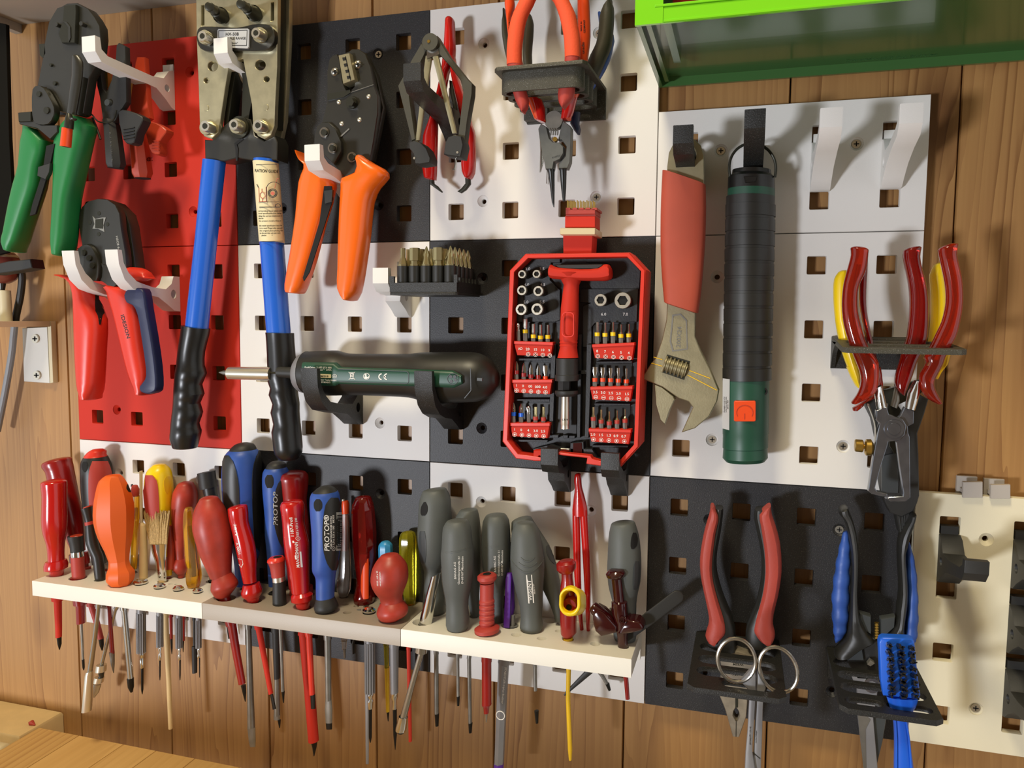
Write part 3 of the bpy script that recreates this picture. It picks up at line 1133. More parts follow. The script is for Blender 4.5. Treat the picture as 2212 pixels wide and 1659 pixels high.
for k in range(170):
    a = random.random()
    b = a + random.uniform(-.05, .05)
    zz = .0205 + random.uniform(-.0022, .0022)
    top = r3((1248 + 262 * a, 745 + random.random() * 38))[0]
    bot = r3((1320 + 150 * b, 1085))[0]
    hairs.append(path([(top[0], top[1], zz, .6), ((top[0] * .45 + bot[0] * .55) + random.uniform(-2, 2), (top[1] + bot[1]) / 2, .0205 + (zz - .0205) * .7, 1.6), (bot[0], bot[1], .0205 + (zz - .0205) * .4, 1.9)], 1, 4))
o = t.part('bristles', hairs, 'bristle')
o['kind'] = 'stuff'
driver('red fluted screwdriver leaning behind the small amber one', (391, 1246), .0085,
       [('handle', r3((1570, 500, 1755, 500), (1535, 560, 1785, 560), (1520, 660, 1790, 660), (1517, 780, 1770, 780), (1525, 900, 1740, 900), (1540, 1020, 1700, 1020), (1555, 1150, 1668, 1150), (1562, 1240, 1662, 1240)), 'red_worn', dict(n=2, c0=.5)),
        ('collar', R3((1230, 1560, 1665), (1280, 1528, 1690), (1330, 1526, 1690), (1375, 1570, 1668)), 'red_worn'),
        ('ferrule', R3((1370, 1582, 1656), (1432, 1586, 1654))[0:2], 'red_worn')],
       [('shaft', R7((540, 1356, 1384), (705, 1360, 1382)), 'red_dark'), ('bit', R7((705, 1360, 1376), (790, 1364, 1370)), 'tip_black')])
driver('small transparent amber screwdriver at the right end of the white shelf', (419, 1264), .0245,
       [('handle', R3((725, 1655, 1735), (770, 1638, 1752), (900, 1630, 1775), (1100, 1640, 1800), (1250, 1650, 1815), (1320, 1672, 1822), (1400, 1656, 1830), (1470, 1662, 1822), (1525, 1692, 1800)), 'amber', dict(n=2, c0=.35, sides=8)),
        ('core', R3((900, 1690, 1740), (1400, 1720, 1770)), 'black_soft', dict(parent='handle'))],
       [('shaft', R7((550, 1440, 1466), (740, 1440, 1466)), 'black_soft'), ('nut_socket', R7((745, 1430, 1476), (945, 1434, 1474)), 'black_soft')])
driver('black rubber capped rod between the red fluted screwdriver and the big blue one', (452, 1262), .0085,
       [('cap', r3((1776, 382, 1962, 352), (1790, 510, 1978, 480), (1800, 540, 1984, 510)), 'black_soft', dict(c0=.03)),
        ('handle', r3((1830, 540, 1975, 510), (1850, 640, 1990, 620), (1880, 1000, 1990, 1000), (1900, 1480, 1980, 1480)), 'black_rubber')],
       [('shaft', R7((575, 1688, 1706), (690, 1704, 1714)), 'tip_black')], 'rubber_capped_rod', 'rod')
# the four precision drivers whose chrome caps lie on the shelf
PG = 'small precision screwdrivers with chrome caps'
caps = [(303.7, 1261, 15, 'largest of the four small chrome capped precision screwdrivers', (1025, 1080, 495, 795), (1040, 1078, 910), (1052, 1072, 1105)),
        (344.5, 1270, 12.5, 'precision screwdriver with a chrome cap in front of the paint brush', (1172, 1213, 515, 752), (1180, 1208, 850), (1188, 1200, 1000)),
        (385, 1275, 11.5, 'third precision screwdriver with a chrome cap from the left', (1315, 1356, 530, 760), (1325, 1353, 850), (1338, 1350, 1000)),
        (427, 1280, 10.5, 'smallest chrome capped precision screwdriver beside the taupe shelf', (1464, 1499, 550, 760), (1470, 1496, 835), (1486, 1494, 980))]


def precision(cx, cy, r, lab, kn_, nk, tp, zf, rev=None):
    c = Pz(cx, cy, ZT)
    d = -c.y
    t = Thing('precision_screwdriver', lab, 'screwdriver', (c.x, c.y, ZT), PG)
    R_ = r * mpp(c)
    t.part('cap', bar3(c + Vector((0, 0, .0002)), c + Vector((0, 0, .0030)), R_, prof=[(0, R_ * .72), (.25, R_), (.65, R_), (1, R_ * .72)], sides=14), 'chrome')
    t.part('cap_dimple', bar3(c + Vector((0, 0, .0030)), c + Vector((0, 0, .0034)), R_ * .38, sides=12), 'nickel')
    rows = rr(zf, (kn_[2], kn_[0], kn_[1]), (kn_[3], kn_[0] + (tp[0] - kn_[0]) * .12, kn_[1] + (tp[1] - kn_[1]) * .05))
    q = V(*mid(rows[0]), d)
    hw = (V(rows[0][0], rows[0][1], d) - V(rows[0][2], rows[0][3], d)).length / 2
    bore(c, q, hw)
    gr = []
    e = V(*mid(rows[1]), d)
    for k in range(12):
        a = 2 * math.pi * k / 12
        o_ = Vector((math.cos(a), math.sin(a), 0)) * hw * .93
        gr.append(bar3(q + o_, e + o_, hw * .13, sides=5))
    t.part('knurled_sleeve', [bar3(c, q, hw * .95), rib(rows, d, ratio=1.0, sides=16)] + gr, 'satin_grey')
    y1 = kn_[3]
    cxm, w = (nk[0] + nk[1]) / 2, (nk[1] - nk[0]) / 2
    ax = (kn_[0] + kn_[1]) / 2
    t.part('chuck', rib(rr(zf, (y1, cxm - w * .6, cxm + w * .6), (y1 + 15, cxm - w * .95, cxm + w), (y1 + 40, cxm - w * .5, cxm + w * .55), (y1 + 55, cxm - w * .95, cxm + w), (nk[2], cxm - w * .75, cxm + w * .75)), d), 'chrome')
    t.part('blade', rib(rr(zf, (nk[2], tp[0] - 1, tp[1] + 1), (tp[2] - 35, tp[0], tp[1]), (tp[2], (tp[0] + tp[1]) / 2 - 3, (tp[0] + tp[1]) / 2 + 3)), d), 'tip_black')
    return t


for a in caps:
    precision(*a, r7)
# ---------------------------------------------------------------- middle shelf
driver('large worn red screwdriver leaning at the left end of the taupe shelf', (484, 1294), .0375,
       [('handle', r3((1790, 650, 2000, 640), (1745, 730, 2060, 730), (1728, 830, 2098, 830), (1730, 930, 2126, 930), (1762, 1050, 2140, 1040), (1800, 1180, 2138, 1160), (1862, 1320, 2130, 1290), (1905, 1420, 2128, 1390)), 'red_worn', dict(n=2, c0=.42, sides=20)),
        ('collar', r3((1925, 1400, 2125, 1370), (1908, 1500, 2190, 1460), (1912, 1540, 2188, 1510), (1950, 1600, 2120, 1590), (1985, 1650, 2085, 1645)), 'red_worn', dict(n=2, sides=20))],
       [('shaft', r8((278, 400, 340, 390), (312, 590, 368, 582), (352, 792, 404, 786)), 'red_dark'), ('blade', r8((368, 800, 404, 796), (380, 850, 406, 850), (396, 908, 402, 908)), 'tip_black')])
t = driver('red insulated screwdriver marked 1000 V beside the worn red one', (547, 1298), .0360,
           [('handle', r4((388, 675, 574, 650), (392, 720, 584, 720), (408, 800, 586, 800), (432, 900, 612, 890), (452, 1000, 640, 980), (470, 1080, 656, 1070), (490, 1170, 662, 1160), (512, 1270, 658, 1270), (530, 1350, 660, 1350)), 'red_gloss', dict(n=2, c0=.25, sides=18)),
            ('collar', r4((528, 1370, 690, 1360), (508, 1440, 716, 1420), (516, 1475, 712, 1455), (552, 1500, 690, 1490)), 'red_gloss', dict(sides=18)),
            ('ferrule', R4((1490, 556, 690), (1545, 562, 686)), 'red_gloss')],
           [('shaft', r8((466, 425, 510, 415), (510, 640, 548, 636), (552, 858, 585, 852)), 'red_print'), ('blade', r8((562, 860, 584, 856), (580, 962, 604, 955)), 'tip_black', dict(ratio=.3))])
shelf_text(t, '1000 V', r4((512, 1106))[0], r4((484, 985))[0], 6, 'ink_white', 21)
shelf_text(t, '\u0394 VDE', r4((488, 950))[0], r4((462, 795))[0], 6, 'ink_white', 20)
lz = r4((480, 1132), (520, 1140), (530, 1180), (514, 1214), (490, 1182))
t.part('lozenge_mark', [decal(t.handle, t.org, [(*a, b[0], b[1]), (a[0] + 1, a[1] + .8, b[0] + 1, b[1] + .8)], .0002, 1, 4) for a, b in zip(lz, lz[1:] + lz[:1])], 'ink_white', t.handle)
driver('tall blue and black soft grip screwdriver, biggest handle on the taupe shelf', (530, 1262), .0150,
       [('handle', R4((135, 400, 660), (170, 365, 690), (230, 345, 704), (320, 334, 706), (480, 334, 706), (700, 355, 704), (900, 400, 702), (1100, 440, 690), (1250, 455, 640), (1380, 470, 600)), 'blue_soft', dict(n=2, sides=22)),
        ('crown', R4((70, 500, 580), (85, 450, 630), (120, 410, 655), (140, 402, 660)), 'black_soft', dict(c0=.05, n=2)),
        ('left_grip', R4((190, 350, 400), (240, 336, 440), (330, 330, 470), (480, 330, 495), (700, 350, 500), (900, 395, 505), (1000, 420, 500)), 'black_rubber', dict(d=.0195, n=2, ratio=.9)),
        ('right_grip', R4((150, 670, 692), (260, 630, 708), (420, 612, 708), (700, 618, 706), (1000, 632, 702), (1300, 640, 700)), 'black_rubber', dict(d=.0190, n=2, ratio=1.2)),
        ('hang_hole', R4((225, 375, 395), (260, 362, 408), (340, 362, 408), (380, 372, 396)), 'hole_dark', dict(d=.0270, ratio=.3))],
       [('shaft', R8((420, 400, 440), (900, 410, 458), (1080, 412, 466)), 'steel_dull'), ('blade', R8((1080, 412, 466), (1170, 422, 468), (1208, 430, 466)), 'steel_dull', dict(ratio=.25))])
t = driver('blue and black screwdriver lettered along its grip, half hidden by the red one', (592, 1270), .0170,
           [('handle', R4((300, 735, 930), (340, 710, 955), (450, 706, 960), (600, 716, 950), (750, 728, 940), (900, 730, 935), (1050, 745, 925), (1150, 752, 920), (1300, 760, 900), (1380, 765, 890)), 'blue_soft', dict(n=2, sides=22)),
            ('crown', R4((242, 790, 890), (265, 755, 925), (302, 735, 930)), 'black_soft', dict(c0=.1, n=2)),
            ('right_grip', R4((420, 870, 910), (500, 832, 930), (700, 812, 935), (850, 825, 930), (980, 860, 915), (1030, 895, 910)), 'black_rubber', dict(d=.0215, n=2, ratio=.9)),
            ('hang_hole', R4((365, 755, 795), (400, 735, 812), (450, 738, 812), (485, 755, 795)), 'hole_dark', dict(d=.0285, ratio=.2))],
           [('sleeve', R8((440, 576, 634), (755, 588, 632)), 'black_soft'), ('shaft', R8((755, 592, 628), (1000, 588, 632)), 'steel_dull'), ('blade', R8((995, 586, 632), (1030, 588, 628)), 'steel_dull', dict(ratio=.3)),
            ('long_point', R8((1030, 612, 636), (1083, 624, 630)), 'tip_black')])
text(t, 'PROTOP', r4((850, 832))[0] + (.0330,), r4((848, 525))[0] + (.0330,), 11, 'ink_grey', t.handle)
driver('tall red insulated screwdriver with a knob head behind the lettered red one', (664, 1288), .0120,
       [('handle', R4((350, 855, 1115), (380, 845, 1134), (420, 850, 1136), (520, 868, 1130), (620, 880, 1120), (760, 890, 1135), (900, 900, 1145), (1050, 905, 1145), (1200, 930, 1130), (1400, 950, 1130)), 'red_dark', dict(n=2, c0=.18, sides=18)),
        ('collar', R4((1395, 960, 1176), (1450, 955, 1182), (1480, 980, 1160)), 'red_soft')],
       [('shaft', R8((460, 753, 822), (800, 785, 860), (1170, 815, 890)), 'red_print'), ('blade', R8((1165, 830, 882), (1210, 842, 874), (1270, 852, 858)), 'tip_black')])
t = driver('red insulated screwdriver with white print in the middle of the taupe shelf', (654, 1312), .0370,
           [('handle', R4((615, 882, 1085), (650, 870, 1100), (720, 880, 1104), (800, 890, 1100), (900, 896, 1120), (1000, 905, 1143), (1100, 922, 1146), (1200, 945, 1146), (1320, 962, 1146), (1440, 975, 1150)), 'red_gloss', dict(n=3, c0=.22, sides=20)),
            ('collar', R4((1435, 990, 1140), (1470, 968, 1178), (1515, 972, 1176), (1540, 1010, 1150)), 'red_gloss', dict(sides=20)),
            ('ferrule', R4((1535, 1012, 1152), (1608, 1018, 1148)), 'red_gloss')],
           [('shaft', R8((470, 800, 844), (860, 822, 862)), 'red_plier'), ('blade', R8((860, 830, 864), (955, 834, 866)), 'tip_black', dict(ratio=.35))])
shelf_text(t, '1187-Profi', r4((1000, 938))[0], r4((985, 765))[0], 8, 'ink_white', 27)
shelf_text(t, '\u2296 0,8 x 4,0 x 100', r4((1050, 968))[0], r4((1028, 760))[0], 6, 'ink_white', 27)
shelf_text(t, 'MANNESMANN', r4((1052, 1218))[0], r4((1034, 985))[0], 8, 'ink_white', 27.5)
t.part('print_bar', [decal(t.handle, t.org, R4((970, 984, 1000), (1140, 1012, 1024)), .0002, 1, 2), decal(t.handle, t.org, R4((1070, 1052, 1066), (1212, 1062, 1080)), .0002, 1, 2)], 'ink_white', t.handle)
driver('small red and black nut driver with an open funnel top on the taupe shelf', (604, 1305), .0360,
       [('body', R4((1340, 802, 924), (1460, 800, 930), (1575, 802, 935)), 'black_soft'),
        ('ring', R4((1300, 796, 920), (1342, 800, 924)), 'nickel'),
        ('neck', R4((1150, 750, 920), (1180, 765, 918), (1220, 780, 918), (1300, 792, 920)), 'red_soft', dict(n=2)),
        ('funnel', R4((1120, 775, 905), (1140, 752, 920), (1158, 750, 920)), 'red_plier'),
        ('socket', R4((1116, 810, 890), (1124, 805, 895)), 'hole_dark')],
       [('shaft', R8((580, 628, 650), (840, 636, 660)), 'steel_dull'), ('bit', R8((840, 638, 662), (915, 648, 656)), 'tip_black')], 'nut_driver', 'nut driver')
t = driver('front blue and black screwdriver with a price sticker on its grip', (704, 1322), .0380,
           [('handle', R4((520, 1165, 1405), (560, 1146, 1422), (640, 1142, 1432), (760, 1150, 1436), (900, 1160, 1438), (1050, 1162, 1430), (1150, 1163, 1418), (1235, 1166, 1400), (1300, 1195, 1386), (1400, 1198, 1378), (1492, 1200, 1374)), 'blue_soft', dict(n=3, sides=24)),
            ('crown', R4((470, 1240, 1340), (488, 1205, 1375), (522, 1165, 1405)), 'black_soft', dict(c0=.1, n=2)),
            ('grip_panel', R4((575, 1340, 1400), (640, 1290, 1425), (780, 1268, 1436), (950, 1262, 1438), (1080, 1275, 1425), (1180, 1305, 1405), (1240, 1345, 1385)), 'black_rubber', dict(d=.0378, n=2, ratio=.85)),
            ('base_flare', R4((1488, 1202, 1372), (1520, 1192, 1388), (1570, 1180, 1412), (1600, 1190, 1405), (1640, 1225, 1350)), 'black_soft', dict(n=2, sides=20)),
            ('hang_hole', R4((588, 1205, 1235), (620, 1184, 1258), (670, 1186, 1258), (700, 1205, 1235)), 'hole_dark', dict(d=.0440, ratio=.15))],
           [('shaft', R8((490, 922, 970), (900, 930, 972)), 'steel_dull'), ('blade', R8((895, 930, 972), (960, 926, 978), (1050, 932, 976)), 'steel_dull', dict(ratio=.3)), ('blade_tip', R8((1048, 932, 976), (1092, 936, 975)), 'tip_black', dict(ratio=.25))])
t.part('sticker', decal(t.handle, t.org, R4((708, 1384, 1434), (1060, 1383, 1440)), .0008, 1), 'ink_grey', t.handle)
t.part('barcode', [decal(t.handle, t.org, R4((y - 2, 1390, 1430), (y - 2 + w, 1390, 1430)), .0010, 1, 5) for y, w in ((735, 9), (752, 5), (764, 14), (788, 6), (802, 10), (820, 4), (834, 12), (856, 6), (872, 5), (890, 13), (914, 7), (930, 5), (950, 12), (975, 6), (990, 9), (1015, 5), (1030, 11))], 'ink_black', t.handle)
text(t, 'PROTOP\u00ae', r4((1325, 1068))[0] + (.0476,), r4((1322, 740))[0] + (.0476,), 12, 'ink_white', t.handle)
text(t, 'CHROM VANADIUM EXTRA', r4((1350, 1048))[0] + (.0478,), r4((1348, 745))[0] + (.0478,), 4.2, 'ink_white', t.handle)
text(t, '\u2296 1,0 x 5,5 x 100   88305', r4((1372, 1064))[0] + (.0478,), r4((1370, 735))[0] + (.0478,), 4.2, 'ink_white', t.handle)
driver('clear mains tester screwdriver with an orange cap', (742, 1284), .0080,
       [('handle', R4((715, 1440, 1505), (900, 1438, 1512), (1100, 1428, 1520), (1270, 1410, 1528), (1330, 1390, 1530), (1420, 1390, 1522), (1480, 1415, 1495)), 'clear', dict(sides=8)),
        ('cap', R4((605, 1440, 1500), (640, 1436, 1510), (720, 1440, 1508)), 'orange_dip', dict(c0=.1)),
        ('cap_button', R4((588, 1440, 1465), (606, 1436, 1468)), 'nickel'),
        ('core', R4((730, 1455, 1495), (1060, 1440, 1490)), 'rust_red', dict(parent='handle'))],
       [('shaft', R8((500, 1036, 1074), (560, 1040, 1070)), 'clear'), ('blade', R8((560, 1048, 1068), (620, 1052, 1066)), 'steel_dull')])
driver('tall transparent dark red screwdriver against the dark tile', (787, 1296), .0135,
       [('handle', R4((575, 1560, 1710), (640, 1530, 1735), (760, 1526, 1750), (900, 1528, 1760), (1100, 1540, 1758), (1220, 1556, 1740), (1320, 1570, 1718), (1400, 1562, 1725), (1480, 1540, 1745), (1535, 1545, 1740)), 'ruby_clear', dict(n=2, c0=.28, sides=10)),
        ('tang', R4((1090, 1605, 1690), (1200, 1615, 1690), (1500, 1610, 1690)), 'orange_dip', dict(d=.0185, parent='handle', ratio=.6))],
       [('shaft', R8((520, 1106, 1124), (592, 1110, 1122)), 'tip_black')])
driver('small screwdriver with a chipped light blue top behind the stubby one', (829, 1300), .0115,
       [('handle', R4((985, 1795, 1885), (1010, 1776, 1905), (1100, 1775, 1908), (1300, 1790, 1900), (1500, 1800, 1890)), 'blue_light', dict(n=2, c0=.35, sides=8))],
       [('sleeve', R8((530, 1316, 1352), (682, 1322, 1354)), 'olive_clear', dict(label='green tinted upper sleeve')), ('shaft', R8((682, 1322, 1354), (975, 1332, 1358)), 'yellow_dirty'), ('bit', R8((975, 1336, 1356), (1038, 1344, 1350)), 'tip_black')])
t = driver('stubby red screwdriver at the front edge of the taupe shelf', (843, 1342), .0390,
           [('handle', R4((1110, 1790, 1970), (1150, 1752, 2010), (1210, 1718, 2045), (1290, 1702, 2056), (1360, 1708, 2050), (1430, 1740, 2020), (1490, 1785, 2000), (1540, 1795, 2005)), 'red_worn', dict(n=2, c0=.28, sides=20)),
            ('flare', R4((1530, 1795, 2005), (1580, 1765, 2045), (1620, 1756, 2056), (1660, 1770, 2040), (1690, 1795, 1985), (1715, 1815, 1950)), 'red_worn', dict(n=2, sides=18))],
           [], 'stubby_screwdriver', 'screwdriver')
shelf_text(t, '0325 - 4,0 x 25', r4((1775, 1415))[0], r4((1768, 1218))[0], 3.5, 'ink_white', 37)
shelf_text(t, 'chrom vanadium', r4((1800, 1408))[0], r4((1792, 1238))[0], 3, 'ink_white', 38)
driver('transparent yellow green screwdriver at the right end of the taupe shelf', (886, 1304), .0072,
       [('handle', R4((895, 1985, 2105), (940, 1966, 2124), (1100, 1966, 2126), (1300, 1985, 2124), (1500, 2008, 2122), (1560, 2020, 2110)), 'olive_clear', dict(n=2, c0=.25, sides=8)),
        ('tang', R4((920, 1995, 2035), (1020, 2000, 2040)), 'gun_metal', dict(parent='handle'))],
       [('shaft', R8((560, 1468, 1496), (900, 1476, 1502), (1170, 1482, 1506)), 'red_plier', dict(c1=.5))])
precision(797, 1323, 14, 'precision screwdriver with a chrome cap beside the stubby red screwdriver', (1195, 1256, 515, 850), (1208, 1252, 955), (1218, 1240, 1180), r8)
c = Pz(843, 1336, ZT)
t = driver('flat grey needle file hanging through the taupe shelf', (775, 1309), .0290,
           [], [('blade', R8((515, 1187, 1215), (1000, 1195, 1220), (1320, 1198, 1218)), 'satin_grey', dict(ratio=.35, c1=.4))], 'needle_file', 'file')
t = driver('precision screwdriver with a knurled sleeve hanging under the stubby screwdriver', (851, 1330), .0270,
           [], [('knurled_sleeve', R8((540, 1355, 1418), (850, 1362, 1416)), 'satin_grey'), ('chuck', R8((850, 1366, 1412), (875, 1362, 1414), (900, 1374, 1406), (955, 1372, 1408)), 'chrome'), ('blade', R8((955, 1376, 1406), (1130, 1380, 1406), (1228, 1392, 1396)), 'tip_black')],
           'precision_screwdriver', 'screwdriver', PG)

# ---------------------------------------------------------------- right shelf
GS = 'grey handled screwdrivers'


def panel(t, name, rows, dd, m='grey_slate', ratio=.8):
    return t.part(name, decal(t.handle, t.org, rows, .0003), m, t.handle)


t = driver('largest grey handled screwdriver at the left end of the cream shelf', (936, 1316), .0170,
           [('handle', r5((300, 200, 470, 185), (280, 250, 498, 240), (272, 330, 506, 320), (268, 430, 512, 380), (264, 480, 514, 470), (272, 600, 500, 600), (290, 690, 470, 690), (312, 760, 432, 750), (310, 860, 440, 860), (302, 960, 458, 960), (300, 1050, 460, 1050)), 'grey_rubber', dict(n=2, c0=.16, sides=20))],
           [('shaft', R8((590, 1650, 1682), (990, 1654, 1684)), 'steel_dull'), ('bit', R8((988, 1654, 1686), (1070, 1660, 1682)), 'tip_black')], group=GS)
panel(t, 'hang_hole', R5((275, 312, 325), (310, 294, 338), (350, 290, 334), (370, 298, 320)), .0265, 'hole_dark', .2)
panel(t, 'oval_inlay', R5((480, 285, 318), (540, 276, 326), (640, 278, 328), (700, 296, 322)), .0260, 'grey_slate', .3)
t = driver('grey handled screwdriver with a printed address, frontmost on the left', (989, 1361), .0400,
           [('handle', R5((410, 468, 622), (450, 444, 642), (520, 438, 652), (590, 434, 658), (640, 429, 663), (760, 436, 662), (860, 446, 650), (940, 462, 632), (1020, 466, 626), (1130, 464, 634), (1195, 482, 600)), 'grey_rubber', dict(n=2, c0=.2, sides=20)),
            ('ridge', r5((432, 604, 660, 580), (432, 614, 660, 590)), 'grey_rubber', dict(ratio=1.015))],
           [('shaft', R8((610, 1797, 1820), (875, 1800, 1822)), 'steel_dull'), ('bit', R8((872, 1800, 1824), (935, 1804, 1820)), 'tip_black')], group=GS)
for k, (s, a, b) in enumerate((('BAHAG AG', (360, 722), (352, 435)), ('Gutenbergstra\u00dfe 21', (418, 812), (424, 342)), ('D-68167 Mannheim', (478, 800), (482, 335)))):
    shelf_text(t, s, t8(a)[0], t8(b)[0], 4.6, 'ink_white', 36)
driver('grey handled screwdriver standing behind the one with the printed address', (1026, 1328), .0150,
       [('handle', R5((335, 560, 690), (400, 522, 706), (480, 512, 712), (600, 520, 714), (760, 540, 712), (900, 600, 704), (1000, 625, 700), (1082, 640, 698)), 'grey_rubber', dict(n=2, c0=.25, sides=18))],
       [('shaft', R8((620, 1870, 1898), (1050, 1878, 1904)), 'steel_dull'), ('bit', R8((1050, 1878, 1908), (1115, 1882, 1902)), 'tip_black')], group=GS)
t = driver('grey handled screwdriver with a printed address, behind the red ribbed handle', (1077, 1339), .0190,
           [('handle', R5((370, 745, 890), (410, 724, 912), (480, 718, 920), (560, 714, 922), (680, 718, 922), (800, 738, 910), (900, 780, 880), (1000, 790, 872), (1118, 798, 872)), 'grey_rubber', dict(n=2, c0=.2, sides=20)),
            ('ridge', r5((714, 568, 922, 545), (714, 578, 922, 555)), 'grey_rubber', dict(ratio=1.015))],
           [], group=GS)
for k, (s, a, b) in enumerate((('BAHAG AG', (1040, 605), (1032, 330)), ('Gutenbergstra\u00dfe 21', (1098, 672), (1104, 238)), ('D-68167 Mannheim', (1155, 662), (1160, 230)))):
    shelf_text(t, s, t8(a)[0], t8(b)[0], 4.4, 'ink_white', 32)
t = driver('grey handled screwdriver leaning to the right behind the one with the white logo', (1203, 1336), .0115,
           [('handle', r5((925, 420, 1070, 385), (930, 520, 1130, 480), (1010, 640, 1190, 570), (1075, 760, 1232, 670), (1130, 860, 1262, 790), (1175, 950, 1278, 900), (1210, 1030, 1282, 1010), (1235, 1112, 1285, 1112)), 'grey_rubber', dict(n=2, c0=.3, sides=18))],
           [('shaft', r5((1545, 1490, 1572, 1482), (1590, 1560, 1612, 1552)), 'steel_dull', dict(bore=False)), ('bit', r5((1585, 1555, 1615, 1546), (1608, 1602, 1626, 1596)), 'tip_black')], group=GS)
panel(t, 'oval_inlay', r5((1170, 585, 1190, 575), (1172, 630, 1210, 610), (1195, 680, 1240, 665), (1225, 710, 1245, 700)), .0205, 'grey_slate', .3)
t = driver('grey handled screwdriver with a white logo, front and centre of the cream shelf', (1148, 1361), .0265,
           [('handle', R5((425, 955, 1085), (470, 932, 1118), (540, 922, 1136), (620, 918, 1150), (700, 919, 1161), (800, 936, 1158), (900, 958, 1150), (1000, 984, 1148), (1090, 990, 1142), (1150, 984, 1150), (1198, 1010, 1130)), 'grey_rubber', dict(n=2, c0=.22, sides=22))],
           [('shaft', R5((1436, 1078, 1106), (1600, 1082, 1108)), 'steel_dull'), ('bit', rows_xy((1535, 1154, 1164), (1562, 1157, 1163)), 'tip_black')], group=GS)
for k, (x0_, x1_, y0_, dy) in enumerate(((1465, 1690, 345, 62), (1425, 1735, 425, 75), (1300, 1850, 380, 215))):
    arcs = []
    for i in range(13):
        x_ = x0_ + (x1_ - x0_) * i / 12
        y_ = y0_ + dy * (1 - (2 * i / 12 - 1) ** 2)
        a_ = t8((x_, y_), (x_, y_ + 14))
        arcs.append((*a_[0], *a_[1]))
    t.part('grip_ridge', decal(t.handle, t.org, arcs, .0004, 1, 2), 'grey_rubber', t.handle)
shelf_text(t, 'WISENT', t8((1660, 1128))[0], t8((1632, 690))[0], 8, 'ink_white', 38.5)
shelf_text(t, 'Made in EU', t8((1712, 972))[0], t8((1688, 800))[0], 3.2, 'ink_white', 38.5)
ap = t.d + 38.5 * mpp(V(1148, 1260, t.d)) + .0002
t.part('logo_bar', [decal(t.handle, t.org, rr(t8, (645, 1636, 1652), (1122, 1670, 1690)), .0002, 1, 2), decal(t.handle, t.org, rr(t8, (650, 1550, 1570), (1132, 1590, 1612)), .0002, 1, 2)], 'ink_white', t.handle)
t = driver('grey handled screwdriver standing alone at the right end of the cream shelf', (1350, 1376), .0225,
           [('handle', r5((1625, 430, 1795, 420), (1612, 490, 1815, 480), (1606, 560, 1828, 540), (1600, 680, 1838, 640), (1598, 740, 1840, 730), (1606, 850, 1834, 840), (1622, 920, 1818, 910), (1640, 1000, 1806, 990), (1648, 1120, 1806, 1110), (1640, 1180, 1812, 1180), (1650, 1245, 1800, 1245)), 'grey_rubber', dict(n=2, c0=.2, sides=20))],
           [], group=GS)
panel(t, 'hang_hole', R5((490, 1780, 1800), (530, 1768, 1812), (580, 1764, 1806), (605, 1770, 1785)), .0335, 'hole_dark', .2)
panel(t, 'oval_inlay', R5((690, 1795, 1820), (740, 1782, 1830), (850, 1778, 1822), (890, 1785, 1805)), .0330, 'grey_slate', .3)
# other tools on the right shelf
t = Thing('flex_socket_bar', 'chrome tubular socket bar leaning through the left end of the cream shelf', 'socket wrench', V(917, 1340, .036), None)
p, q = V(937, 1246, .0355), V(868, 1560, .0355)
bore(p, q, .0045)
t.part('tube', rib(r5((362, 800, 430, 770), (330, 900, 408, 890), (275, 1120, 368, 1142)), .0355, sides=18), 'chrome')
t.part('rod', rib(r8((1548, 578, 1584, 590), (1490, 780, 1528, 792), (1428, 1000, 1470, 1018)), .0355), 'steel')
t.part('rod_neck', bar3(V(917, 1350, .0355), V(909, 1408, .0355), .0045), 'steel')
t.part('socket', rib(r8((1418, 1000, 1478, 1016), (1398, 1070, 1470, 1090), (1395, 1092, 1462, 1110)), .0355, sides=18), 'chrome')
t.part('socket_mouth', rib(r8((1400, 1094, 1458, 1110), (1404, 1106, 1452, 1120)), .0355), 'hole_dark')
rb = []
for y in (975, 1010, 1045, 1080, 1118):
    rb += [(y - 14, 704, 804), (y - 8, 699, 809), (y + 8, 699, 809), (y + 14, 704, 804)]
t = driver('red ribbed desoldering handle with round flanges', (1052, 1366), .0395,
           [('handle', R5((845, 704, 806), (950, 704, 802), *rb, (1140, 705, 802)), 'red_soft', dict(sides=22)),
            ('top_flange', R5((780, 700, 810), (792, 686, 824), (815, 686, 825), (838, 706, 806)), 'red_soft', dict(sides=22)),
            ('top_hole', R5((776, 728, 782), (783, 722, 788)), 'hole_dark'),
            ('base_flange', R5((1140, 705, 800), (1150, 680, 832), (1160, 664, 846), (1185, 666, 844), (1210, 690, 818)), 'red_soft', dict(sides=22))],
           [('shaft', R8((640, 1967, 2033), (930, 1968, 2034)), 'red_dark'), ('nose', R8((925, 1966, 2036), (945, 1978, 2020), (985, 1982, 2016)), 'red_dark'), ('tip', R8((985, 1988, 2010), (1045, 1994, 2002)), 'steel')], 'ribbed_tool', 'hand tool')
t = driver('grey fineliner pen with a purple clip cap hanging through the cream shelf', (1105, 1352), .0225,
           [('cap', t8((1225, 615, 1320, 620), (1205, 720, 1345, 720), (1180, 1200, 1370, 1200), (1160, 1540, 1300, 1555)), 'purple', dict(sides=12)),
            ('metal_band', t8((1285, 1320, 1368, 1330), (1275, 1560, 1360, 1550)), 'satin_grey', dict(d=.0235)),
            ('clip', t8((1230, 612, 1290, 620), (1205, 720, 1300, 725), (1170, 1540, 1270, 1550)), 'purple', dict(d=.0275, ratio=.3, sq=5))],
           [('barrel', R8((650, 2076, 2152), (900, 2066, 2138), (1318, 2050, 2118)), 'satin_grey', dict(sides=6)), ('end_plug', R8((1318, 2048, 2116), (1400, 2044, 2110)), 'purple')], 'fineliner_pen', 'pen')
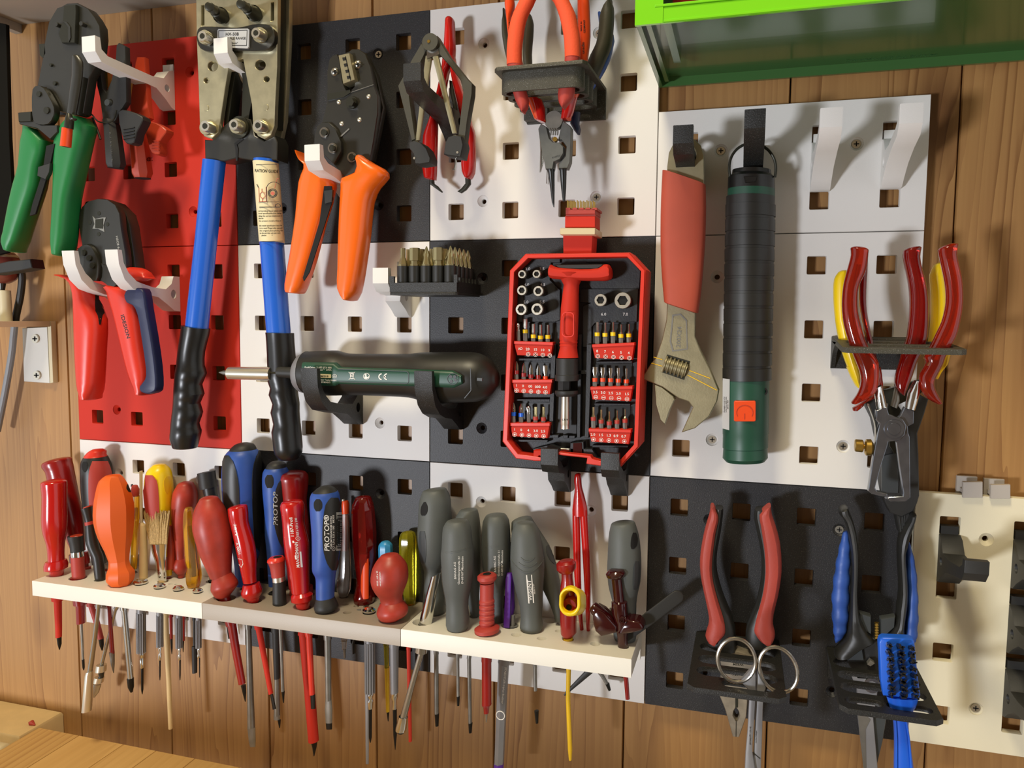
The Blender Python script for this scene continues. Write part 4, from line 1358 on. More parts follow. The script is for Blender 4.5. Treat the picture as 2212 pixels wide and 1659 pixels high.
text(t, 'STAEDTLER triplus fineliner', r8((2124, 650))[0] + (.0356,), r8((2095, 950))[0] + (.0356,), 4.6, 'ink_white', t.o)
t.part('print_ring', torus3(V(*r8((2092, 1000))[0], .0350), .0030, .0003, (0, 1, 0), 20, 5), 'ink_white')
# test clips
t = Thing('test_clip', 'dark red test clip with a yellow shroud on a yellow probe', 'test clip', V(1227, 1385, .034))
D_ = .0335
t.part('body', rib(t6((285, 380, 452, 370), (288, 470, 452, 465), (270, 600, 470, 590), (262, 800, 520, 800), (264, 1000, 515, 1000), (268, 1120, 508, 1120), (275, 1260, 508, 1250), (305, 1310, 460, 1305), (350, 1340, 410, 1340)), D_, n=1, sides=18), 'red_dark')
t.part('push_cap', rib(t6((245, 215, 468, 205), (210, 250, 502, 240), (215, 330, 500, 325), (250, 372, 470, 366), (285, 390, 455, 385)), D_, c0=.15, sides=20), 'red_dark')
ring_o, ring_i = [], []
for k in range(24):
    a = 2 * math.pi * k / 24
    c, s_ = math.cos(a), math.sin(a)
    oy = (760 if s_ < 0 else 850)
    ring_o.append(t6((405 + 157 * c, oy + 165 * s_))[0])
    ring_i.append(t6((400 + 112 * c, oy + 118 * s_))[0])
t.part('shroud', [plate(ring_o, .0520, .0040, [ring_i], bevel=.0012, seg=3),
                  slab([(V(*q, .050).x, V(*q, .050).z) for q in ring_o], [[(V(*q, .050).x, V(*q, .050).z) for q in ring_i]], lambda x, z, h: Vector((x, h, z - (h + .050) * .35)), -.0490, -.0300)], 'yellow')
cc = V(*t6((400, 870))[0], .0475)
t.part('contact', [disc(*t6((400, 862))[0], 15, .0440, .008, 18, .5)], 'red_dark')
t.part('contact_bore', [disc(*t6((395, 885))[0], 6.5, .0442, .002, 14)], 'hole_dark')
t.part('probe', [rib(t6((308, 1330, 455, 1320), (312, 1400, 450, 1390)), D_), rib(r5((1312, 1465, 1345, 1465), (1308, 1659, 1340, 1659)) + [(1226.5, 1620, 1236.5, 1620), (1229, 1642, 1235, 1642)], D_), bar3(V(1226.5, 1388, D_), V(1228.4, 1452, D_), .0016)], 'yellow_dirty')
bore(V(1226.5, 1388, D_), V(1228.4, 1452, D_), .0026)
t = Thing('test_clip', 'glossy maroon test clip with spread wing arms on a red probe', 'test clip', V(1344, 1400, .036))
D_ = .0340
t.part('body', rib(t6((1008, 470, 1165, 465), (1042, 790, 1200, 790), (1008, 800, 1242, 810), (1012, 950, 1252, 950), (1060, 1100, 1258, 1090), (1085, 1260, 1255, 1260), (1095, 1300, 1248, 1300), (1100, 1470, 1252, 1470)), D_, sides=18), 'maroon')
t.part('push_cap', rib(t6((960, 350, 1195, 345), (926, 395, 1218, 388), (940, 440, 1205, 430), (1005, 470, 1170, 465)), D_, c0=.15, sides=20), 'maroon')
t.part('left_wing', [plate(t6((735, 1000), (790, 900), (900, 960), (1090, 1170), (1080, 1260), (860, 1318), (775, 1240), (740, 1120)), .0390, .011, bevel=.0025, seg=3),
                     rib(t6((690, 930, 795, 810), (720, 985, 850, 850), (890, 1090, 1010, 990), (1060, 1200, 1110, 1150)), .0350, c0=.25, sides=16)], 'maroon')
t.part('right_wing', plate(t6((1230, 1050), (1270, 1070), (1400, 1090), (1465, 1160), (1470, 1215), (1400, 1245), (1290, 1270), (1180, 1285), (1100, 1270)), .0390, .012, bevel=.003, seg=3, sm=2), 'maroon')
t.part('mark_ring', torus3(V(*t6((1172, 1075))[0], .0400), .0022, .0003, (0, 1, 0), 20, 5), 'maroon')
t.part('probe', [rib(r5((1715, 1510, 1748, 1510), (1728, 1659, 1758, 1659)), D_), bar3(V(1345, 1398, D_), V(1352, 1466, D_), .0016)], 'red_dark')
bore(V(1345, 1398, D_), V(1352, 1466, D_), .0018)
# tweezers
t = Thing('tweezers', 'long red dipped tweezers standing upright on the cream shelf', 'tweezers', V(1265, 1370, .014))
D_ = .0140
t.part('bow', rib(r5((1370, 90, 1415, 85), (1366, 130, 1420, 120), (1372, 180, 1424, 170), (1360, 260, 1445, 250), (1354, 330, 1460, 320), (1355, 375, 1462, 370)), D_, thick=.0028, n=2, c0=.6), 'red_gloss')
t.part('left_arm', rib(r5((1354, 370, 1407, 362), (1358, 560, 1412, 560), (1368, 800, 1416, 800), (1390, 1020, 1425, 1020), (1408, 1180, 1436, 1182)), D_, thick=.0024, n=2), 'red_gloss')
t.part('right_arm', rib(r5((1406, 362, 1462, 370), (1420, 560, 1474, 560), (1434, 800, 1484, 800), (1445, 1020, 1483, 1020), (1454, 1180, 1482, 1182)), D_, thick=.0024, n=2), 'red_gloss')
t.part('tip_sleeve', [rib(r5((1410, 1180, 1434, 1180), (1418, 1218, 1436, 1218)), D_), rib(r5((1456, 1180, 1480, 1180), (1460, 1218, 1476, 1218)), D_)], 'clear')
t = Thing('tweezers', 'black flat tweezers leaning far out to the right over the dark tile', 'tweezers', V(1370, 1380, .024))
a, b, w = V(*t6((1960, 735))[0], .0220), V(*t6((1180, 1330))[0], .0300), .0042
ax = (b - a).normalized()
lat = ax.cross(YD).normalized()
t.part('arm', [tube3([(a, lat, YD, w, .0008), (a.lerp(b, .5), lat, YD, w, .0009), (b, lat, YD, w * .8, .0009)], 16, 9, c0=1.0)], 'black_soft')
e_, f_ = V(1292, 1432, .034), V(1219, 1502, .034)
t.part('tip', [bar3(e_, f_, .0028, .0006, ratio=.4), bar3(e_, V(1222, 1496, .031), .0026, .0006, ratio=.4)], 'black_soft')

# ---------------------------------------------------------------- the three shelf boards
free_left = [(370, 1261, 6), (383, 1262, 6)]
free_mid = [(745.5, 1305, 8), (750, 1323, 9), (795, 1310, 10), (770, 1309, 6)]
free_right = [(1115, 1371, 11), (1170, 1379, 10), (1207, 1363, 8), (1285.7, 1391, 11), (1189, 1341, 14)]


def shelf(label, u0, u1, material, free):
    t = Thing('screwdriver_shelf', label, 'tool shelf', uvw((u0 + u1) / 2, 10.96), 'printed screwdriver shelves')
    x0, x1 = u0 * .04 + .0002, u1 * .04 - .0002
    y0, y1 = -.0515, -.0003
    holes = []
    cand = [(x, y, r) for x, y, r in SHAFTS] + [((lambda q: (q.x, q.y, rp * mpp(q)))(Pz(a, b, ZT))) for a, b, rp in free]
    for x, y, r in cand:
        if not (x0 + r + .0012 < x < x1 - r - .0012 and y0 + r + .001 < y < y1 - r - .0006):
            continue
        if any(math.hypot(x - a, y - b) < r + s + .0006 for a, b, s in holes):
            continue
        holes.append((x, y, r))
    g = hslab([(x0, y0), (x1, y0), (x1, y1), (x0, y1)], [[(x + r * math.cos(2 * math.pi * k / 14), y + r * math.sin(2 * math.pi * k / 14)) for k in range(14)] for x, y, r in holes], ZT, ZU, .0003)
    t.part('board', g, material)
    lip = [(x0, -.006), (x1, -.006), (x1, y1), (x0, y1)]
    t.part('back_rail', hslab(lip, [], ZU - .0001, ZU - .008), material)


shelf('white printed screwdriver shelf at the left', 0, 4, 'cream_shelf', free_left)
shelf('taupe printed screwdriver shelf in the middle', 4, 8, 'taupe_print', free_mid)
shelf('cream printed screwdriver shelf at the right with the grey handles', 8, 11.93, 'cream_shelf', free_right)
# ================================================================== crimping tools at the left
def bolt(t, name, pts_r_d, m, th=.003, n=6, parent=None, sub=None, bevel=.4):
    for (x, y), r, d in pts_r_d:
        o = t.part(name, disc(x, y, r, d, th, n, bevel), m, parent)
        if sub:
            t.part(sub[0], disc(x, y, r * sub[1], d + .0003, th * .5, 12, .2), sub[2], o)


def px(zf, *pts):
    return zf(*pts)


# --- green handled crimper
t = Thing('crimping_tool', 'green handled crimping pliers with a black head and a red tipped lever', 'crimping tool', V(120, 200, .055))
t.part('head_plate', plate(s2((690, 70), (750, 35), (860, 30), (905, 55), (985, 95), (1060, 190), (1115, 290), (1125, 420), (1110, 560), (1085, 700), (995, 870), (930, 1270), (880, 1290), (760, 1270), (640, 1240), (600, 1200), (520, 980), (415, 980), (470, 690), (490, 600), (500, 470), (545, 250), (600, 150), (640, 85)), .0560, .0075, bevel=.0008), 'black_metal')
t.part('rear_plate', plate(s2((720, 60), (990, 95), (1125, 280), (1130, 470), (1080, 760), (1000, 880), (930, 1290), (560, 1290), (440, 960), (520, 480), (600, 150)), .0460, .0060, bevel=.0008), 'black_metal')
t.part('die_block', plate(s2((715, 60), (845, 50), (850, 130), (835, 480), (690, 480), (650, 380), (700, 240)), .0590, .003, bevel=.0006), 'gun_metal')
t.part('jaw_edge', plate(s2((700, 236), (745, 245), (785, 300), (790, 420), (770, 470), (760, 420), (765, 310), (735, 265)), .0596, .001), 'black_metal')
bolt(t, 'screw', [(s2((625, 270))[0], 5, .0600), (s2((905, 262))[0], 5, .0600)], 'black_metal', .004, 12)
t.part('side_lug', plate(s2((432, 488), (505, 482), (512, 600), (480, 655), (440, 620)), .0560, .012, bevel=.0008), 'gun_metal')
t.part('toggle_plate', plate(s2((360, 1000), (420, 955), (490, 985), (560, 1100), (605, 1200), (600, 1300), (540, 1390), (430, 1395), (370, 1350), (352, 1200)), .0620, .005, bevel=.0008, sm=2), 'black_metal')
bolt(t, 'rivet', [(s2((428, 1052))[0], 6, .0630), (s2((515, 1235))[0], 7.5, .0630), (s2((562, 725))[0], 3.4, .0575), (s2((606, 930))[0], 4.5, .0575)], 'gun_metal', .003, 12)
t.part('lower_link', plate(s2((198, 1258), (345, 1245), (350, 1330), (460, 1400), (640, 1400), (640, 1480), (560, 1560), (420, 1440), (215, 1390)), .0612, .010, bevel=.0008), 'black_metal')
t.part('lug_block', plate(s2((198, 1258), (345, 1245), (345, 1360), (205, 1366)), .0625, .012, bevel=.0008), 'gun_metal')
t.part('lever', rib(s2((805, 640, 900, 625), (800, 700, 935, 700), (800, 850, 930, 850), (770, 1050, 900, 1060), (745, 1270, 860, 1290)), .0640, thick=.0022, n=2, c0=.4), 'black_metal')
t.part('spring_arm', rib(s2((940, 870, 995, 880), (930, 1000, 980, 1010), (900, 1280, 930, 1300)), .0560, thick=.004), 'gun_metal')
t.part('lever_stem', rib(s2((745, 1265, 800, 1275), (725, 1330, 835, 1335), (712, 1440, 826, 1445)), .0690), 'gun_metal')
t.part('pin', rib(s2((780, 1310, 800, 1310), (776, 1330, 866, 1330), (785, 1350, 850, 1350)), .0740, .8, n=2), 'black_metal')
cp = t.part('lever_tip', rib(s2((690, 1432, 818, 1446), (680, 1520, 812, 1530), (667, 1638, 802, 1652)), .0690, sides=18), 'orange_dip', label='red plastic tip of the lever')
t.part('tip_bore', rib(s2((680, 1636, 792, 1648), (680, 1639, 792, 1652)), .0690), 'hole_dark', cp)
GL = [(55, 272, 98, 284), (48, 310, 119, 306), (43, 360, 107, 362), (32, 400, 100, 404), (22, 440, 86, 450), (10, 500, 68, 508), (5, 522, 60, 532), (18, 538, 48, 545)]
t.part('left_handle', rib(GL, .0500, thick=.0095, n=2, sq=3.2, c1=.15, sides=18), 'green')
t.part('handle_slot', plate([(100, 315), (118, 310), (104, 372), (76, 462), (64, 466), (70, 440), (92, 372)], .0597, .0016), 'hole_dark', t.o)
t.part('ratchet_pawl', plate([(82, 360), (108, 352), (106, 372), (98, 388), (80, 380)], .0608, .003, bevel=.0006), 'black_metal')
GR = [(150, 262, 196, 253), (126, 290, 207, 272), (120, 320, 201, 300), (118, 380, 185, 380), (116, 430, 175, 430), (113, 480, 170, 484), (111, 525, 166, 530), (118, 548, 158, 553)]
t.part('right_handle', rib(GR, .0500, thick=.0100, n=2, sq=2.8, c0=.1, c1=.15, sides=18), 'green')

# --- the two bent pipe clamps (test hooks) on the same hook
def clamp(label, mb, mt, dd, zf, jaw, tube, trig, trigger_rows, lip):
    t = Thing('spring_clamp', label, 'spring clamp', V(*tube[0][:2], dd), 'spring clamps on the top left white hook')
    t.part('jaw', plate(jaw, dd + .003, .0045, bevel=.0008), mb)
    t.part('body', rib(tube, dd, n=1, sides=8), mb)
    t.part('mouth', rib([tube[-1], tuple(c + (0, .8, 0, .8)[i] for i, c in enumerate(tube[-1]))], dd, ratio=.8), 'hole_dark')
    t.part('trigger', plate(trig, dd + .006, .008, bevel=.0015, seg=2, sm=2), mt)
    t.part('thumb_grip', [plate(r_, dd + .0070, .002, bevel=.0006) for r_ in trigger_rows], mt)
    t.part('contact_strip', [plate(l, dd - .001, .004) for l in lip], 'brass')
    return t


t = clamp('black insulated spring clamp with a brass strip, between the green crimper and the red clamp', 'black_soft', 'black_soft', .0420, z1,
      z1((862, 440), (868, 340), (885, 318), (935, 345), (942, 560), (945, 760), (900, 830), (855, 915), (770, 920), (742, 720), (722, 640), (718, 450), (748, 455), (755, 560), (768, 660), (792, 690), (830, 600)),
      z1((760, 905, 880, 890), (770, 960, 905, 940), (780, 1120, 930, 1100), (785, 1225, 948, 1225), (800, 1250, 930, 1260)),
      z1((880, 830), (960, 825), (1062, 870), (1055, 925), (1020, 990), (1000, 1065), (940, 1070), (905, 1000)),
      [z1((915, 960 + k * 24), (1000, 945 + k * 24), (1000, 955 + k * 24), (918, 970 + k * 24)) for k in range(4)],
      [z1((772, 470), (800, 470), (806, 660), (780, 680))])
t.part('pivot_pin', disc(*z1((798, 765))[0], 7, .0475, .004, 14, .3), 'grey_slate')
t.part('spring_wire', path([q + (.048, 1.6) for q in z1((640, 850), (680, 850), (730, 905), (800, 915), (850, 890), (870, 820))], 1.6, 8, n=3), 'gun_metal')
t.part('tail', path([q + (.044, 2.5) for q in z1((690, 880), (720, 950), (750, 1040))], 2.5, 8), 'gun_metal')
text(t, 'ELTAS-M HYDRA-10M', z1((815, 985))[0] + (.0530,), z1((830, 1205))[0] + (.0530,), 5, 'ink_faint', t.o)
t = clamp('rust red insulated spring clamp nearest the red tile on the top left hook', 'rust_red', 'rust_red', .0270, z1,
      z1((1010, 470), (1022, 425), (1078, 425), (1090, 600), (1105, 800), (1120, 880), (1060, 920), (985, 880), (968, 800), (985, 650)),
      z1((970, 900, 1085, 890), (950, 990, 1100, 960), (965, 1120, 1120, 1100), (980, 1300, 1148, 1290), (1000, 1332, 1130, 1330)),
      z1((1080, 915), (1160, 915), (1240, 968), (1225, 1010), (1190, 1060), (1195, 1130), (1180, 1155), (1130, 1140), (1100, 1060)),
      [z1((1130, 1040 + k * 22), (1185, 1050 + k * 22), (1185, 1060 + k * 22), (1132, 1050 + k * 22)) for k in range(4)],
      [z1((945, 560), (965, 575), (975, 740), (950, 700))])
text(t, 'CE', z1((1095, 1205))[0] + (.0370,), z1((1140, 1200))[0] + (.0370,), 8, 'maroon', t.o)

# --- hydraulic style large crimper
t = Thing('crimping_tool', 'large crimper with galvanised plates, blue tube handles and black grips', 'crimping tool', V(520, 300, .030))
holes = [circ(*z2((205, 493))[0], 10.5), circ(*z2((158, 600))[0], 5.5), circ(*z2((560, 485))[0], 11), circ(*z2((607, 590))[0], 6), z2((120, 40), (140, 35), (140, 185), (120, 190)), z2((638, 20), (660, 15), (660, 150), (638, 155))]
fp = z2((78, -60), (690, -60), (688, 240), (686, 500), (672, 760), (666, 940), (640, 1010), (590, 1040), (540, 1015), (505, 940), (495, 780), (430, 440), (330, 470), (300, 640), (262, 900), (245, 990), (195, 1038), (140, 1018), (108, 960), (98, 640), (84, 300))
t.part('front_plate', plate(fp, .0330, .004, holes, bevel=.0010, seg=2), 'galvanised')
t.part('rear_plate', plate(z2((110, -60), (780, -60), (776, 300), (745, 900), (715, 1040), (660, 1040), (640, 900), (600, 500), (330, 460), (260, 900), (190, 1030), (120, 960)), .0200, .004, bevel=.0008), 'galvanised')
t.part('gap_shade', plate(z2((680, -60), (706, -60), (702, 300), (684, 960), (660, 960), (676, 500)), .0285, .0080), 'gun_metal')  # added dark strip standing in for the shaded gap between the plates
t.part('jaw_block', plate(z2((325, -60), (440, -60), (440, 180), (420, 200), (440, 360), (330, 360), (330, 120)), .0280, .012), 'black_metal')
t.part('inner_arm', [plate(z2((345, 480), (385, 500), (352, 700), (320, 950), (285, 950), (300, 700)), .0270, .010, bevel=.0006), plate(z2((400, 420), (470, 470), (495, 760), (470, 900), (420, 900), (430, 600)), .0240, .008)], 'gun_metal')
lp = t.part('link_plate', plate(z2((85, 240), (110, 200), (200, 195), (380, 205), (500, 180), (600, 178), (650, 200), (668, 270), (650, 340), (590, 378), (450, 380), (300, 378), (180, 385), (110, 360), (85, 300)), .0370, .0042, bevel=.0012, seg=2, sm=2), 'black_metal')
lb = t.part('label_plate', plate(z2((242, 225), (250, 216), (468, 213), (478, 222), (474, 350), (464, 360), (250, 352), (240, 344)), .0385, .0016), 'label_silver')
t.part('label_border', plate(z2((248, 226), (464, 222), (460, 342), (246, 340)), .0386, .0003, [z2((252, 231), (460, 227), (456, 337), (250, 335))]), 'ink_black', lb)
for s, a, b, h in (('HX-50B', (300, 266), (398, 265), 6.5), ('APPLICABLE RANGE', (247, 295), (452, 294), 5), ('6mm\u00b2-50mm\u00b2', (275, 330), (405, 328), 4)):
    text(t, s, z2(a)[0] + (.0386,), z2(b)[0] + (.0386,), h, 'ink_black', lb)
bolt(t, 'bolt', [(z2((140, 275))[0], 15, .0400), (z2((550, 258))[0], 16, .0400), (z2((152, 950))[0], 16, .0365), (z2((378, 940))[0], 16, .0365), (z2((550, 943))[0], 16, .0365)], 'galvanised', .005, 20, None)
bolt(t, 'bolt_head', [(z2((125, 268))[0], 11, .0465), (z2((525, 245))[0], 11, .0465), (z2((145, 940))[0], 11.5, .0430), (z2((360, 930))[0], 11.5, .0430), (z2((540, 935))[0], 11.5, .0430)], 'nickel', .008, 18, None, ('socket', .55, 'gun_metal'))
t.part('pivot_washer', disc(*z2((400, 950))[0], 24, .0320, .003, 24, .5), 'gun_metal')
bolt(t, 'rivet', [(z2((155, 805))[0], 6.5, .0334), (z2((600, 800))[0], 6.5, .0334)], 'galvanised', .002, 16)
for nm, a, b in (('knob_bolt', (180, 50), (268, 118)), ('knob_bolt', (415, 30), (515, 102))):
    p, q = z2(a)[0], z2(b)[0]
    t.part(nm, [path([(q[0], q[1], .033, 17), (q[0] - 1, q[1] - 1, .037, 17), (q[0] - 2, q[1] - 2, .0372, 14), ((p[0] + q[0]) / 2, (p[1] + q[1]) / 2, .045, 12), ((p[0] + q[0]) / 2 - 1, (p[1] + q[1]) / 2 - 1, .0455, 10), (p[0], p[1], .056, 10)], 10, 18, c1=.15)], 'gun_metal')
t.part('body', plate(z2((143, 1040), (200, 1045), (262, 960), (330, 900), (420, 870), (490, 890), (520, 1010), (590, 1050), (668, 1010), (690, 1060), (686, 1195), (530, 1205), (388, 1180), (290, 1205), (146, 1190)), .0300, .014, bevel=.0015, seg=2), 'black_metal')
t.part('body_split', plate(z2((365, 1070), (420, 1030), (435, 1040), (385, 1080), (395, 1110), (390, 1200), (378, 1200), (375, 1110)), .0306, .0012), 'black')
D_ = .0260
t.part('left_tube', rib([(437, 345, 489, 350), (420, 520, 470, 526), (399, 705, 451, 712)], D_, sides=20), 'blue')
t.part('left_grip', rib([(391, 701, 455, 712), (389, 720, 453, 725), (383, 760, 444, 760), (380, 790, 443, 790), (377, 805, 448, 808), (375, 830, 438, 832), (374, 850, 443, 852), (373, 870, 434, 872), (371, 890, 440, 892), (368, 915, 432, 916), (367, 930, 437, 932), (366, 945, 434, 948), (372, 965, 428, 968)], D_, n=2, c1=.12, sides=20), 'black')
tr = t.part('right_tube', rib([(547, 345, 601, 345), (560, 520, 614, 522), (575, 720, 629, 722)], D_, sides=20), 'blue')
ls = t.part('guide_sticker', rib([(545.5, 350, 603, 352), (552, 430, 609, 432), (559.5, 523, 616, 524)], D_ + .0002, sides=24, ratio=1.0), 'label_cream')
dz = .0260 + 27.5 * mpp(V(580, 430, .026)) + .0004
pr_ = lambda pts, dd=0: plate(t4(*pts), dz + dd, .0004)


def line(a, b, w, zf=t4, d=None):
    (ax_, ay), (bx, by) = zf(a)[0], zf(b)[0]
    L = math.hypot(bx - ax_, by - ay) or 1
    nx, ny = -(by - ay) / L * w / 2, (bx - ax_) / L * w / 2
    return plate([(ax_ + nx, ay + ny), (bx + nx, by + ny), (bx - nx, by - ny), (ax_ - nx, ay - ny)], d or dz, .0003)


arc = [(350 + 75 - 130 * math.cos(a), 560 - 120 * math.sin(a)) for a in [i / 8 * math.pi * .78 for i in range(9)]]
t.part('print_lines', [line((105, 125), (480, 125), 1), line((150, 800), (520, 795), .8), line((165, 890), (530, 890), 1.3), line((190, 1510), (590, 1500), 1.1), line((298, 560), (298, 790), .8), line((452, 885), (452, 850), 1), line((452, 850), (500, 825), 1), line((500, 825), (540, 850), 1), line((540, 850), (545, 885), 1), line((120, 480), (150, 540), 1)]
       + [line(a, b, 1) for a, b in zip(arc, arc[1:])] + [plate(circ(*t4((405, 640))[0], 10), dz, .0003, [circ(*t4((405, 640))[0], 8.6)]), plate(circ(*t4((405, 640))[0], 7.6), dz, .0003, [circ(*t4((405, 640))[0], 6)])], 'ink_black', ls)
hx = [(180, 650), (215, 615), (262, 640), (270, 695), (225, 740), (182, 705)]
t.part('print_diagram', [line(a, b, .8) for a, b in zip(hx, hx[1:] + hx[:1])] + [line((155, 540), (165, 790), .8), line((285, 530), (292, 790), .8), line((210, 560), (212, 615), .8), line((222, 742), (222, 795), .8), line((165, 792), (292, 790), .8), line((440, 555), (485, 375), .7), line((485, 375), (515, 380), .7), plate(circ(*t4((405, 645))[0], 4), dz, .0003)], 'ink_red', ls)
text(t, 'RATION GUIDE', t4((82, 262))[0] + (dz - .0035,), t4((502, 278))[0] + (dz - .0035,), 6.5, 'ink_black', ls)
for s, x0, y, x1 in (('ed terminal must select and', 150, 972, 575), ('ional specification first being', 150, 1015, 560), ('iding the correct implement w', 152, 1062, 575), ('this use', 155, 1105, 240), ('the pressure model arrives at', 160, 1150, 560), ('the model specification must be', 165, 1235, 575), ('is to need Pingqi who passed', 170, 1280, 575), ('the original place placing the', 172, 1325, 590), ('to be put into use just now', 175, 1368, 548), ('please          >', 185, 1408, 425)):
    text(t, s, t4((x0, y))[0] + (dz - .002,), t4((x1, y - 4))[0] + (dz - .002,), 3.0, 'ink_black', ls)
t.part('right_grip', rib([(573, 718, 636, 720), (575, 740, 637, 742), (577, 790, 641, 790), (575, 815, 642, 815), (583, 838, 644, 838), (580, 852, 645, 852), (588, 872, 648, 872), (584, 890, 648, 890), (590, 915, 650, 915), (586, 932, 652, 932), (589, 955, 654, 955), (592, 978, 654, 978), (602, 992, 645, 992)], D_, n=2, c1=.1, sides=20), 'black')

# --- orange handled crimper
t = Thing('crimping_tool', 'orange handled ratchet crimper with a dark metal head hanging on a white hook', 'crimping tool', V(740, 340, .035))
t.part('head_plate', plate(z2((1075, 440), (1100, 412), (1135, 402), (1150, 440), (1175, 610), (1190, 650), (1215, 690), (1260, 650), (1268, 600), (1225, 380), (1245, 365), (1295, 365), (1345, 400), (1385, 500), (1410, 640), (1440, 720), (1438, 840), (1405, 1060), (1380, 1190), (1310, 1260), (1200, 1330), (1110, 1230), (1010, 1110), (960, 1050), (1020, 910), (1060, 760), (1058, 540)), .0300, .005, bevel=.0008), 'black_metal')
t.part('rear_plate', plate(z2((1090, 440), (1260, 365), (1350, 395), (1430, 560), (1480, 800), (1440, 1010), (1400, 1200), (1200, 1330), (1010, 1110), (1030, 900), (1070, 700)), .0190, .005, bevel=.0008), 'black_metal')
t.part('lower_jaw', plate(z2((1060, 700), (1230, 670), (1235, 690), (1180, 725), (1062, 748)), .0312, .003), 'gun_metal')
t.part('jaw_seam', [line((1235, 690), (1405, 632), 1.2, z2, .0306), line((1160, 1020), (1225, 960), 3, z2, .0306)], 'steel_dull')
t.part('die', plate(z2((1142, 412), (1226, 394), (1268, 596), (1178, 628)), .0345, .009, bevel=.0006), 'steel_warm')
t.part('die_groove', [plate(z2((1172 + 11 * k, 430 + 46 * k), (1198 + 11 * k, 426 + 46 * k), (1203 + 11 * k, 446 + 46 * k), (1178 + 11 * k, 452 + 46 * k)), .0348, .001) for k in range(4)] + [line((1195, 420), (1235, 600), 1.4, z2, .0348)], 'hole_dark')
for c in ((1115, 537), (1287, 482)):
    q = z2(c)[0]
    s = t.part('screw', dome(q[0], q[1], 9.5, .0300, .6, 16), 'steel')
    t.part('cross_slot', [plate(rrect(q[0] - 5, q[1] - 1.1, q[0] + 5, q[1] + 1.1), .0334, .0008), plate(rrect(q[0] - 1.1, q[1] - 5, q[0] + 1.1, q[1] + 5), .0334, .0008)], 'hole_dark', s)
for c, r in (((1148, 762), 5.5), ((1370, 722), 5.5), ((1168, 925), 5.5), ((1302, 895), 5.5), ((1043, 1093), 6)):
    q = z2(c)[0]
    t.part('rivet', dome(q[0], q[1], r, .0300, .6, 12), 'nickel')
t.part('pivot_bolt', [disc(*z2((1238, 765))[0], 13, .0318, .002, 20, .3), disc(*z2((1232, 762))[0], 9, .0350, .004, 6, .4)], 'gun_metal')
t.part('toggle_plate', plate(z2((985, 940), (1020, 912), (1070, 912), (1120, 960), (1165, 1060), (1165, 1130), (1110, 1225), (960, 1080), (965, 1010)), .0330, .003, bevel=.0006), 'black_metal')
for c in ((1036, 988), (1098, 1105), (1243, 1173)):
    q = z2(c)[0]
    dd_ = .0340 if c[0] < 1200 else .0310
    cl = t.part('retaining_clip', disc(q[0], q[1], 11, dd_, .001, 20, 0, 1, 7.5), 'steel')
    t.part('pin', disc(q[0], q[1], 7, dd_ + .0012, .002, 12, .5), 'gun_metal', cl)
t.part('left_handle', rib([(646, 330, 656, 329), (655, 350, 662, 346), (657, 368, 712, 374), (647, 396, 727, 404), (640, 470, 705, 480), (628, 550, 684, 562), (617, 612, 664, 622), (618, 630, 657, 634)], .0300, thick=.0085, n=2, sq=2.8, c1=.1, sides=18), 'orange')
t.part('handle_slot', plate([(700, 402), (716, 402), (719, 430), (703, 478), (668, 588), (656, 607), (654, 600), (690, 480)], .0392, .001), 'hole_dark')
t.part('ratchet_pawl', plate([(700, 412), (718, 410), (716, 436), (702, 440)], .0402, .002), 'black_metal')
t.part('right_handle', rib([(779, 356, 790, 340), (767, 380, 832, 364), (740, 388, 841, 382), (738, 410, 822, 404), (736, 440, 808, 436), (733, 500, 801, 504), (731, 580, 790, 584), (730, 622, 781, 632), (742, 646, 772, 648)], .0300, thick=.0100, n=2, sq=2.6, c0=.4, c1=.12, sides=18), 'orange')

# --- ferrule crimper, red and blue
t = Thing('crimping_tool', 'ferrule crimper with a round black head and red and blue handles', 'crimping tool', V(220, 600, .035))
t.part('head', plate(z5((590, 320), (582, 230), (610, 160), (660, 118), (730, 100), (800, 105), (860, 145), (892, 210), (905, 330), (935, 500), (945, 612), (900, 730), (820, 760), (760, 720), (700, 700), (640, 660), (600, 600), (610, 440)), .0440, .006, bevel=.0008), 'black_metal')
t.part('head_side', plate(z5((640, 120), (760, 98), (860, 130), (940, 210), (968, 300), (1000, 520), (1012, 620), (960, 700), (800, 740), (640, 640), (590, 300), (600, 200)), .0370, .010, bevel=.0008), 'black_metal')
q = z5((735, 292))[0]
t.part('die_opening', plate(z5((690, 228), (712, 252), (760, 242), (790, 240), (772, 300), (780, 350), (730, 325), (690, 325), (705, 290)), .0444, .0012), 'steel')
t.part('die_core', plate(z5((712, 255), (768, 248), (765, 325), (710, 320)), .0447, .001), 'gun_metal')
bolt(t, 'rivet', [(z5(c)[0], 4.5, .0443) for c in ((737, 210), (670, 278), (800, 292), (735, 365))], 'gun_metal', .002, 14)
t.part('toggle_plate', plate(z5((600, 455), (650, 440), (690, 470), (730, 560), (735, 650), (720, 715), (660, 700), (600, 640), (565, 560), (570, 490)), .0470, .004, bevel=.0008, sm=2), 'black_metal')
bolt(t, 'pin', [(z5(c)[0], 6.5, .0480) for c in ((620, 505), (660, 545), (685, 600))], 'gun_metal', .003, 12)
t.part('link', plate(z5((745, 580), (800, 600), (830, 690), (870, 745), (830, 775), (790, 740), (780, 660)), .0446, .004, bevel=.0006), 'black_metal')
text(t, 'HSC8 6-4A', z5((860, 352))[0] + (.0444,), z5((890, 545))[0] + (.0444,), 5.5, 'ink_grey', t.o)
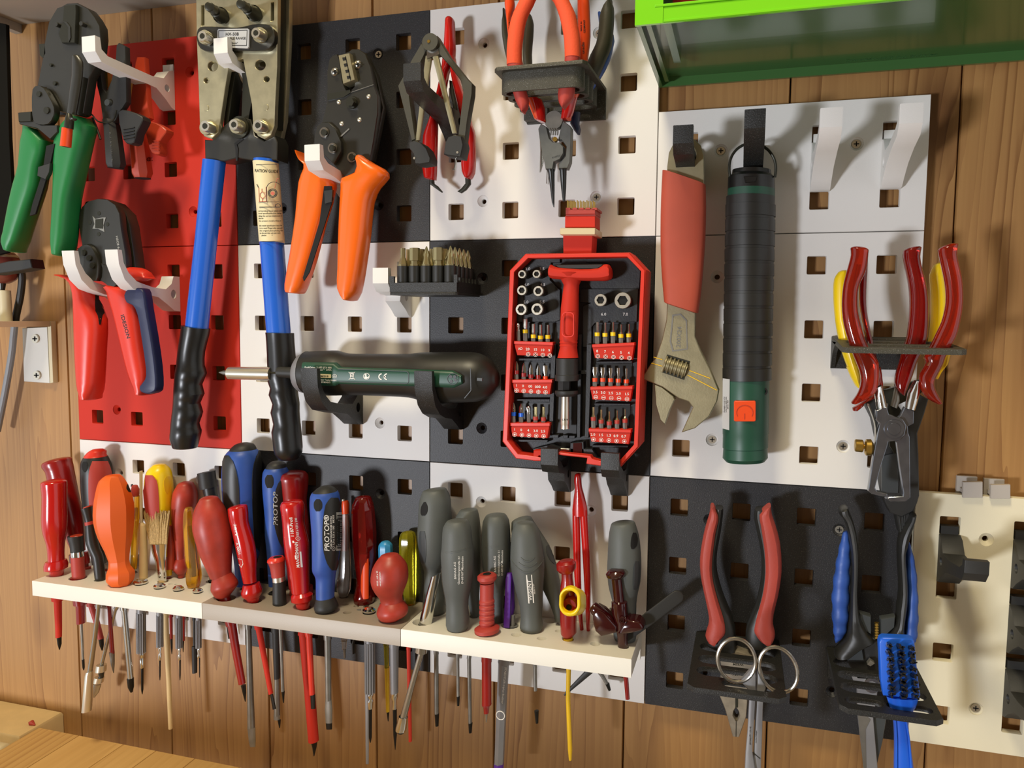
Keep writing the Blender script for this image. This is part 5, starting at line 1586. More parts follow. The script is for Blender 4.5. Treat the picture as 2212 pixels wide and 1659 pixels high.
t.part('left_handle', rib(z5((468, 690, 500, 662), (500, 715, 640, 680), (535, 770, 722, 760), (550, 860, 738, 850), (556, 1000, 800, 1000), (562, 1200, 795, 1200), (572, 1400, 785, 1400), (585, 1530, 775, 1530), (620, 1590, 745, 1595)), .0360, thick=.0100, n=2, sq=2.6, c0=.3, c1=.12, sides=18), 'red_plier')
t.part('left_inlay', [plate(z5((546, 812), (590, 850), (592, 880), (556, 925), (550, 870)), .0400, .008, bevel=.001), plate(z5((590, 1530), (605, 1545), (640, 1600), (610, 1592)), .0440, .010)], 'navy')
lh_ = t.o.children[-2] if t.o.children[-2].name.startswith('left_handle') else [c for c in t.o.children if c.name.startswith('left_handle')][0]
t.part('handle_slot', decal(lh_, t.org, rr(z5, (770, 700, 760), (830, 712, 770), (870, 710, 775), (940, 712, 790), (970, 728, 765), (1040, 740, 752)), .0003, 2, 5), 'hole_dark')
t.part('right_handle', rib(z5((800, 790, 905, 735), (815, 850, 1060, 780), (850, 960, 1080, 900), (890, 1120, 1105, 1080), (925, 1270, 1130, 1240), (960, 1400, 1160, 1390), (1000, 1500, 1168, 1500), (1040, 1555, 1140, 1562)), .0370, thick=.0100, n=2, sq=2.6, c0=.1, c1=.1, sides=18), 'red_plier')
t.part('right_inlay', plate(z5((920, 820), (955, 770), (1040, 768), (1072, 800), (1090, 920), (1125, 1120), (1158, 1350), (1166, 1500), (1150, 1545), (1100, 1562), (1045, 1545), (1036, 1500), (1075, 1450), (1082, 1370), (1050, 1150), (1020, 970), (985, 900), (940, 880)), .0475, .008, bevel=.0026, seg=4, sm=2), 'navy')
t.part('thumb_flange', rib(z5((925, 620, 940, 640), (970, 612, 960, 680), (1050, 612, 1010, 720), (1110, 640, 1080, 722), (1125, 680, 1115, 705)), .0400, thick=.0060, n=2, c0=.3, c1=.3), 'red_plier')
text(t, 'IDESION', z5((888, 928))[0] + (.0474,), z5((958, 1185))[0] + (.0474,), 9, 'ink_black', t.o)

# --- cordless screwdriver
t = Thing('cordless_screwdriver', 'green and black cordless screwdriver lying in two black hooks', 'cordless screwdriver', V(860, 820, .04))
D_ = .0345
rows = [(98, 44, 464), (200, 38, 490), (300, 34, 492), (410, 32, 492), (520, 62, 488), (700, 66, 490), (950, 66, 500), (1150, 66, 512), (1250, 52, 540), (1400, 48, 575), (1600, 48, 565), (1760, 48, 560), (1850, 60, 550), (1930, 95, 520), (1990, 150, 470), (2030, 220, 410)]
t.part('body', rib(t5(*[(x, a, x + 6, b) for x, a, b in rows]), D_, n=2, c1=.25, sides=26), 'black_rubber')
t.part('front_ring', rib(t5((104, 40, 108, 470), (88, 48, 92, 468), (50, 72, 56, 455), (22, 110, 28, 432), (8, 165, 14, 385)), D_, sides=26), 'satin_grey')
pn = t.part('side_panel', rib(t5((84, 150, 90, 385), (400, 155, 396, 395), (450, 200, 440, 372), (800, 212, 800, 384), (1200, 222, 1200, 396), (1600, 235, 1610, 412), (1692, 285, 1700, 370)), .0500, thick=.0040, sq=4, sides=20), 'green_dark')
px_ = .0543
t.part('panel_edge', [line(a, b, 1.2, t5, px_) for a, b in (((425, 222), (1120, 245)), ((1120, 245), (1140, 262)), ((1140, 262), (1140, 355)), ((1140, 355), (1120, 370)), ((1120, 370), (440, 352)))], 'ink_faint', pn)
for s, a, b, h in (('PushDrive', (85, 212), (192, 214), 3.6), ('3 603 JC6 000', (205, 214), (358, 218), 3.8), ('min\u207b\u00b9  6Wh', (232, 238), (356, 240), 3.6), ('Power Tools GmbH', (225, 338), (405, 345), 3.6), ('GERMANY', (235, 362), (348, 368), 3.6)):
    text(t, s, t5(a)[0] + (px_,), t5(b)[0] + (px_,), h, 'ink_white', pn)
dp = t.part('date_patch', plate(t5((235, 272), (352, 276), (352, 314), (238, 310)), px_, .0006), 'label_cream', pn)
text(t, '08/2018', t5((242, 302))[0] + (px_ + .0003,), t5((325, 304))[0] + (px_ + .0003,), 4, 'ink_black', pn)
t.part('approval_marks', [plate(circ(*t5((388, 295))[0], 5.4, ry=4), px_, .0004, [circ(*t5((388, 295))[0], 4.8, ry=3.4)]), plate(circ(*t5((713, 296))[0], 7.0), px_, .0004, [circ(*t5((713, 296))[0], 6.0)]), plate(circ(*t5((705, 283))[0], 2.2), px_, .0004), plate(t5((690, 300), (712, 292), (722, 305), (740, 292), (735, 312), (712, 322), (696, 318)), px_, .0004),
                           line((532, 252), (598, 332), .9, t5, px_), line((596, 252), (534, 332), .9, t5, px_), plate(t5((545, 268), (586, 268), (580, 322), (550, 322)), px_, .0004, [t5((552, 274), (580, 274), (574, 316), (556, 316))]), plate(t5((540, 258), (590, 258), (590, 265), (540, 265)), px_, .0004)], 'ink_white', pn)
text(t, 'SEV', t5((374, 301))[0] + (px_ + .0002,), t5((402, 302))[0] + (px_ + .0002,), 2.8, 'ink_white', pn)
cz = []
for cx, br_ in ((862, False), (916, True)):
    oc = [t5((cx + 8 - 36 * math.cos(a), 300 + 35 * math.sin(a)))[0] for a in [(i / 10 - .5) * math.pi * .95 for i in range(11)]]
    ic = [t5((cx + 8 - 25 * math.cos(a), 300 + 24 * math.sin(a)))[0] for a in [(i / 10 - .5) * math.pi * .95 for i in range(11)]]
    cz.append(plate(oc + ic[::-1], px_, .0004))
cz.append(plate(t5((884, 294), (912, 294), (912, 306), (884, 306)), px_, .0004))
t.part('ce_mark', cz, 'ink_white', pn)
t.part('recycling_emblem', [plate(circ(*t5((1592, 322))[0], 12.5), px_, .0006, [circ(*t5((1592, 322))[0], 11.4)])] + [plate(circ(*t5((1592 + a, 322 + b))[0], 3.6, 8), px_, .0006) for a, b in ((-22, -22), (18, -22), (-16, 26), (26, 12))], 'black_rubber', pn)
t.part('rear_seam', [line(a, b, 1.3, t5, (.0535 - .004 * k)) for k, (a, b) in enumerate((((1770, 215), (1775, 440)), ((1775, 440), (1708, 520)), ((1770, 215), (1700, 130))))], 'black')
t.part('slot_key', plate(t5((1838, 312), (1890, 316), (1888, 345), (1836, 340)), (.0530), .002), 'grey_slate')
t.part('bit_adapter', rib(z6((620, 958, 620, 1032), (745, 962, 745, 1040)), D_, sides=18), 'black_soft')
t.part('bit_shank', rib(z6((540, 978, 540, 1022), (630, 975, 630, 1022)), D_, sides=6), 'gun_metal')
t.part('bit_holder', rib(z6((288, 964, 288, 1036), (292, 960, 292, 1042), (540, 958, 540, 1052), (572, 962, 572, 1050)), D_, sides=22), 'nickel')
t.part('bit', rib(z6((225, 994, 225, 1000), (255, 984, 255, 1014), (292, 982, 292, 1018)), D_, sides=8), 'steel_dull')
# ================================================================== upper middle: hinged caliper, bent red pliers, plier rack
t = Thing('hinged_caliper', 'black hinged caliper with brass inner arms on a black hook', 'caliper', V(935, 200, .045))
D_ = .0460
t.part('hinge', disc(*z3((375, 312))[0], 18.5, D_ + .003, .008, 24, .8, 2), 'dark_grip')
t.part('hinge_pin', disc(*z3((365, 308))[0], 3.4, D_ + .0036, .002, 10), 'brass')
for nm, a in (('left_arm', ((310, 320), (352, 372), (260, 560), (225, 640), (222, 720), (268, 1040), (238, 1052), (150, 700), (135, 640), (180, 560), (235, 450))),
              ('right_arm', ((425, 262), (520, 420), (640, 570), (692, 625), (690, 700), (655, 900), (632, 1092), (580, 1050), (600, 880), (622, 690), (605, 600), (520, 490), (440, 400), (400, 370)))):
    t.part(nm, plate(z3(*a), D_, .0065, bevel=.0008), 'dark_grip')
for nm, a in (('left_jaw', ((215, 1060), (260, 1045), (310, 1065), (350, 1105), (380, 1180), (375, 1215), (300, 1228), (262, 1225), (250, 1150), (220, 1110))),
              ('right_jaw', ((488, 1060), (510, 1020), (560, 1003), (610, 1015), (625, 1080), (605, 1175), (500, 1160), (475, 1150), (480, 1110)))):
    t.part(nm, plate(z3(*a), D_ + .004, .012, bevel=.0012), 'black_soft')
t.part('jaw_rivet', [disc(*z3(c)[0], 2.6, D_ + .0046, .002, 10) for c in ((258, 1180), (580, 1137))], 'nickel')
t.part('inner_arm', [rib(z3((345, 420, 395, 420), (270, 1050, 302, 1050)), D_ - .002, thick=.0012, sq=5), rib(z3((395, 420, 442, 420), (545, 1000, 578, 995)), D_ - .001, thick=.0012, sq=5)], 'steel_warm')
t.part('hinge_clip', [plate(z3((348, 378), (440, 362), (446, 405), (392, 425), (352, 440)), D_ + .0005, .005, bevel=.0005)], 'steel')
t.part('needle', path([q + (D_ - .004, 2.4) for q in z3((570, 1165), (568, 1220), (560, 1265), (545, 1262))], 2.4, 8), 'steel')

t = Thing('bent_tip_pliers', 'red sleeved retaining ring pliers with bent tips hanging behind the black caliper', 'pliers', V(975, 220, .015))
D_ = .0150
t.part('left_grip', rib(z3((486, 165, 566, 165), (480, 300, 570, 300), (470, 420, 570, 420), (455, 540, 525, 545), (425, 680, 500, 690), (388, 830, 450, 845), (345, 955, 440, 965), (322, 1020, 438, 1035), (318, 1150, 434, 1160), (318, 1260, 432, 1275), (330, 1325, 428, 1345)), D_, thick=.0058, n=2, c0=.6, c1=.15, sides=16), 'red_gloss')
t.part('right_grip', rib(z3((515, 430, 572, 425), (530, 560, 592, 555), (560, 700, 636, 690), (596, 850, 674, 835), (620, 950, 702, 940), (614, 1020, 720, 1010), (606, 1180, 722, 1180), (612, 1280, 716, 1290), (632, 1325, 695, 1332)), D_ + .001, thick=.0058, n=2, c1=.15, sides=16), 'red_gloss')
t.part('spring_leaf', rib(z3((520, 600, 550, 610), (525, 700, 560, 700), (560, 850, 590, 850)), D_ - .004, thick=.001), 'gun_metal')
for a in (((372, 1335, 406, 1332), (376, 1375, 410, 1372), (415, 1405, 438, 1392), (462, 1438, 470, 1430)), ((640, 1325, 680, 1330), (642, 1372, 682, 1376), (610, 1410, 650, 1418), (582, 1430, 612, 1444))):
    t.part('bent_tip', rib(z3(*a), D_, thick=.0014, sq=5), 'gun_metal')


def slot_loop(x0, x1, y0, y1, n=6):
    r = (y1 - y0) / 2
    ym = (y0 + y1) / 2
    return [(x1 - r + r * math.cos(math.radians(-90 + 180 * k / n)), ym + r * math.sin(math.radians(-90 + 180 * k / n))) for k in range(n + 1)] + \
           [(x0 + r + r * math.cos(math.radians(90 + 180 * k / n)), ym + r * math.sin(math.radians(90 + 180 * k / n))) for k in range(n + 1)]


t = Thing('plier_rack', 'black printed plier rack with nested sleeves on the upper white tile', 'tool rack', uvw(10.4, 1.9, .02), 'printed plier racks')
zt = -1.565 * .04
cups = [-.0500, -.0362, -.0226, -.0095]
sl = [slot_loop(9.80 * .04, 10.96 * .04, y - .0050, y + .0050) for y in cups]
t.part('top_plate', hslab([(9.66 * .04, -.0570), (9.72 * .04, -.0602), (11.04 * .04, -.0602), (11.10 * .04, -.0570), (11.14 * .04, -.0004), (9.66 * .04, -.0004)], sl, zt, zt - .0022, .0003), 'black_print_lit')
for k, y in enumerate(cups):
    t.part('sleeve', hslab(slot_loop(9.73 * .04, 11.03 * .04, y - .0064, y + .0064, 8), [slot_loop(9.80 * .04, 10.96 * .04, y - .0049, y + .0049, 8)], zt - .0022, zt - .0140), 'black_print_lit')
t.part('back_plate', [box3(9.80 * .04, 11.14 * .04, -.0028, -.0002, -2.08 * .04, zt - .0022), box3(9.80 * .04, 10.2 * .04, -.0100, -.0030, -2.06 * .04, -1.86 * .04)], 'black_print_lit')

G = 'orange handled pliers in the upper rack'
t = Thing('circlip_pliers', 'front pliers of the upper rack with orange foam sleeved arms', 'pliers', V(1190, 100, .05), None)
D_ = .0500
t.part('left_arm', rib(s3((560, -260, 760, -200), (430, -60, 640, -30), (380, 40, 600, 60), (310, 180, 525, 210), (262, 330, 480, 350), (235, 500, 455, 510), (220, 700, 432, 700), (220, 900, 432, 890)), D_, thick=.0045, n=2, sides=18), 'orange_foam')
t.part('right_arm', rib(s3((640, -220, 830, -280), (820, -20, 1045, -60), (880, 60, 1100, 40), (945, 230, 1170, 190), (985, 400, 1205, 370), (1010, 560, 1235, 550), (1020, 800, 1240, 790)), D_, thick=.0045, n=2, sides=18), 'orange_foam')
t.part('arch', path([q + (D_, 16) for q in s3((660, -230), (690, -290), (735, -240))], 16, 14, n=3, ratio=.7), 'orange_foam')
t.part('dipped_end', [rib(s3((225, 880, 435, 880), (240, 1100, 470, 1090), (310, 1290, 500, 1280), (345, 1400, 530, 1380), (395, 1500, 515, 1490), (430, 1560, 470, 1555)), D_, thick=.0042, n=2), rib(s3((1020, 790, 1240, 780), (1000, 1000, 1200, 1000), (935, 1230, 1165, 1215), (925, 1340, 1150, 1330), (945, 1430, 1090, 1420), (985, 1500, 1025, 1495)), D_, thick=.0042, n=2)], 'red_soft')
t.part('round_boss', [disc(*s4((515, 680))[0], 20, .0370, .005, 24, .5), plate(s4((430, 690), (600, 660), (570, 770), (470, 770)), .0350, .004)], 'steel_dull')
t = Thing('circlip_pliers', 'black jawed circlip pliers with red dipped handles and two needle tips', 'pliers', V(1210, 200, .036), None)
D_ = .0362
t.part('left_handle', rib(s3((200, -60, 320, -60), (190, 60, 338, 60), (200, 150, 330, 150), (215, 300, 300, 300), (235, 500, 340, 500), (300, 800, 430, 800), (380, 1100, 520, 1100), (470, 1300, 620, 1290), (520, 1440, 690, 1420), (600, 1640, 770, 1680)), D_, thick=.0042, n=2, c0=.3, sides=16), 'orange_dip')
t.part('right_handle', rib(s3((1195, -60, 1360, -60), (1195, 200, 1370, 200), (1200, 500, 1378, 500), (1195, 800, 1345, 810), (1190, 1000, 1320, 1010), (1150, 1180, 1280, 1200), (1120, 1300, 1210, 1320), (1020, 1440, 1150, 1460), (965, 1640, 1110, 1650)), D_, thick=.0042, n=2, sides=16), 'orange_dip')
text(t, 'unior', s3((248, 278))[0] + (D_ + .0046,), s3((240, 440))[0] + (D_ + .0046,), 5, 'ink_black', t.o)
text(t, 'unadin', s3((1292, 790))[0] + (D_ + .0046,), s3((1290, 530))[0] + (D_ + .0046,), 6, 'ink_black', t.o)
text(t, 'MADE IN', s3((1256, 445))[0] + (D_ + .0046,), s3((1256, 280))[0] + (D_ + .0046,), 3.2, 'ink_black', t.o)
text(t, 'GERMANY', s3((1306, 452))[0] + (D_ + .0046,), s3((1302, 270))[0] + (D_ + .0046,), 4.2, 'ink_black', t.o)
t.part('left_sleeve', rib(s4((255, 440, 400, 470), (290, 540, 430, 560), (330, 680, 440, 715)), D_, thick=.0045), 'red_gloss')
t.part('right_sleeve', rib(s4((610, 470, 770, 440), (600, 600, 730, 600), (590, 680, 700, 668)), D_, thick=.0045), 'red_gloss')
t.part('left_jaw', plate(s4((352, 770), (380, 715), (440, 750), (470, 870), (510, 910), (580, 915), (620, 960), (620, 1030), (580, 1095), (520, 1120), (505, 1200), (430, 1198), (400, 1050), (365, 870)), D_ + .002, .007, bevel=.0008), 'jaw_grey')
t.part('right_jaw', plate(s4((590, 760), (610, 680), (690, 740), (702, 760), (700, 900), (690, 1120), (660, 1195), (570, 1190), (565, 1140), (640, 1060), (650, 960), (600, 890), (560, 890)), D_, .006, bevel=.0008), 'jaw_grey')
t.part('return_spring', [path([q + (D_ + .001, 1.6) for q in s4((470 + 24 * k, 790), (478 + 24 * k, 770), (490 + 24 * k, 800), (486 + 24 * k, 840))], 1.6, 8) for k in range(4)], 'steel_dull')
t.part('spring_seat', disc(*s4((530, 880))[0], 5, D_ + .0024, .003, 12), 'brass')
text(t, 'KNIPEX', s4((500, 1085))[0] + (D_ + .0023,), s4((590, 1060))[0] + (D_ + .0023,), 3.4, 'ink_faint', t.o)
t.part('needle_tip', [rib(s4((435, 1200, 530, 1200), (455, 1230, 528, 1230), (480, 1400, 528, 1400), (498, 1550, 526, 1550), (516, 1600, 524, 1600)), D_, 1.0), rib(s4((568, 1195, 665, 1195), (578, 1215, 655, 1215), (595, 1400, 650, 1400), (612, 1535, 640, 1535), (624, 1546, 630, 1546)), D_, 1.0)], 'black')
t = Thing('long_nose_pliers', 'grey and blue handled pliers standing at the back of the upper rack', 'pliers', V(1250, 130, .0226), None)
D_ = .0200
t.part('right_handle', rib(s3((1600, 40, 1680, 40), (1545, 100, 1700, 100), (1500, 230, 1705, 230), (1485, 400, 1695, 420), (1450, 600, 1670, 640), (1370, 760, 1600, 830), (1290, 950, 1500, 1050), (1180, 1180, 1370, 1260)), D_, thick=.0060, n=2, c0=.4), 'dark_grip')
t.part('blue_edge', rib(s3((1480, 200, 1530, 180), (1500, 420, 1698, 480), (1560, 720, 1690, 640), (1500, 900, 1640, 840), (1430, 1020, 1520, 1085), (1300, 1250, 1370, 1300)), D_ - .0040, thick=.0042, n=2), 'blue_soft')
t.part('left_handle', rib(s3((500, 240, 580, 240), (480, 330, 598, 330), (450, 520, 590, 520), (440, 750, 572, 750), (460, 1000, 590, 1000), (520, 1250, 640, 1250)), D_, thick=.0048, n=2, c0=.4), 'dark_grip')
t.part('jaw', rib(s4((700, 620, 800, 600), (690, 720, 790, 720), (730, 790, 805, 780), (760, 828, 795, 815)), D_, thick=.004, c1=.2), 'navy')
t = Thing('side_cutter', 'dark handled slim pliers at the left end of the upper rack', 'pliers', V(1090, 100, .0095), None)
D_ = .0100
t.part('handle', rib(s3((175, 170, 215, 170), (150, 300, 260, 300), (152, 480, 270, 480), (175, 640, 300, 640), (210, 800, 330, 800), (300, 1100, 420, 1100), (420, 1400, 520, 1400)), D_, thick=.0050, n=2, c0=.5), 'dark_grip')
t.part('blade', rib(s4((370, 880, 400, 880), (375, 1000, 405, 1000), (370, 1220, 412, 1120), (368, 1232, 385, 1220)), D_, thick=.0012), 'steel')
t.part('point', [rib(s4((445, 1200, 455, 1200), (438, 1350, 448, 1350)), D_, 1.0), rib(s4((462, 1210, 470, 1210), (455, 1358, 462, 1358)), D_, 1.0), rib(s4((400, 1000, 470, 1000), (440, 1210, 475, 1210)), D_, thick=.0015)], 'steel')

# ================================================================== green crate
ZC = -.0653
t = Thing('storage_bin', 'green plastic storage bin with a lime front frame at the top right', 'storage bin', (.6, -.05, ZC))
x0, x1 = .4795, .76
t.part('left_wall', box3(x0 + .0006, x0 + .0030, -.1115, -.0004, ZC + .0002, .06), 'green_crate')
t.part('back_wall', box3(x0 + .0030, x1, -.0030, -.0004, ZC, .06), 'green_crate')
t.part('floor_panel', box3(x0 + .0030, x1, -.1110, -.0030, ZC + .0056, ZC + .0095), 'green_crate')
t.part('under_rib', [box3(.4935, .4975, -.1100, -.0470, ZC + .0004, ZC + .0056), box3(.4845, .4870, -.1105, -.0080, ZC + .0015, ZC + .0056)], 'green_crate')
t.part('front_frame', [box3(x0, .4936, -.1132, -.1112, ZC, .06), box3(.4936, x1, -.1128, -.1112, ZC, ZC + .0076),
                       slab([(.4940, ZC + .0002), (x1, ZC + .0002), (x1, ZC + .0014), (.4940, ZC + .0014)], [], lambda x, z, h: Vector((x, h, z)), -.1135, -.1126, .0004, 2),
                       slab([(.4895, ZC + .0079), (x1, ZC + .0079), (x1, ZC + .0092), (.4895, ZC + .0092)], [], lambda x, z, h: Vector((x, h, z)), -.1135, -.1110, .0004, 2)], 'green_lime')
text(t, 'MADE IN DENMARK', (0, 0, 0), (1, 0, 0), 1, 'ink_relief', t.o)
o_, a_, ex_, ey_, ez_, ln_, h_ = TEXTS.pop()
a3, b3 = Pz(*t3((1815, 298))[0], ZC + .0054), Pz(*t3((1120, 346))[0], ZC + .0054)
ex_ = (b3 - a3).normalized()
ez_ = Vector((0, 0, -1))
TEXTS.append((o_, a3 - t.org, ex_, ez_.cross(ex_), ez_, (b3 - a3).length, .0035))
single('red_casing', 'dark red plastic casing lying inside the green bin', 'casing', [slab([(.497, -.100), (.545, -.100), (.545, -.060), (.497, -.060)], [], lambda x, y, h: Vector((x, y, h)), ZC + .0097, ZC + .030, .003, 3)], 'red_clear')

# ================================================================== red bit case
t = Thing('bit_case', 'open red and black bit case standing on two black hooks', 'bit case', V(1240, 780, .02))
CD = .0380
O_ = [(1135, 548), (1361, 545), (1396, 583), (1388, 780), (1381, 966), (1342, 1008.5), (1298, 1007), (1268, 1003), (1270, 990), (1184, 981), (1180, 997), (1152, 995.5), (1114, 991), (1085, 954), (1093, 780), (1101, 584)]
I_ = [(1142, 558), (1355, 555), (1385, 586), (1377, 780), (1370, 960), (1336, 998), (1300, 996), (1280, 990), (1276, 984), (1180, 974), (1170, 988), (1155, 985), (1120, 980), (1097, 950), (1104, 780), (1112, 588)]
f = lambda p: (lambda q: (q.x, q.z))(V(p[0], p[1], CD))
mp = lambda x, z, h: Vector((x, h, z))
t.part('rim', slab([f(p) for p in O_], [[f(p) for p in I_]], mp, -CD, -.0120, .0010, 2), 'red_print')
t.part('rim_lip', slab([f((p[0] + (1240 - p[0]) * .018, p[1] + (776 - p[1]) * .010)) for p in O_], [[f(p) for p in I_]], mp, -CD - .0015, -CD + .0006, .0005, 2), 'red_plier')
TD = .0270
TR = [(p[0] + (p[0] - 1240) * .01, p[1] + (p[1] - 776) * .008) for p in I_]
t.part('tray', plate(TR, TD, .0140), 'tray_black')
t.part('tray_step', [plate(z7((270, 640), (690, 640), (690, 680), (600, 680), (590, 850), (690, 950), (690, 1250), (640, 1270), (260, 1270), (235, 1200), (255, 790)), TD + .0022, .0024, bevel=.0005),
                     plate(z7((890, 940), (1470, 940), (1455, 1270), (1040, 1280), (1005, 1320), (1005, 1520), (915, 1520), (915, 1110), (1000, 1080), (890, 1075)), TD + .0022, .0024, bevel=.0005),
                     plate(z7((945, 640), (1370, 630), (1490, 760), (1480, 940), (1010, 940), (940, 860), (1200, 850), (1195, 700), (1130, 680), (950, 680)), TD + .0012, .0014, bevel=.0004)], 'tray_black')
t.part('recess', [plate(z7(*q), TD + .0006, .001) for q in (((250, 1285), (640, 1275), (620, 1500), (245, 1490)), ((1020, 1300), (1440, 1285), (1430, 1500), (1010, 1520)))] +
       [plate(z8(*q), TD + .0006, .001) for q in (((235, 280), (605, 290), (600, 480), (215, 480)), ((1030, 310), (1410, 300), (1400, 550), (1000, 560)), ((215, 700), (590, 690), (585, 910), (195, 905)), ((1010, 730), (1390, 720), (1380, 985), (985, 970)), ((640, 100), (880, 100), (850, 1000), (610, 1000)))], 'black')
t.part('divider', [plate(z8(*q), TD + .0050, .006, bevel=.0004) for q in (((600, 110), (650, 110), (618, 1000), (580, 990)), ((955, 110), (1005, 110), (975, 1040), (935, 1040)), ((870, 10), (905, 10), (890, 1040), (858, 1040)),
                   ((275, 250), (605, 245), (603, 268), (275, 272)), ((255, 655), (590, 655), (588, 678), (252, 672)), ((238, 1058), (568, 1062), (566, 1085), (236, 1080)), ((1050, 280), (1410, 275), (1408, 300), (1048, 302)), ((1032, 695), (1390, 700), (1388, 722), (1030, 716)), ((1012, 1112), (1370, 1118), (1368, 1142), (1010, 1136)),
                   ((610, 1010), (675, 1012), (672, 1042), (608, 1040)), ((720, 1012), (770, 1014), (768, 1046), (718, 1044)), ((780, 1018), (838, 1020), (836, 1048), (778, 1046)), ((870, 370), (955, 368), (952, 408), (866, 408)))], 'tray_black')
t.part('latch', [plate(z8((790, 1090), (925, 1080), (930, 1195), (790, 1185)), TD + .006, .008, bevel=.0006)], 'tray_black')
t.part('latch_inlay', plate(z8((820, 1095), (905, 1090), (910, 1190), (820, 1185)), TD + .0064, .001), 'maroon')
t.part('latch_pin', rib(z8((700, 1138, 700, 1168), (785, 1142, 785, 1172)), TD + .006, 1.0), 'steel')
t.part('floor_step', plate(z8((420, 1150), (600, 1105), (690, 1140), (950, 1150), (1010, 1150), (1060, 1240), (1270, 1250), (1180, 1290), (1010, 1260), (980, 1230), (560, 1195), (420, 1165)), TD + .006, .007, bevel=.0006), 'tray_black')
t.part('hinge_tab', plate(z8((425, 1168), (562, 1162), (570, 1200), (650, 1208), (640, 1240), (505, 1275), (420, 1272)), CD + .0012, .006, [circ(*z8((485, 1232))[0], 3)], bevel=.0006), 'red_print')
for s, a in (('3.0', (337, 755)), ('3.5', (478, 755)), ('4.0', (328, 912)), ('4.5', (488, 912)), ('5.0', (320, 1085)), ('5.5', (480, 1085)), ('6.0', (1093, 1206)), ('7.0', (1310, 1206))):
    q = z7(a, (a[0] + 60, a[1] - 1))
    text(t, s, q[0] + (TD + .0026,), q[1] + (TD + .0026,), 6, 'ink_white', t.o)
bc = t
# sockets of the case
SG = 'small hex sockets in the open red case'
socks = [((310, 795), 40, 'upper left socket of six, marked 3.0, in the red case'), ((455, 792), 40, 'upper right socket of six, marked 3.5, in the red case'),
         ((308, 955), 48, 'middle left socket of six, marked 4.0, in the red case'), ((472, 962), 50, 'middle right socket of six, marked 4.5, in the red case'),
         ((302, 1145), 56, 'lower left socket of six, marked 5.0, in the red case'), ((460, 1142), 58, 'lower right socket of six, marked 5.5, in the red case'),
         ((1092, 1052), 60, 'socket above the number 6.0, right of the driver stem'), ((1312, 1056), 80, 'largest socket, above the number 7.0 in the red case')]
for (x, y), r, lab in socks:
    q = z7((x, y))[0]
    rp = r / 4.6083
    s = Thing('hex_socket', lab, 'socket', V(q[0], q[1], TD), SG)
    s.part('body', disc(q[0], q[1], rp * .97, TD + .0150, .0148, 24, .2, 1), 'gun_metal')  # dark sides paint in the holder shadow; the bright rim is the lit edge
    s.part('rim', disc(q[0], q[1], rp, TD + .0165, .0030, 24, .8, 2, rp * .66, 6), 'nickel')
    s.part('bore', disc(q[0], q[1], rp * .64, TD + .0153, .0006, 12), 'hole_dark')
# T handle driver
s = Thing('t_handle_driver', 'red T handle driver with a chrome socket in the middle of the bit case', 'driver', V(1230, 760, .03))
D_ = .0370
s.part('crossbar', rib(z7((600, 740, 600, 830), (610, 700, 615, 840), (660, 725, 660, 845), (900, 745, 900, 860), (1080, 735, 1080, 862), (1130, 700, 1140, 862), (1180, 700, 1185, 850), (1196, 740, 1196, 830)), D_, thick=.0080, n=2, sq=3), 'red_print')
s.part('bar_insert', plate(z7((640, 700), (1125, 692), (1100, 722), (1050, 742), (860, 744), (700, 738), (660, 725)), D_ + .0040, .008, bevel=.0008), 'black_soft')
s.part('grip', rib(rr(z7, (780, 660, 950), (850, 700, 905), (900, 726, 882), (1000, 714, 876), (1130, 698, 876), (1300, 690, 872), (1440, 684, 866), (1460, 690, 862), (1475, 684, 866), (1490, 690, 860), (1505, 684, 864), (1520, 690, 860), (1580, 676, 866), (1625, 664, 874)), D_, n=1, sides=20), 'red_print')
s.part('grip_badge', plate([z7((x, y))[0] for x, y in rrect(708, 1172, 830, 1420, 40, 5)], D_ + .0080, .001, [[z7((x, y))[0] for x, y in rrect(716, 1180, 822, 1412, 36, 5)]]), 'red_plier')
s.part('collar', rib(rr(z8, (250, 650, 872), (410, 648, 872), (415, 640, 880), (470, 640, 878)), D_, sides=22), 'black_soft')
s.part('hex_neck', rib(rr(z8, (470, 670, 800), (565, 668, 796)), D_, sides=6), 'black_soft')
s.part('lock_ring', rib(rr(z8, (570, 640, 872), (600, 640, 872), (625, 655, 850)), D_, sides=20), 'black_soft')
s.part('socket', rib(rr(z8, (620, 700, 784), (900, 694, 786), (910, 698, 782), (950, 696, 784)), D_, sides=20), 'nickel')
text(s, 'CR-V', z8((700, 870))[0] + (D_ + .0042,), z8((780, 868))[0] + (D_ + .0042,), 4, 'gun_metal', s.o)
# racks and bits
racks = [('upper left', z7, (228, 1478), (620, 1490), (262, 1602), (600, 1612), ['AD', '20', '15', '10', '9'], [295, 367, 440, 512, 582], 1548, 'x'),
         ('upper right', z7, (1008, 1512), (1432, 1492), (1036, 1630), (1408, 1648), ['8', '7', '6', '5', '4'], [1060, 1138, 1216, 1296, 1374], 1572, 'x'),
         ('middle left', z8, (208, 482), (612, 480), (240, 592), (590, 608), ['1', '0', '00', '000', '4.0'], [250, 322, 394, 468, 540], 532, '+'),
         ('middle right', z8, (990, 552), (1412, 545), (1012, 660), (1390, 678), ['3.5', '3.0', '2.5', '2.0', '1.5'], [1040, 1117, 1194, 1271, 1350], 598, '-'),
         ('lower left', z8, (190, 912), (588, 912), (215, 1026), (565, 1046), ['1', '0', '4', '3.0', '2.5'], [232, 304, 375, 447, 520], 970, 'o'),
         ('lower right', z8, (974, 968), (1396, 980), (1000, 1080), (1374, 1106), ['2.0', '1.5', '1.3', '0.9', '0.7'], [1017, 1093, 1170, 1246, 1324], 1020, 'o')]
RD = .0360
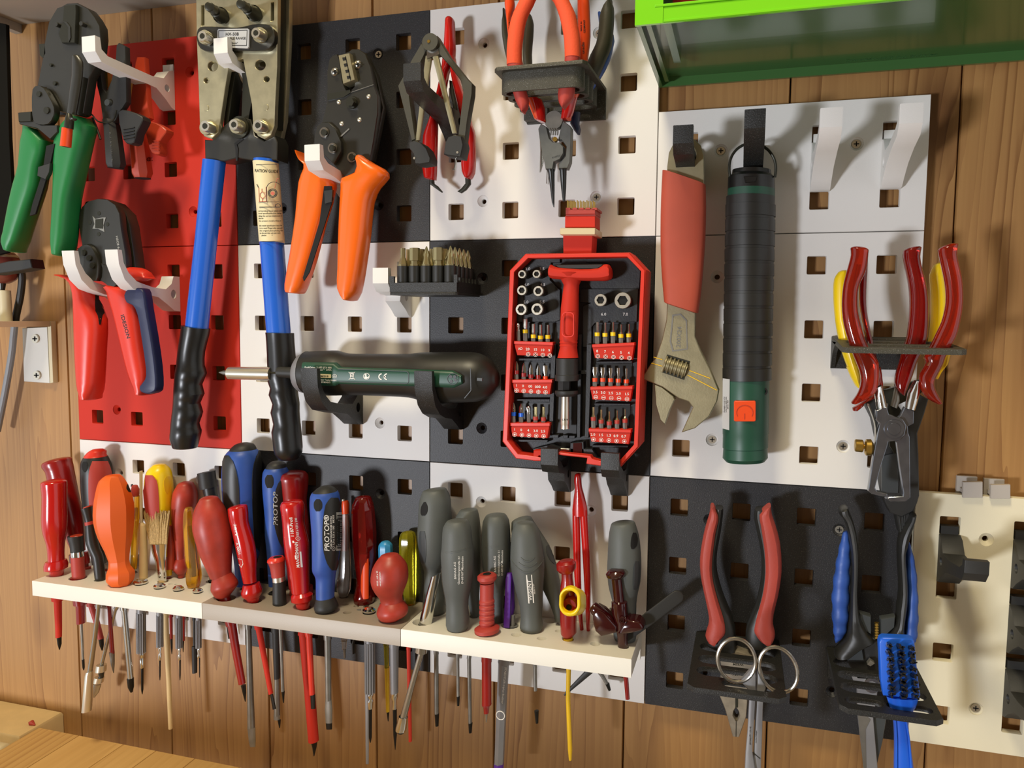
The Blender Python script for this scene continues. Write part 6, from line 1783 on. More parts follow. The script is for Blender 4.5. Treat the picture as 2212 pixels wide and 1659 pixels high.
for nm, zf, a, b, c, e, nums, xs, ty, sym in racks:
    s = Thing('bit_rack', '%s red bit rack with five bits in the open case' % nm, 'bit rack', V(*zf(a)[0], .03), 'red bit racks in the open case')
    A, B_, C_, E_ = zf(a)[0], zf(b)[0], zf(c)[0], zf(e)[0]
    s.part('front', plate([A, B_, E_, C_], RD, .006, bevel=.0006), 'red_print')
    s.part('ledge', plate([(A[0], A[1] - 4), (B_[0], B_[1] - 4), (B_[0], B_[1] + 2.5), (A[0], A[1] + 2.5)], RD + .0006, .008, bevel=.0004), 'red_plier')
    marks = []
    for s_, x in zip(nums, xs):
        w = 11 * len(s_)
        sy = ty + (x - xs[0]) * .06
        q = zf((x - w, sy), (x + w, sy - 1))
        text(s, s_, q[0] + (RD + .0003,), q[1] + (RD + .0003,), 5.4, 'ink_white', s.o)
        if s_ == 'AD':
            continue
        m_ = zf((x + 6, sy + 38))[0]
        marks.append(plate(circ(m_[0], m_[1], 4.6, 14), RD + .0002, .0003, [circ(m_[0], m_[1], 3.9, 14)]))
        if sym in '+x':
            marks += [plate(rrect(m_[0] - 3, m_[1] - .7, m_[0] + 3, m_[1] + .7), RD + .0002, .0003), plate(rrect(m_[0] - .7, m_[1] - 3, m_[0] + .7, m_[1] + 3), RD + .0002, .0003)]
        if sym == '-':
            marks.append(plate(rrect(m_[0] - 3.2, m_[1] - .7, m_[0] + 3.2, m_[1] + .7), RD + .0002, .0003))
        if sym in 'xo':
            marks.append(plate(circ(m_[0], m_[1], 2.2 if sym == 'o' else 1.8, 6), RD + .0002, .0003))
    s.part('size_symbols', marks, 'ink_white')
BG = 'driver bits in the open red case'
ords = ('first', 'second', 'third', 'fourth', 'fifth')
bands = {'y': ('yellow', 'yellow banded torx bit'), 'r': ('red_dark', 'red banded phillips bit'), 'o': ('orange_dip', 'orange banded slotted bit'), 'b': ('blue_bright', 'blue banded pozidriv bit'), 'p': ('red_soft', 'pink banded hex bit'), '': (None, 'plain hex shank bit')}
bits = [('upper left', z7, [(275, 1285, 1480, '', 0, 26), (345, 1240, 1478, 'y', 1345, 24), (425, 1290, 1488, 'y', 1395, 20), (497, 1298, 1492, 'y', 1405, 18), (570, 1300, 1494, 'y', 1400, 16)]),
        ('upper right', z7, [(1060, 1272, 1505, 'y', 1375, 16), (1138, 1275, 1508, 'y', 1380, 13), (1217, 1272, 1508, 'y', 1372, 12), (1297, 1295, 1512, 'y', 1390, 11), (1375, 1290, 1512, 'y', 1385, 10)]),
        ('middle left', z8, [(257, 278, 468, 'r', 370, 'P'), (330, 295, 470, 'r', 394, 'P'), (402, 312, 476, 'r', 410, 'P'), (475, 318, 478, 'r', 415, 'P'), (545, 320, 484, 'o', 428, 26)]),
        ('middle right', z8, [(1037, 335, 540, 'o', 445, 24), (1115, 340, 542, 'o', 445, 22), (1193, 345, 545, 'o', 448, 17), (1270, 345, 548, 'o', 452, 14), (1350, 350, 550, 'o', 460, 9)]),
        ('lower left', z8, [(228, 690, 905, 'b', 785, 'P'), (303, 697, 907, 'b', 793, 'P'), (378, 728, 912, '', 0, 22), (447, 732, 915, 'p', 828, 17), (525, 732, 918, 'p', 835, 14)]),
        ('lower right', z8, [(1022, 735, 952, 'p', 833, 12), (1100, 760, 958, 'p', 860, 10), (1180, 778, 964, 'p', 877, 9), (1258, 768, 972, 'p', 863, 7), (1337, 755, 978, 'p', 853, 5)])]
BD = .0330
for nm, zf, L in bits:
    for k, (x, y0, y1, bnd, yb, w) in enumerate(L):
        m_, lab = bands[bnd]
        s = Thing('driver_bit', '%s, %s from the left in the %s rack' % (lab, ords[k], nm), 'driver bit', V(*zf((x, y1))[0], BD), BG)
        H2 = 25
        lean = (x - 700) * .02
        if bnd == '':
            s.part('shank', rib(rr(zf, (y0 + 60, x - 21, x + 21), (y1 + 20, x - 21 + 6, x + 21 + 6)), BD, sides=6), 'steel_dull')
            s.part('tip', rib(rr(zf, (y0, x - 20, x + 16), (y0 + 10, x - 26, x + 22), (y0 + 55, x - 18, x + 16), (y0 + 75, x - 21, x + 21)), BD, c0=.3), 'chrome')
            continue
        s.part('shank', rib(rr(zf, (yb + 30, x - 22, x + 22), (yb + 48, x - 24, x + 24), (y1 + 25, x - 21, x + 27)), BD, sides=6), 'steel_dull')
        s.part('band', rib(rr(zf, (yb, x - 26, x + 26), (yb + 36, x - 25, x + 26)), BD, 1.0, sides=12), m_)
        if w == 'P':
            s.part('tip', [rib(rr(zf, (y0, x - 4, x + 3), (y0 + 40, x - 20, x + 18), (yb - 16, x - 22, x + 20), (yb + 4, x - 18, x + 18)), BD, .35, sq=1.2), rib(rr(zf, (y0, x - 3, x + 2), (y0 + 40, x - 8, x + 6), (yb - 16, x - 9, x + 8), (yb + 4, x - 12, x + 12)), BD, 2.6, sq=1.2)], 'chrome')
        elif bnd == 'o':
            s.part('tip', rib(rr(zf, (y0, x - w, x + w), (y0 + 45, x - w, x + w), (yb - 15, x - w * .4 - 3, x + w * .4 + 3), (yb + 4, x - 15, x + 15)), BD, .35, sq=4), 'chrome')
        else:
            s.part('tip', rib(rr(zf, (y0, x - w, x + w), (yb - 26, x - w, x + w), (yb - 10, x - 18, x + 18), (yb + 4, x - 22, x + 22)), BD, sides=8, c0=.2), 'bit_gold' if bnd == 'p' else 'steel')
# IC test clip behind the case
s = Thing('chip_test_clip', 'red chip test clip with gold pins standing behind the case top', 'test clip', V(1250, 530, .02))
D_ = .0290
s.part('lower_body', plate(z7((720, 405), (1015, 405), (1005, 585), (722, 585)), D_, .016, bevel=.0005), 'red_print')
s.part('upper_body', plate(z7((740, 215), (1040, 215), (1040, 330), (738, 330)), D_ + .001, .017, bevel=.0005), 'red_print')
s.part('pin_head', [plate(z7((745, 150), (1040, 145), (1040, 195), (745, 200)), D_ + .002, .019, bevel=.0005), plate(z7((748, 196), (1040, 192), (1040, 218), (748, 222)), D_ + .0005, .017)] +
       [plate(z7((748 + 66 * k, 132), (792 + 66 * k, 132), (792 + 66 * k, 155), (748 + 66 * k, 155)), D_ + .002, .019) for k in range(5)], 'red_soft')
s.part('spring_ring', plate([z7((x, y))[0] for x, y in rrect(686, 332, 1042, 402, 12, 4)], D_ + .0060, .024, bevel=.0008), 'bone')
pins = []
for k in range(9):
    for j in (0, 1):
        a = z7((766 + 32 * k + 14 * j, 58 + 10 * j + 3 * (k % 3)), (766 + 32 * k + 14 * j, 150))
        dd = D_ - .001 - .010 * j
        pins.append(bar3(V(*a[0], dd), V(*a[1], dd), .00042, sides=6))
s.part('pins', pins, 'brass')

# ================================================================== black bit tray
t = Thing('bit_tray', 'black printed tray holding a block of hex bits on a white hook', 'bit tray', uvw(8.4, 4.95, .03))
X0, X1, Y0, Y1 = 7.80 * .04, 9.00 * .04, -.0505, -.0040
ztb, ztt = -5.00 * .04, -4.80 * .04
t.part('base', hslab(rrect(X0, Y0, X1, Y1, .0020, 3), [], ztb + .0020, ztb, .0003), 'black_print')
t.part('front_wall', box3(X0 + .0004, X1 - .0004, Y0, Y0 + .0020, ztb + .0020, ztt), 'black_print')
t.part('corner_post', box3(X0, X0 + .0035, Y0, Y0 + .0020, ztt, ztt + .0042), 'black_print')
t.part('corner_post', box3(X1 - .0024, X1, Y0, Y0 + .0022, ztt, ztt + .0050), 'black_print')
t.part('right_wall', [box3(X1 - .0020, X1, Y0 + .0021, Y1, ztb + .0020, ztt + .0005)] + [box3(X1 - .0020, X1, Y0 + .006 + .0062 * k, Y0 + .0085 + .0062 * k, ztt + .0005, ztt + .0035) for k in range(6)], 'black_print')
t.part('left_wall', box3(X0, X0 + .0020, Y0 + .0021, Y1, ztb + .0020, ztt), 'black_print')
ztop = -4.52 * .04
blk = Thing('bit_block', 'black rubbery block of round bit sockets in the printed tray', 'bit holder', (.5 * (X0 + X1), -.028, ztb + .003))
NX, NY = 5, 5
sp = .0084
gx0, gy0 = X0 + .0070, Y0 + .0068
hol = [circ(gx0 + sp * i, gy0 + sp * j, .0033, 10) for i in range(NX) for j in range(NY)]
blk.part('core', hslab([(gx0 - .0020, gy0 - .0020), (gx0 + sp * 4 + .0020, gy0 - .0020), (gx0 + sp * 4 + .0020, gy0 + sp * 4 + .0020), (gx0 - .0020, gy0 + sp * 4 + .0020)], [], ztb + .0060, ztb + .0022), 'black_rubber')
for i in range(NX):
    for j in range(NY):
        blk.part('socket', hslab(circ(gx0 + sp * i, gy0 + sp * j, .0041, 14), [circ(gx0 + sp * i, gy0 + sp * j, .0033, 14)], ztop, ztb + .0022), 'black_rubber')
BG2 = 'hex bits standing in the black tray'
kinds = ['hex', 'hex', 'star', 'ph', 'flat']
rowsn = ('front', 'second', 'third', 'fourth', 'back')
kn_ = {'hex': 'hex key bit', 'star': 'star bit', 'ph': 'cross point bit', 'flat': 'wide flat bit', 'big': 'broad hex bit'}
lay = [['hex', 'big', 'ph', 'big', 'ph'], ['hex', 'big', 'star', 'flat', 'ph'], ['hex', 'star', 'star', 'flat', 'ph'], ['hex', 'star', 'hex', 'flat', 'ph'], ['star', 'star', 'hex', 'flat', 'ph']]
for j in range(NY):
    for i in range(NX):
        k = lay[j][i]
        c = Vector((gx0 + sp * i, gy0 + sp * j, ztop))
        s = Thing('hex_bit', '%s in the black tray, %s row, %s from the left' % (kn_[k], rowsn[j], ords[i]), 'driver bit', c, BG2)
        s.part('shank', bar3(c + Vector((0, 0, -.006)), c + Vector((0, 0, .0012)), .0031, sides=6), 'bit_gold')
        b0, tp = c + Vector((0, 0, .0010)), c + Vector((0, 0, .0118))
        if k == 'hex':
            s.part('tip', bar3(b0, tp, .003, prof=[(0, .0031), (.25, .0024), (.45, .0016), (1, .0016)], sides=6), 'bit_gold')
        elif k == 'star':
            s.part('tip', bar3(b0, tp, .003, prof=[(0, .0031), (.25, .0022), (.45, .0014), (1, .0015)], sides=12), 'bit_gold')
        elif k == 'big':
            s.part('tip', bar3(b0, tp, .003, prof=[(0, .0026), (.22, .0026), (.24, .0034), (1, .0034)], sides=6), 'bit_gold')
        elif k == 'flat':
            s.part('tip', [bar3(b0, b0.lerp(tp, .4), .0031, .0016), tube3([(b0.lerp(tp, .3), Vector((1, 0, 0)), YD, .0020, .0016), (b0.lerp(tp, .55), Vector((1, 0, 0)), YD, .0031, .0010), (tp, Vector((1, 0, 0)), YD, .0031, .0005)], 12, 5)], 'bit_gold')
        else:
            up = tp + Vector((0, 0, .0010))
            s.part('tip', [bar3(b0, b0.lerp(up, .6), .0031, .0016)] + [tube3([(b0.lerp(up, .25), l, l.cross(Vector((0, 0, 1))), .0018, .0006), (b0.lerp(up, .55), l, l.cross(Vector((0, 0, 1))), .0026, .0006), (up, l, l.cross(Vector((0, 0, 1))), .0003, .0003)], 8, 3) for l in (Vector((.707, .707, 0)), Vector((.707, -.707, 0)))], 'bit_gold')
# ================================================================== adjustable wrench
t = Thing('adjustable_wrench', 'adjustable wrench with a red rubber grip hanging by its eye', 'wrench', V(1480, 600, .02))
D_ = .0260
t.part('eye', plate(r1((170, 345), (172, 255), (180, 190), (200, 150), (228, 124), (262, 118), (300, 130), (328, 158), (342, 205), (343, 350)), D_, .0060, [[q for q in circ(*r1((255, 200))[0], 23.5)]], bevel=.0010, seg=2), 'steel_warm')
t.part('grip', rib(r1((152, 275, 350, 342), (146, 400, 352, 440), (143, 560, 348, 590), (146, 700, 338, 730), (153, 800, 328, 840), (160, 878, 316, 928)), D_ - .003, thick=.0085, n=2, sq=3.6, c0=.06, c1=.06, sides=22), 'coral_grip')
t.part('body', plate(r1((172, 880), (302, 925), (300, 1035), (325, 1098), (370, 1185), (411, 1283), (402, 1335), (365, 1405), (300, 1458), (238, 1478), (290, 1362), (270, 1335), (225, 1320), (207, 1308), (150, 1268), (60, 1232), (57, 1222), (95, 1165), (122, 1130), (148, 1050), (168, 960)), D_, .0085, bevel=.0012, seg=2), 'steel_warm')
t.part('moving_jaw', plate(r1((112, 1252), (150, 1268), (200, 1308), (208, 1325), (185, 1375), (162, 1442), (140, 1420), (120, 1350)), D_ - .0005, .0075, bevel=.0010), 'steel_warm')
t.part('neck_panel', plate(r1((196, 935), (235, 930), (264, 960), (268, 1095), (196, 1105), (184, 1060)), D_ + .0003, .0008, [r1((202, 942), (232, 937), (258, 964), (262, 1090), (202, 1098), (191, 1058))]), 'steel_dull')
text(t, '200X24', r1((232, 1100))[0] + (D_ + .0004,), r1((240, 978))[0] + (D_ + .0004,), 9, 'steel_dull', t.o)
t.part('window', plate(r1((172, 1118), (278, 1150), (250, 1235), (148, 1200)), D_ + .0003, .001), 'gun_metal')
c0_, c1_ = V(*r1((158, 1160))[0], D_ - .001), V(*r1((262, 1192))[0], D_ - .001)
t.part('knurl_screw', [bar3(c0_, c1_, .0040, sides=18, prof=[(k / 24, .0056 if k % 4 in (1, 2) else .0044) for k in range(25)])], 'steel_warm')
t.part('wear_line', [line(a, b, 1.6, r1, D_ + .0003) for a, b in (((110, 1130), (150, 1142)), ((275, 1192), (370, 1228)), ((265, 1212), (400, 1282)), ((100, 1158), (150, 1172)))], 'yellow_dirty')
# ================================================================== torch
t = Thing('torch', 'black and green cylindrical torch hanging by a wire ring', 'torch', V(1618, 700, .02))
D_ = .0200
t.part('lower_body', rib(r1((430, 1180, 646, 1180), (430, 1224, 645, 1224), (427, 1230, 643, 1230), (427, 1480, 640, 1480), (428, 1484, 638, 1484), (427, 1545, 637, 1545), (430, 1548, 634, 1548), (427, 1592, 636, 1592), (442, 1609, 622, 1609)), D_, sides=32), 'green_dark')
t.part('grip', rib(r1((443, 394, 668, 394), (441, 600, 665, 600), (436, 800, 660, 800), (432, 1000, 653, 1000), (428, 1186, 648, 1186)), D_, c0=.02, c1=.02, sides=32), 'black_rubber')
for k in range(12):
    y = 432 + 68 * k
    a, b = 443 - k * 1.2, 668 - k * 1.65
    t.part('grip_rib', rib(r1((a, y, b, y), (a - 3.6, y + 1, b + 3.6, y + 1), (a - 3.6, y + 55, b + 3.6, y + 55), (a, y + 56, b, y + 56)), D_, sides=32), 'black_rubber')
t.part('upper_ring', rib(r1((450, 360, 668, 360), (449, 396, 668, 396)), D_, sides=32), 'green_dark')
t.part('cap', rib(r1((472, 272, 650, 272), (470, 290, 652, 290), (452, 306, 666, 304), (450, 361, 668, 361)), D_, sides=32), 'black')
t.part('cap_clip', plate(r1((524, 300), (585, 298), (580, 325), (532, 330)), D_ + .0142, .003, bevel=.0005), 'black')
t.part('wire_ring', path([q + (D_ + .004, 3.0) for q in r1((462, 306), (458, 260), (466, 215), (490, 178), (525, 155), (563, 147), (602, 156), (640, 182), (664, 220), (672, 262), (668, 304))], 3.0, 10, n=4), 'gun_metal')
bt = t.part('switch', plate([r1((x, y))[0] for x, y in rrect(479, 1331, 580, 1427, 8, 4)], D_ + .0150, .004, bevel=.0008, seg=2), 'orange_dip')
ap = [(529 + 38 * math.cos(math.radians(a)), 1385 + 34 * math.sin(math.radians(a))) for a in range(-210, 31, 20)]
t.part('switch_symbol', [line(a, b, 1.4, r1, D_ + .0153) for a, b in zip(ap, ap[1:])] + [line((528, 1390), (528, 1415), 1.6, r1, D_ + .0153)], 'rust_red', bt)
t.part('charge_port', disc(*r1((617, 1288))[0], 8, D_ + .0085, .003, 16, 0, 1, 4.5), 'black')
sk = t.part('type_sticker', plate(r1((428, 1228), (460, 1232), (458, 1466), (426, 1458)), D_ + .0108, .001), 'label_silver')
for k, s_ in enumerate(('Worklight L 210 3,7 V', 'Li-Ion accu 2600 mAh', '200 lm  IP54')):
    text(t, s_, r1((437 + 8 * k, 1452))[0] + (D_ + .0112,), r1((438 + 8 * k, 1245))[0] + (D_ + .0112,), 2.4, 'ink_black', sk)

# ================================================================== right plier rack with transparent red handles
t = Thing('plier_rack', 'flat black plier rack holding the transparent red handled pliers', 'tool rack', uvw(15.4, 5.8, .03), 'printed plier racks')
zp = -5.60 * .04
xa, xb = 14.76 * .04, 16.30 * .04
sl = [slot_loop(xa + .0045, xb - .0045, y - .0058, y + .0058) for y in (-.0490, -.0330, -.0175)]
g_ = hslab([(xa, -.0004), (xa, -.0580), (xa + .003, -.0610), (xb - .003, -.0610), (xb, -.0580), (xb - .004, -.0004)], sl, zp, zp - .0030, .0004)
t.part('top_plate', ([Vector((v.x, v.y, v.z + v.y * .085)) for v in g_[0]], g_[1]), 'black_print_lit')
t.part('back_plate', box3(14.76 * .04, 15.80 * .04, -.0032, -.0002, -6.10 * .04, zp - .0031), 'black_print')
t.part('gusset', prism([(-.0034, zp - .0032), (-.0260, zp - .0032), (-.0180, zp - .0060), (-.0090, zp - .0110), (-.0034, -6.10 * .04)], xa, xa + .0025), 'black_print')
t = Thing('wire_stripper', 'chrome wire stripping pliers with transparent red handles, frontmost in the right rack', 'pliers', V(1930, 850, .049))
D_ = .0490
t.part('left_handle', rib(s5((312, 205, 535, 225), (318, 280, 528, 285), (290, 400, 512, 420), (262, 500, 480, 520), (228, 640, 415, 660), (212, 800, 400, 800), (213, 950, 405, 950), (235, 1120, 440, 1110), (285, 1300, 490, 1290), (335, 1450, 570, 1440)) + s6((330, 0, 570, 0), (372, 110, 582, 110), (385, 210, 575, 230), (365, 300, 555, 310), (335, 360, 510, 370), (288, 425, 420, 412), (285, 445, 340, 452)), D_, thick=.0046, n=2, c0=.35, sides=18, sq=2.4), 'red_clear')
t.part('left_tang', rib(s5((390, 395, 440, 395), (330, 700, 372, 700), (325, 950, 362, 950), (370, 1250, 410, 1250), (470, 1500, 520, 1500)), D_ + .0024, thick=.0012, n=2), 'copper')
t.part('right_handle', rib(s5((1360, 225, 1605, 155), (1372, 300, 1590, 280), (1400, 430, 1612, 400), (1435, 600, 1648, 560), (1452, 780, 1662, 750), (1440, 920, 1655, 920), (1400, 1080, 1620, 1110), (1335, 1220, 1580, 1260), (1280, 1340, 1530, 1345), (1195, 1500, 1450, 1505)) + s6((1075, 20, 1260, 20), (1010, 130, 1205, 130), (1000, 210, 1165, 210), (1015, 300, 1170, 285), (1080, 390, 1210, 370), (1180, 452, 1245, 440)), D_, thick=.0046, n=2, c0=.35, sides=18, sq=2.4), 'red_clear')
t.part('right_tang', rib(s5((1465, 330, 1495, 330), (1510, 700, 1550, 700), (1520, 900, 1560, 900), (1410, 1250, 1450, 1260), (1220, 1600, 1260, 1610)), D_ + .0024, thick=.0012, n=2), 'copper')
t.part('left_shank', rib(s6((535, 290, 610, 250), (528, 360, 640, 360), (550, 500, 665, 480)), D_ - .001, thick=.0036, n=2), 'chrome')
t.part('right_shank', rib(s6((950, 200, 1005, 215), (880, 330, 1012, 340), (850, 490, 960, 520)), D_ - .001, thick=.0036, n=2), 'chrome')
t.part('left_half', plate(s6((552, 520), (660, 480), (685, 560), (760, 590), (830, 610), (870, 680), (850, 780), (790, 840), (680, 850), (668, 900), (600, 1110), (540, 1340), (562, 1375), (668, 1398), (670, 1424), (618, 1430), (500, 1402), (465, 1372), (472, 1330), (512, 1050), (560, 780), (585, 660), (550, 620)), D_ + .0022, .0050, bevel=.0008, seg=2), 'blued_chrome')
t.part('right_half', plate(s6((850, 485), (952, 530), (945, 660), (885, 690), (890, 760), (905, 800), (908, 1100), (912, 1440), (872, 1480), (700, 1482), (650, 1452), (692, 1432), (832, 1424), (836, 1390), (800, 1150), (765, 860), (700, 800), (720, 640), (805, 580)), D_ - .0006, .0045, bevel=.0008, seg=2), 'blued_chrome')
t.part('pivot', [disc(*s6((740, 715))[0], 20, D_ + .0030, .002, 26, .5), disc(*s6((740, 715))[0], 13, D_ + .0036, .002, 22, .5)], 'blued_chrome')
t.part('leaf_spring', rib(s6((450, 455, 478, 450), (500, 580, 525, 575), (530, 700, 555, 700), (525, 850, 548, 850), (505, 980, 525, 980)), D_ - .003, thick=.003, n=2), 'steel')
t.part('thumb_screw', [rib(s6((326, 830, 322, 945), (335, 822, 330, 955), (405, 828, 400, 962), (415, 838, 408, 955)), D_ - .002, 1.0, sides=18), rib(s6((410, 875, 408, 920), (440, 878, 438, 925)), D_ - .002), rib(s6((428, 850, 425, 975), (445, 822, 440, 996), (495, 822, 490, 998), (520, 860, 512, 980)), D_ - .002, 1.0, sides=20)], 'brass')
t = Thing('cutting_pliers', 'second pliers with transparent red handles behind the chrome wire stripper', 'pliers', V(1960, 850, .033))
D_ = .0330
t.part('left_handle', rib(s5((420, 250, 525, 250), (420, 400, 525, 380), (412, 600, 512, 600), (410, 800, 505, 800), (425, 950, 512, 950), (462, 1150, 545, 1140), (530, 1400, 600, 1380), (585, 1600, 665, 1620)), D_, thick=.0046, n=2, c0=.3, sq=2.4), 'ruby_clear')
t.part('left_flange', rib(s6((520, 60, 600, 60), (560, 200, 622, 230), (450, 380, 600, 350), (330, 470, 435, 440), (295, 490, 420, 470), (300, 520, 360, 520)), D_, thick=.0040, n=2), 'red_clear')
t.part('right_handle', rib(s5((940, 240, 1165, 195), (942, 320, 1148, 300), (968, 460, 1170, 430), (1000, 620, 1215, 600), (1018, 800, 1242, 790), (1012, 1000, 1246, 1000), (985, 1250, 1236, 1255), (930, 1420, 1180, 1430)) + s6((790, 0, 985, 0), (745, 150, 935, 150), (740, 260, 880, 290), (790, 330, 850, 370)), D_, thick=.0046, n=2, c0=.35, sides=18, sq=2.4), 'ruby_clear')
t.part('tang', rib(s5((1040, 330, 1075, 330), (1095, 620, 1130, 620), (1110, 900, 1150, 900), (1070, 1230, 1110, 1230), (980, 1620, 1030, 1620)), D_ + .0026, thick=.0012, n=2), 'red_plier')
t.part('shank', rib(s6((745, 270, 790, 300), (715, 400, 800, 420), (700, 470, 770, 500)), D_ - .002, thick=.003), 'steel_dull')
t.part('jaw', plate(s6((690, 460), (790, 480), (830, 540), (850, 700), (830, 960), (740, 980), (690, 900), (660, 700), (680, 550)), D_ - .003, .006, bevel=.0008), 'gun_metal')
t = Thing('yellow_pliers', 'yellow handled pliers standing behind the transparent red handles', 'pliers', V(1850, 750, .0175))
D_ = .0175
t.part('left_handle', rib(s5((165, 492, 290, 480), (118, 570, 300, 560), (108, 720, 300, 720), (118, 950, 290, 950), (152, 1200, 300, 1190), (205, 1430, 350, 1400), (290, 1659, 410, 1640)), D_, thick=.0050, n=2, c0=.25), 'yellow')
t.part('left_end', rib(s6((232, 60, 360, 40), (280, 170, 385, 150), (330, 260, 385, 240), (350, 282, 380, 275)), D_, thick=.0050), 'yellow')
t.part('right_handle', rib(s5((1300, 415, 1420, 385), (1256, 520, 1450, 500), (1262, 640, 1470, 620), (1275, 850, 1480, 850), (1270, 1050, 1470, 1050), (1240, 1300, 1420, 1300), (1185, 1520, 1340, 1520)), D_, thick=.0050, n=2, c0=.25), 'yellow')
t.part('right_end', rib(s5((1420, 1480, 1515, 1460), (1400, 1600, 1480, 1580)) + s6((1190, 130, 1240, 110), (1170, 190, 1200, 180)), D_, thick=.0040), 'yellow_dirty')
t.part('joint', plate(s6((420, 300), (660, 300), (1000, 200), (1150, 190), (1000, 360), (760, 470), (560, 420)), D_ - .003, .005), 'gun_metal')
t = Thing('cable_stripper', 'black bodied cable stripper hanging behind the chrome wire stripper', 'stripper', V(1960, 960, .02))
t.part('body', plate(s6((425, 430), (500, 375), (560, 420), (600, 620), (760, 740), (930, 640), (960, 420), (1000, 345), (1105, 405), (1060, 560), (988, 765), (1000, 1000), (1008, 1420), (985, 1500), (940, 1590), (820, 1650), (700, 1605), (640, 1480), (604, 1300), (600, 1000), (520, 620)), .0240, .014, bevel=.0015, seg=2), 'black_soft')
t.part('inner_plate', plate(s6((605, 1000), (770, 960), (790, 1240), (785, 1395), (610, 1390)), .0252, .003, bevel=.0006), 'grey_slate')
t.part('blade_block', plate(s8((435, 0), (640, 0), (620, 60), (560, 200), (545, 215), (525, 205), (500, 80), (470, 82)), .0230, .010, bevel=.0008), 'black_soft')
t.part('blade', [line((520, 80), (535, 210), 1.4, s8, .0236), line((545, 75), (540, 210), 1.4, s8, .0236), line((560, 75), (546, 210), 1.4, s8, .0236)], 'grey_slate')
t.part('rivet', disc(*s8((598, 12))[0], 5, .0238, .003, 14, .4), 'black')

# ================================================================== lower left rack: red handled pliers and scissors
def flat_rack(label, xa, xb, slots, dfr, org):
    t = Thing('plier_rack', label, 'tool rack', org, 'printed plier racks')
    z = -10.59 * .04
    t.part('top_plate', hslab([(xa + .0006, -.0004), (xa, -dfr + .004), (xa + .004, -dfr), (xb - .004, -dfr), (xb, -dfr + .004), (xb - .0006, -.0004)], [slot_loop(*s) for s in slots], z, z - .0030, .0005), 'black_print')
    t.part('back_plate', box3(xa + .002, xb - .002, -.0030, -.0002, z - .020, z - .0031), 'black_print')
    return t


flat_rack('black slotted rack holding the red handled pliers and the scissors', 12.82 * .04, 14.18 * .04, [(12.93 * .04, 14.08 * .04, -d - .0062, -d + .0062) for d in (.0240, .0430, .0600)] + [(13.30 * .04, 14.02 * .04, -.0768, -.0690)], .0840, uvw(13.5, 10.59, .04))
t = Thing('combination_pliers', 'combination pliers with red and black handles in the lower left rack', 'pliers', V(1600, 1250, .024))
D_ = .0240
t.part('left_handle', rib(s7((245, 42, 292, 48), (228, 90, 292, 95), (200, 180, 280, 190), (175, 300, 258, 310), (165, 400, 252, 410), (175, 500, 268, 500), (200, 600, 300, 600), (225, 700, 342, 700), (230, 780, 365, 780), (200, 860, 372, 830), (190, 890, 372, 900), (260, 920, 372, 925)), D_ - .002, thick=.0075, n=2, sq=2.8), 'black_rubber')
t.part('left_grip', rib(s7((214, 30, 236, 36), (212, 50, 262, 80), (205, 90, 268, 120), (178, 180, 252, 190), (155, 300, 236, 310), (149, 400, 229, 410), (160, 500, 238, 500), (185, 620, 268, 610), (204, 720, 300, 710), (198, 780, 314, 780), (182, 830, 310, 820), (200, 870, 270, 860), (235, 882, 250, 876)), D_ + .001, thick=.0075, n=2, sq=2.6), 'red_rubber')
t.part('right_handle', rib(s7((490, 55, 560, 50), (482, 100, 580, 90), (498, 180, 600, 180), (522, 300, 620, 300), (530, 420, 620, 420), (520, 530, 610, 530), (490, 650, 590, 650), (440, 770, 580, 760), (430, 850, 600, 850), (440, 900, 590, 900)), D_ - .002, thick=.0075, n=2, sq=2.8), 'black_rubber')
t.part('right_grip', rib(s7((560, 38, 588, 30), (512, 80, 595, 90), (520, 150, 615, 150), (540, 290, 645, 260), (548, 400, 655, 390), (545, 480, 650, 480), (530, 580, 632, 590), (500, 690, 605, 700), (480, 770, 602, 770), (480, 810, 614, 820), (520, 860, 606, 860), (560, 882, 590, 876)), D_ + .001, thick=.0075, n=2, sq=2.6), 'red_rubber')
t.part('head', plate(s7((268, 970), (380, 935), (490, 970), (480, 1110), (445, 1165), (444, 1260), (436, 1345), (392, 1472), (352, 1468), (305, 1300), (268, 1210), (272, 1130), (285, 1060)), D_ + .002, .0090, [s7((372, 1285), (388, 1310), (394, 1335), (380, 1365), (372, 1365), (355, 1335), (358, 1310))], bevel=.0010), 'worn_steel')
t.part('jaw_gap', [line((373, 1365), (372, 1466), 1.4, s7, D_ + .0022), line((376, 1215), (376, 1285), 6, s7, D_ + .0022)], 'gun_metal')
text(t, '10936', s7((430, 1070))[0] + (D_ + .0023,), s7((335, 1072))[0] + (D_ + .0023,), 6, 'gun_metal', t.o)
text(t, 'WESM', s7((425, 1015))[0] + (D_ + .0023,), s7((345, 1010))[0] + (D_ + .0023,), 5, 'gun_metal', t.o)
t = Thing('scissors', 'steel bandage scissors with two round finger rings in the lower left rack', 'scissors', V(1640, 1450, .072))
D_ = .0720


def ring(cx, cy, a, b, tilt, r, d):
    pts = []
    for k in range(33):
        g = 2 * math.pi * k / 32
        x, y = a * math.cos(g), b * math.sin(g)
        pts.append(s7((cx + x * math.cos(tilt) - y * math.sin(tilt), cy + x * math.sin(tilt) + y * math.cos(tilt)))[0] + (d, r))
    return path(pts, r, 10)


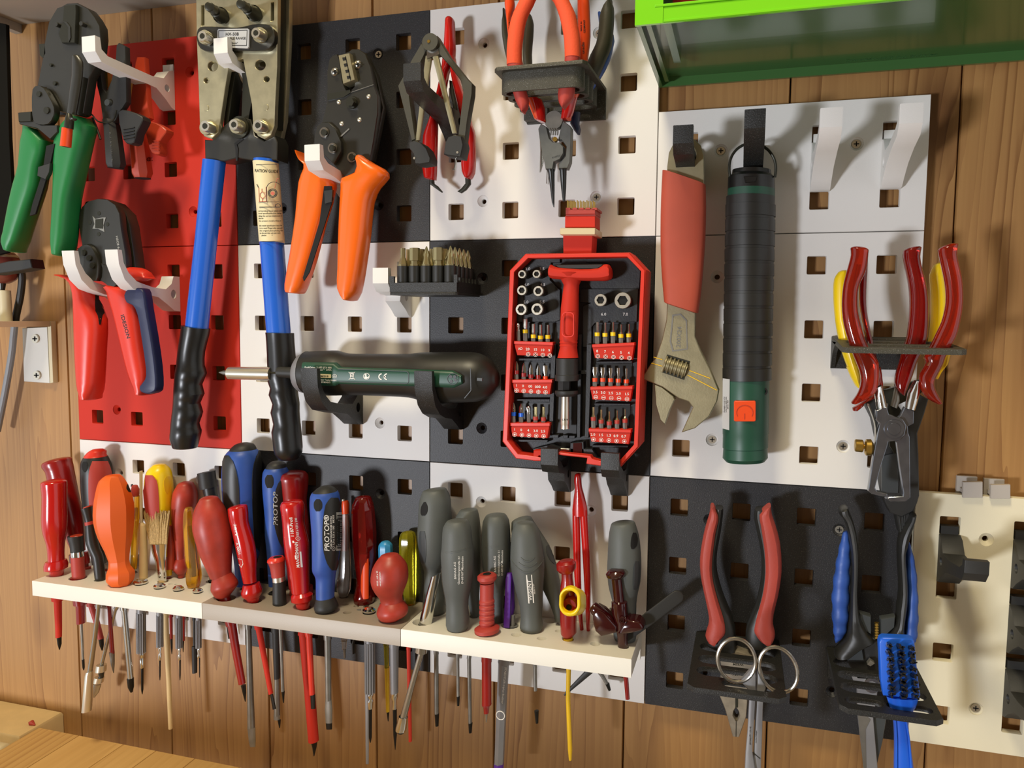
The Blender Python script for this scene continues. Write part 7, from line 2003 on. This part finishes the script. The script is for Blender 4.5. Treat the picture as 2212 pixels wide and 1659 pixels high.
t.part('left_ring', ring(375, 992, 116, 136, -.25, 4.2, D_ + .002), 'steel')
t.part('right_ring', ring(633, 1050, 112, 146, -.45, 4.2, D_), 'steel')
t.part('left_shank', rib(s7((395, 1120, 490, 1010), (430, 1150, 495, 1090), (452, 1180, 494, 1180), (448, 1300, 488, 1300), (442, 1430, 480, 1430), (430, 1560, 475, 1560), (424, 1700, 500, 1700)), D_ + .001, thick=.0018, n=2, sq=4), 'satin_grey')
t.part('right_shank', rib(s7((498, 1000, 520, 1010), (498, 1090, 560, 1150), (494, 1180, 545, 1185), (490, 1300, 538, 1300), (484, 1430, 535, 1430), (478, 1560, 530, 1570), (470, 1700, 526, 1700)), D_ - .0015, thick=.0018, n=2, sq=4), 'satin_grey')
text(t, 'germany ZV 113-142', s7((462, 1532))[0] + (D_ + .0031,), s7((466, 1385))[0] + (D_ + .0031,), 3, 'ink_black', t.o)
text(t, 'stainless Solingen', s7((497, 1540))[0] + (D_ + .0006,), s7((502, 1395))[0] + (D_ + .0006,), 2.6, 'ink_faint', t.o)
t.part('blade_edge', line((474, 1562), (522, 1602), 1.2, s7, D_ + .0006), 'gun_metal')

# ================================================================== lower right rack: blue shears and blue brush
flat_rack('wide black slotted rack holding the blue shears and the blue brush', 14.86 * .04, 16.14 * .04, [(14.93 * .04, 16.05 * .04, -d - .0060, -d + .0060) for d in (.0230, .0405, .0565)] + [(14.95 * .04, 15.44 * .04, -.0768, -.0690), (15.48 * .04, 16.05 * .04, -.0768, -.0690)], .0840, uvw(15.5, 10.59, .04))
t = Thing('garden_shears', 'black shears with blue ribbed grips in the lower right rack', 'shears', V(1900, 1300, .023))
D_ = .0235
t.part('left_frame', rib(s8((148, 62, 205, 45), (150, 85, 215, 75), (178, 120, 232, 115), (200, 200, 256, 200), (218, 320, 268, 320), (222, 450, 266, 450), (216, 560, 262, 560), (212, 680, 270, 680), (205, 760, 290, 740), (190, 840, 330, 820), (150, 890, 370, 870), (118, 940, 300, 900), (125, 965, 230, 950)), D_, thick=.0080, n=2, c0=.2, sq=2.6), 'black_rubber')
t.part('left_grip', rib(ribbed(s8((176, 200, 202, 190), (160, 260, 215, 260), (140, 350, 218, 350), (124, 450, 215, 450), (110, 560, 212, 560), (107, 680, 208, 680), (114, 790, 200, 780), (122, 850, 180, 840), (128, 884, 140, 880)), 4, .09), D_ - .001, ratio=1.1, sq=2.4), 'blue_soft')
t.part('right_frame', rib(s8((578, 92, 626, 85), (568, 120, 620, 120), (520, 220, 592, 200), (508, 320, 562, 320), (512, 430, 568, 430), (518, 560, 574, 560), (505, 660, 568, 660), (490, 760, 556, 780), (440, 840, 556, 860), (400, 900, 540, 940)), D_, thick=.0080, n=2, c0=.2, sq=2.6), 'black_rubber')
t.part('right_grip', rib(ribbed(s8((574, 265, 586, 260), (562, 320, 604, 320), (566, 430, 626, 430), (572, 560, 636, 560), (566, 690, 640, 690), (556, 800, 636, 800), (556, 870, 628, 870)), 4, .09), D_ - .001, ratio=1.3, sq=2.4), 'blue_soft')
t.part('stop_plate', [plate(s8((278, 700), (350, 722), (352, 835), (310, 810), (280, 770)), D_ + .003, .006, bevel=.0008), plate(s8((408, 738), (500, 722), (495, 790), (450, 830), (408, 840)), D_ + .003, .006, bevel=.0008)], 'grey_slate')
t.part('coil_spring', rib(rr(s8, *[(758 + 8 * k, 368 + (k % 2) * 4, 398 - (k % 2) * 4) for k in range(13)]), D_ + .003, 1.0), 'brass')
t.part('hub', plate(s8((230, 870), (330, 840), (400, 870), (470, 860), (540, 960), (500, 1080), (400, 1120), (260, 1110), (200, 1000)), D_ + .001, .012, bevel=.0015, seg=2), 'black_soft')
t.part('facet', plate(s8((290, 905), (305, 995), (202, 992), (270, 925)), D_ + .0035, .003, bevel=.0005), 'grey_slate')
t.part('catch', plate(s8((345, 992), (372, 1012), (345, 1030), (325, 1018)), D_ + .0060, .004), 'nickel')
t.part('toothed_wheel', disc(*s8((355, 1150))[0], 17, D_ + .002, .003, 26, .5, 1, 10), 'steel')
t.part('upper_blade', plate(s8((215, 1060), (400, 1090), (380, 1260), (362, 1332), (390, 1660), (382, 1720), (312, 1720), (285, 1500), (264, 1315), (262, 1180)), D_ + .001, .003, bevel=.0006), 'satin_grey')
t.part('blade_bevel', plate(s8((300, 1322), (345, 1360), (315, 1420), (320, 1720), (308, 1720), (284, 1490), (266, 1320)), D_ + .0013, .001), 'steel_dull')
t.part('lower_blade', plate(s8((340, 1200), (450, 1260), (440, 1380), (420, 1500), (385, 1640), (375, 1500), (350, 1340)), D_ - .002, .003, bevel=.0006), 'grey_slate')
t = Thing('cleaning_brush', 'bright blue brush with black bristle tufts standing in the lower right rack', 'brush', V(1940, 1450, .072))
D_ = .0735
t.part('head', plate(s8((398, 885), (406, 862), (426, 852), (592, 860), (612, 868), (620, 890), (640, 1100), (656, 1212), (640, 1235), (425, 1214), (408, 1120)), D_ + .001, .0060, bevel=.0014, seg=3), 'blue_bright')
t.part('handle', rib(s8((440, 1210, 640, 1225), (455, 1260, 625, 1280), (478, 1330, 590, 1330), (486, 1380, 580, 1390), (490, 1460, 588, 1470), (490, 1560, 600, 1570), (488, 1720, 620, 1720)), D_ - .002, thick=.0038, n=2, sq=2.6), 'blue_bright')
t.part('handle_ridge', [rib(s8((492, 1350, 504, 1352), (500, 1480, 512, 1480), (498, 1720, 512, 1720)), D_ + .0018, 1.0), rib(s8((560, 1370, 572, 1372), (578, 1480, 590, 1480), (595, 1720, 610, 1720)), D_ + .0018, 1.0)], 'blue_bright')
for r_ in range(8):
    for c_ in range(3):
        cx, cy = 465 + 70 * c_ + r_ * 2.4 + (r_ * 1.0) * c_ * .5, 903 + 43.5 * r_ + 7 * c_
        q = s8((cx, cy))[0]
        base = V(q[0] - 4 + random.uniform(-1, 1), q[1] - 2, D_ + .001)
        hs = []
        for k in range(9):
            e = V(q[0] + random.uniform(-5, 7), q[1] + random.uniform(-5, 6), D_ + .0100 + random.uniform(-.001, .001))
            b = base + Vector((random.uniform(-.0010, .0010), 0, random.uniform(-.0010, .0010)))
            hs.append(bar3(b, e, .00070, .00050, sides=5))
        t.part('bristle_tuft', hs, 'black')

# ================================================================== grey clips on the cream tile edge
for lab, a, b in (('left one of the two small grey clips on the cream tile edge', (222, 3, 340, 98), (240, -8, 345, 40)), ('right one of the two small grey clips, at the picture edge', (388, 20, 506, 104), (372, 6, 480, 80))):
    c = Thing('edge_clip', lab, 'clip', V(*t2((a[0], a[3]))[0], .003), 'grey clips on the cream tile')
    q = t2((a[0], a[1]), (a[2], a[3]))
    c.part('front', plate(rrect(q[0][0], q[0][1], q[1][0], q[1][1]), .0032, .0028, bevel=.0004), 'grey_print')
    p, w = V(q[0][0], q[0][1], .0032), V(q[1][0], q[1][1], .0032)
    c.part('bridge', box3(p.x + .0005, w.x - .0005, -.0004, .0090, -7.95 * .04 + .0002, -7.95 * .04 + .0024), 'grey_print')
    c.part('rear', box3(p.x - .0012, w.x - .0012, .0056, .0084, -7.95 * .04 - .004, p.z + .002), 'grey_print')
place_texts()
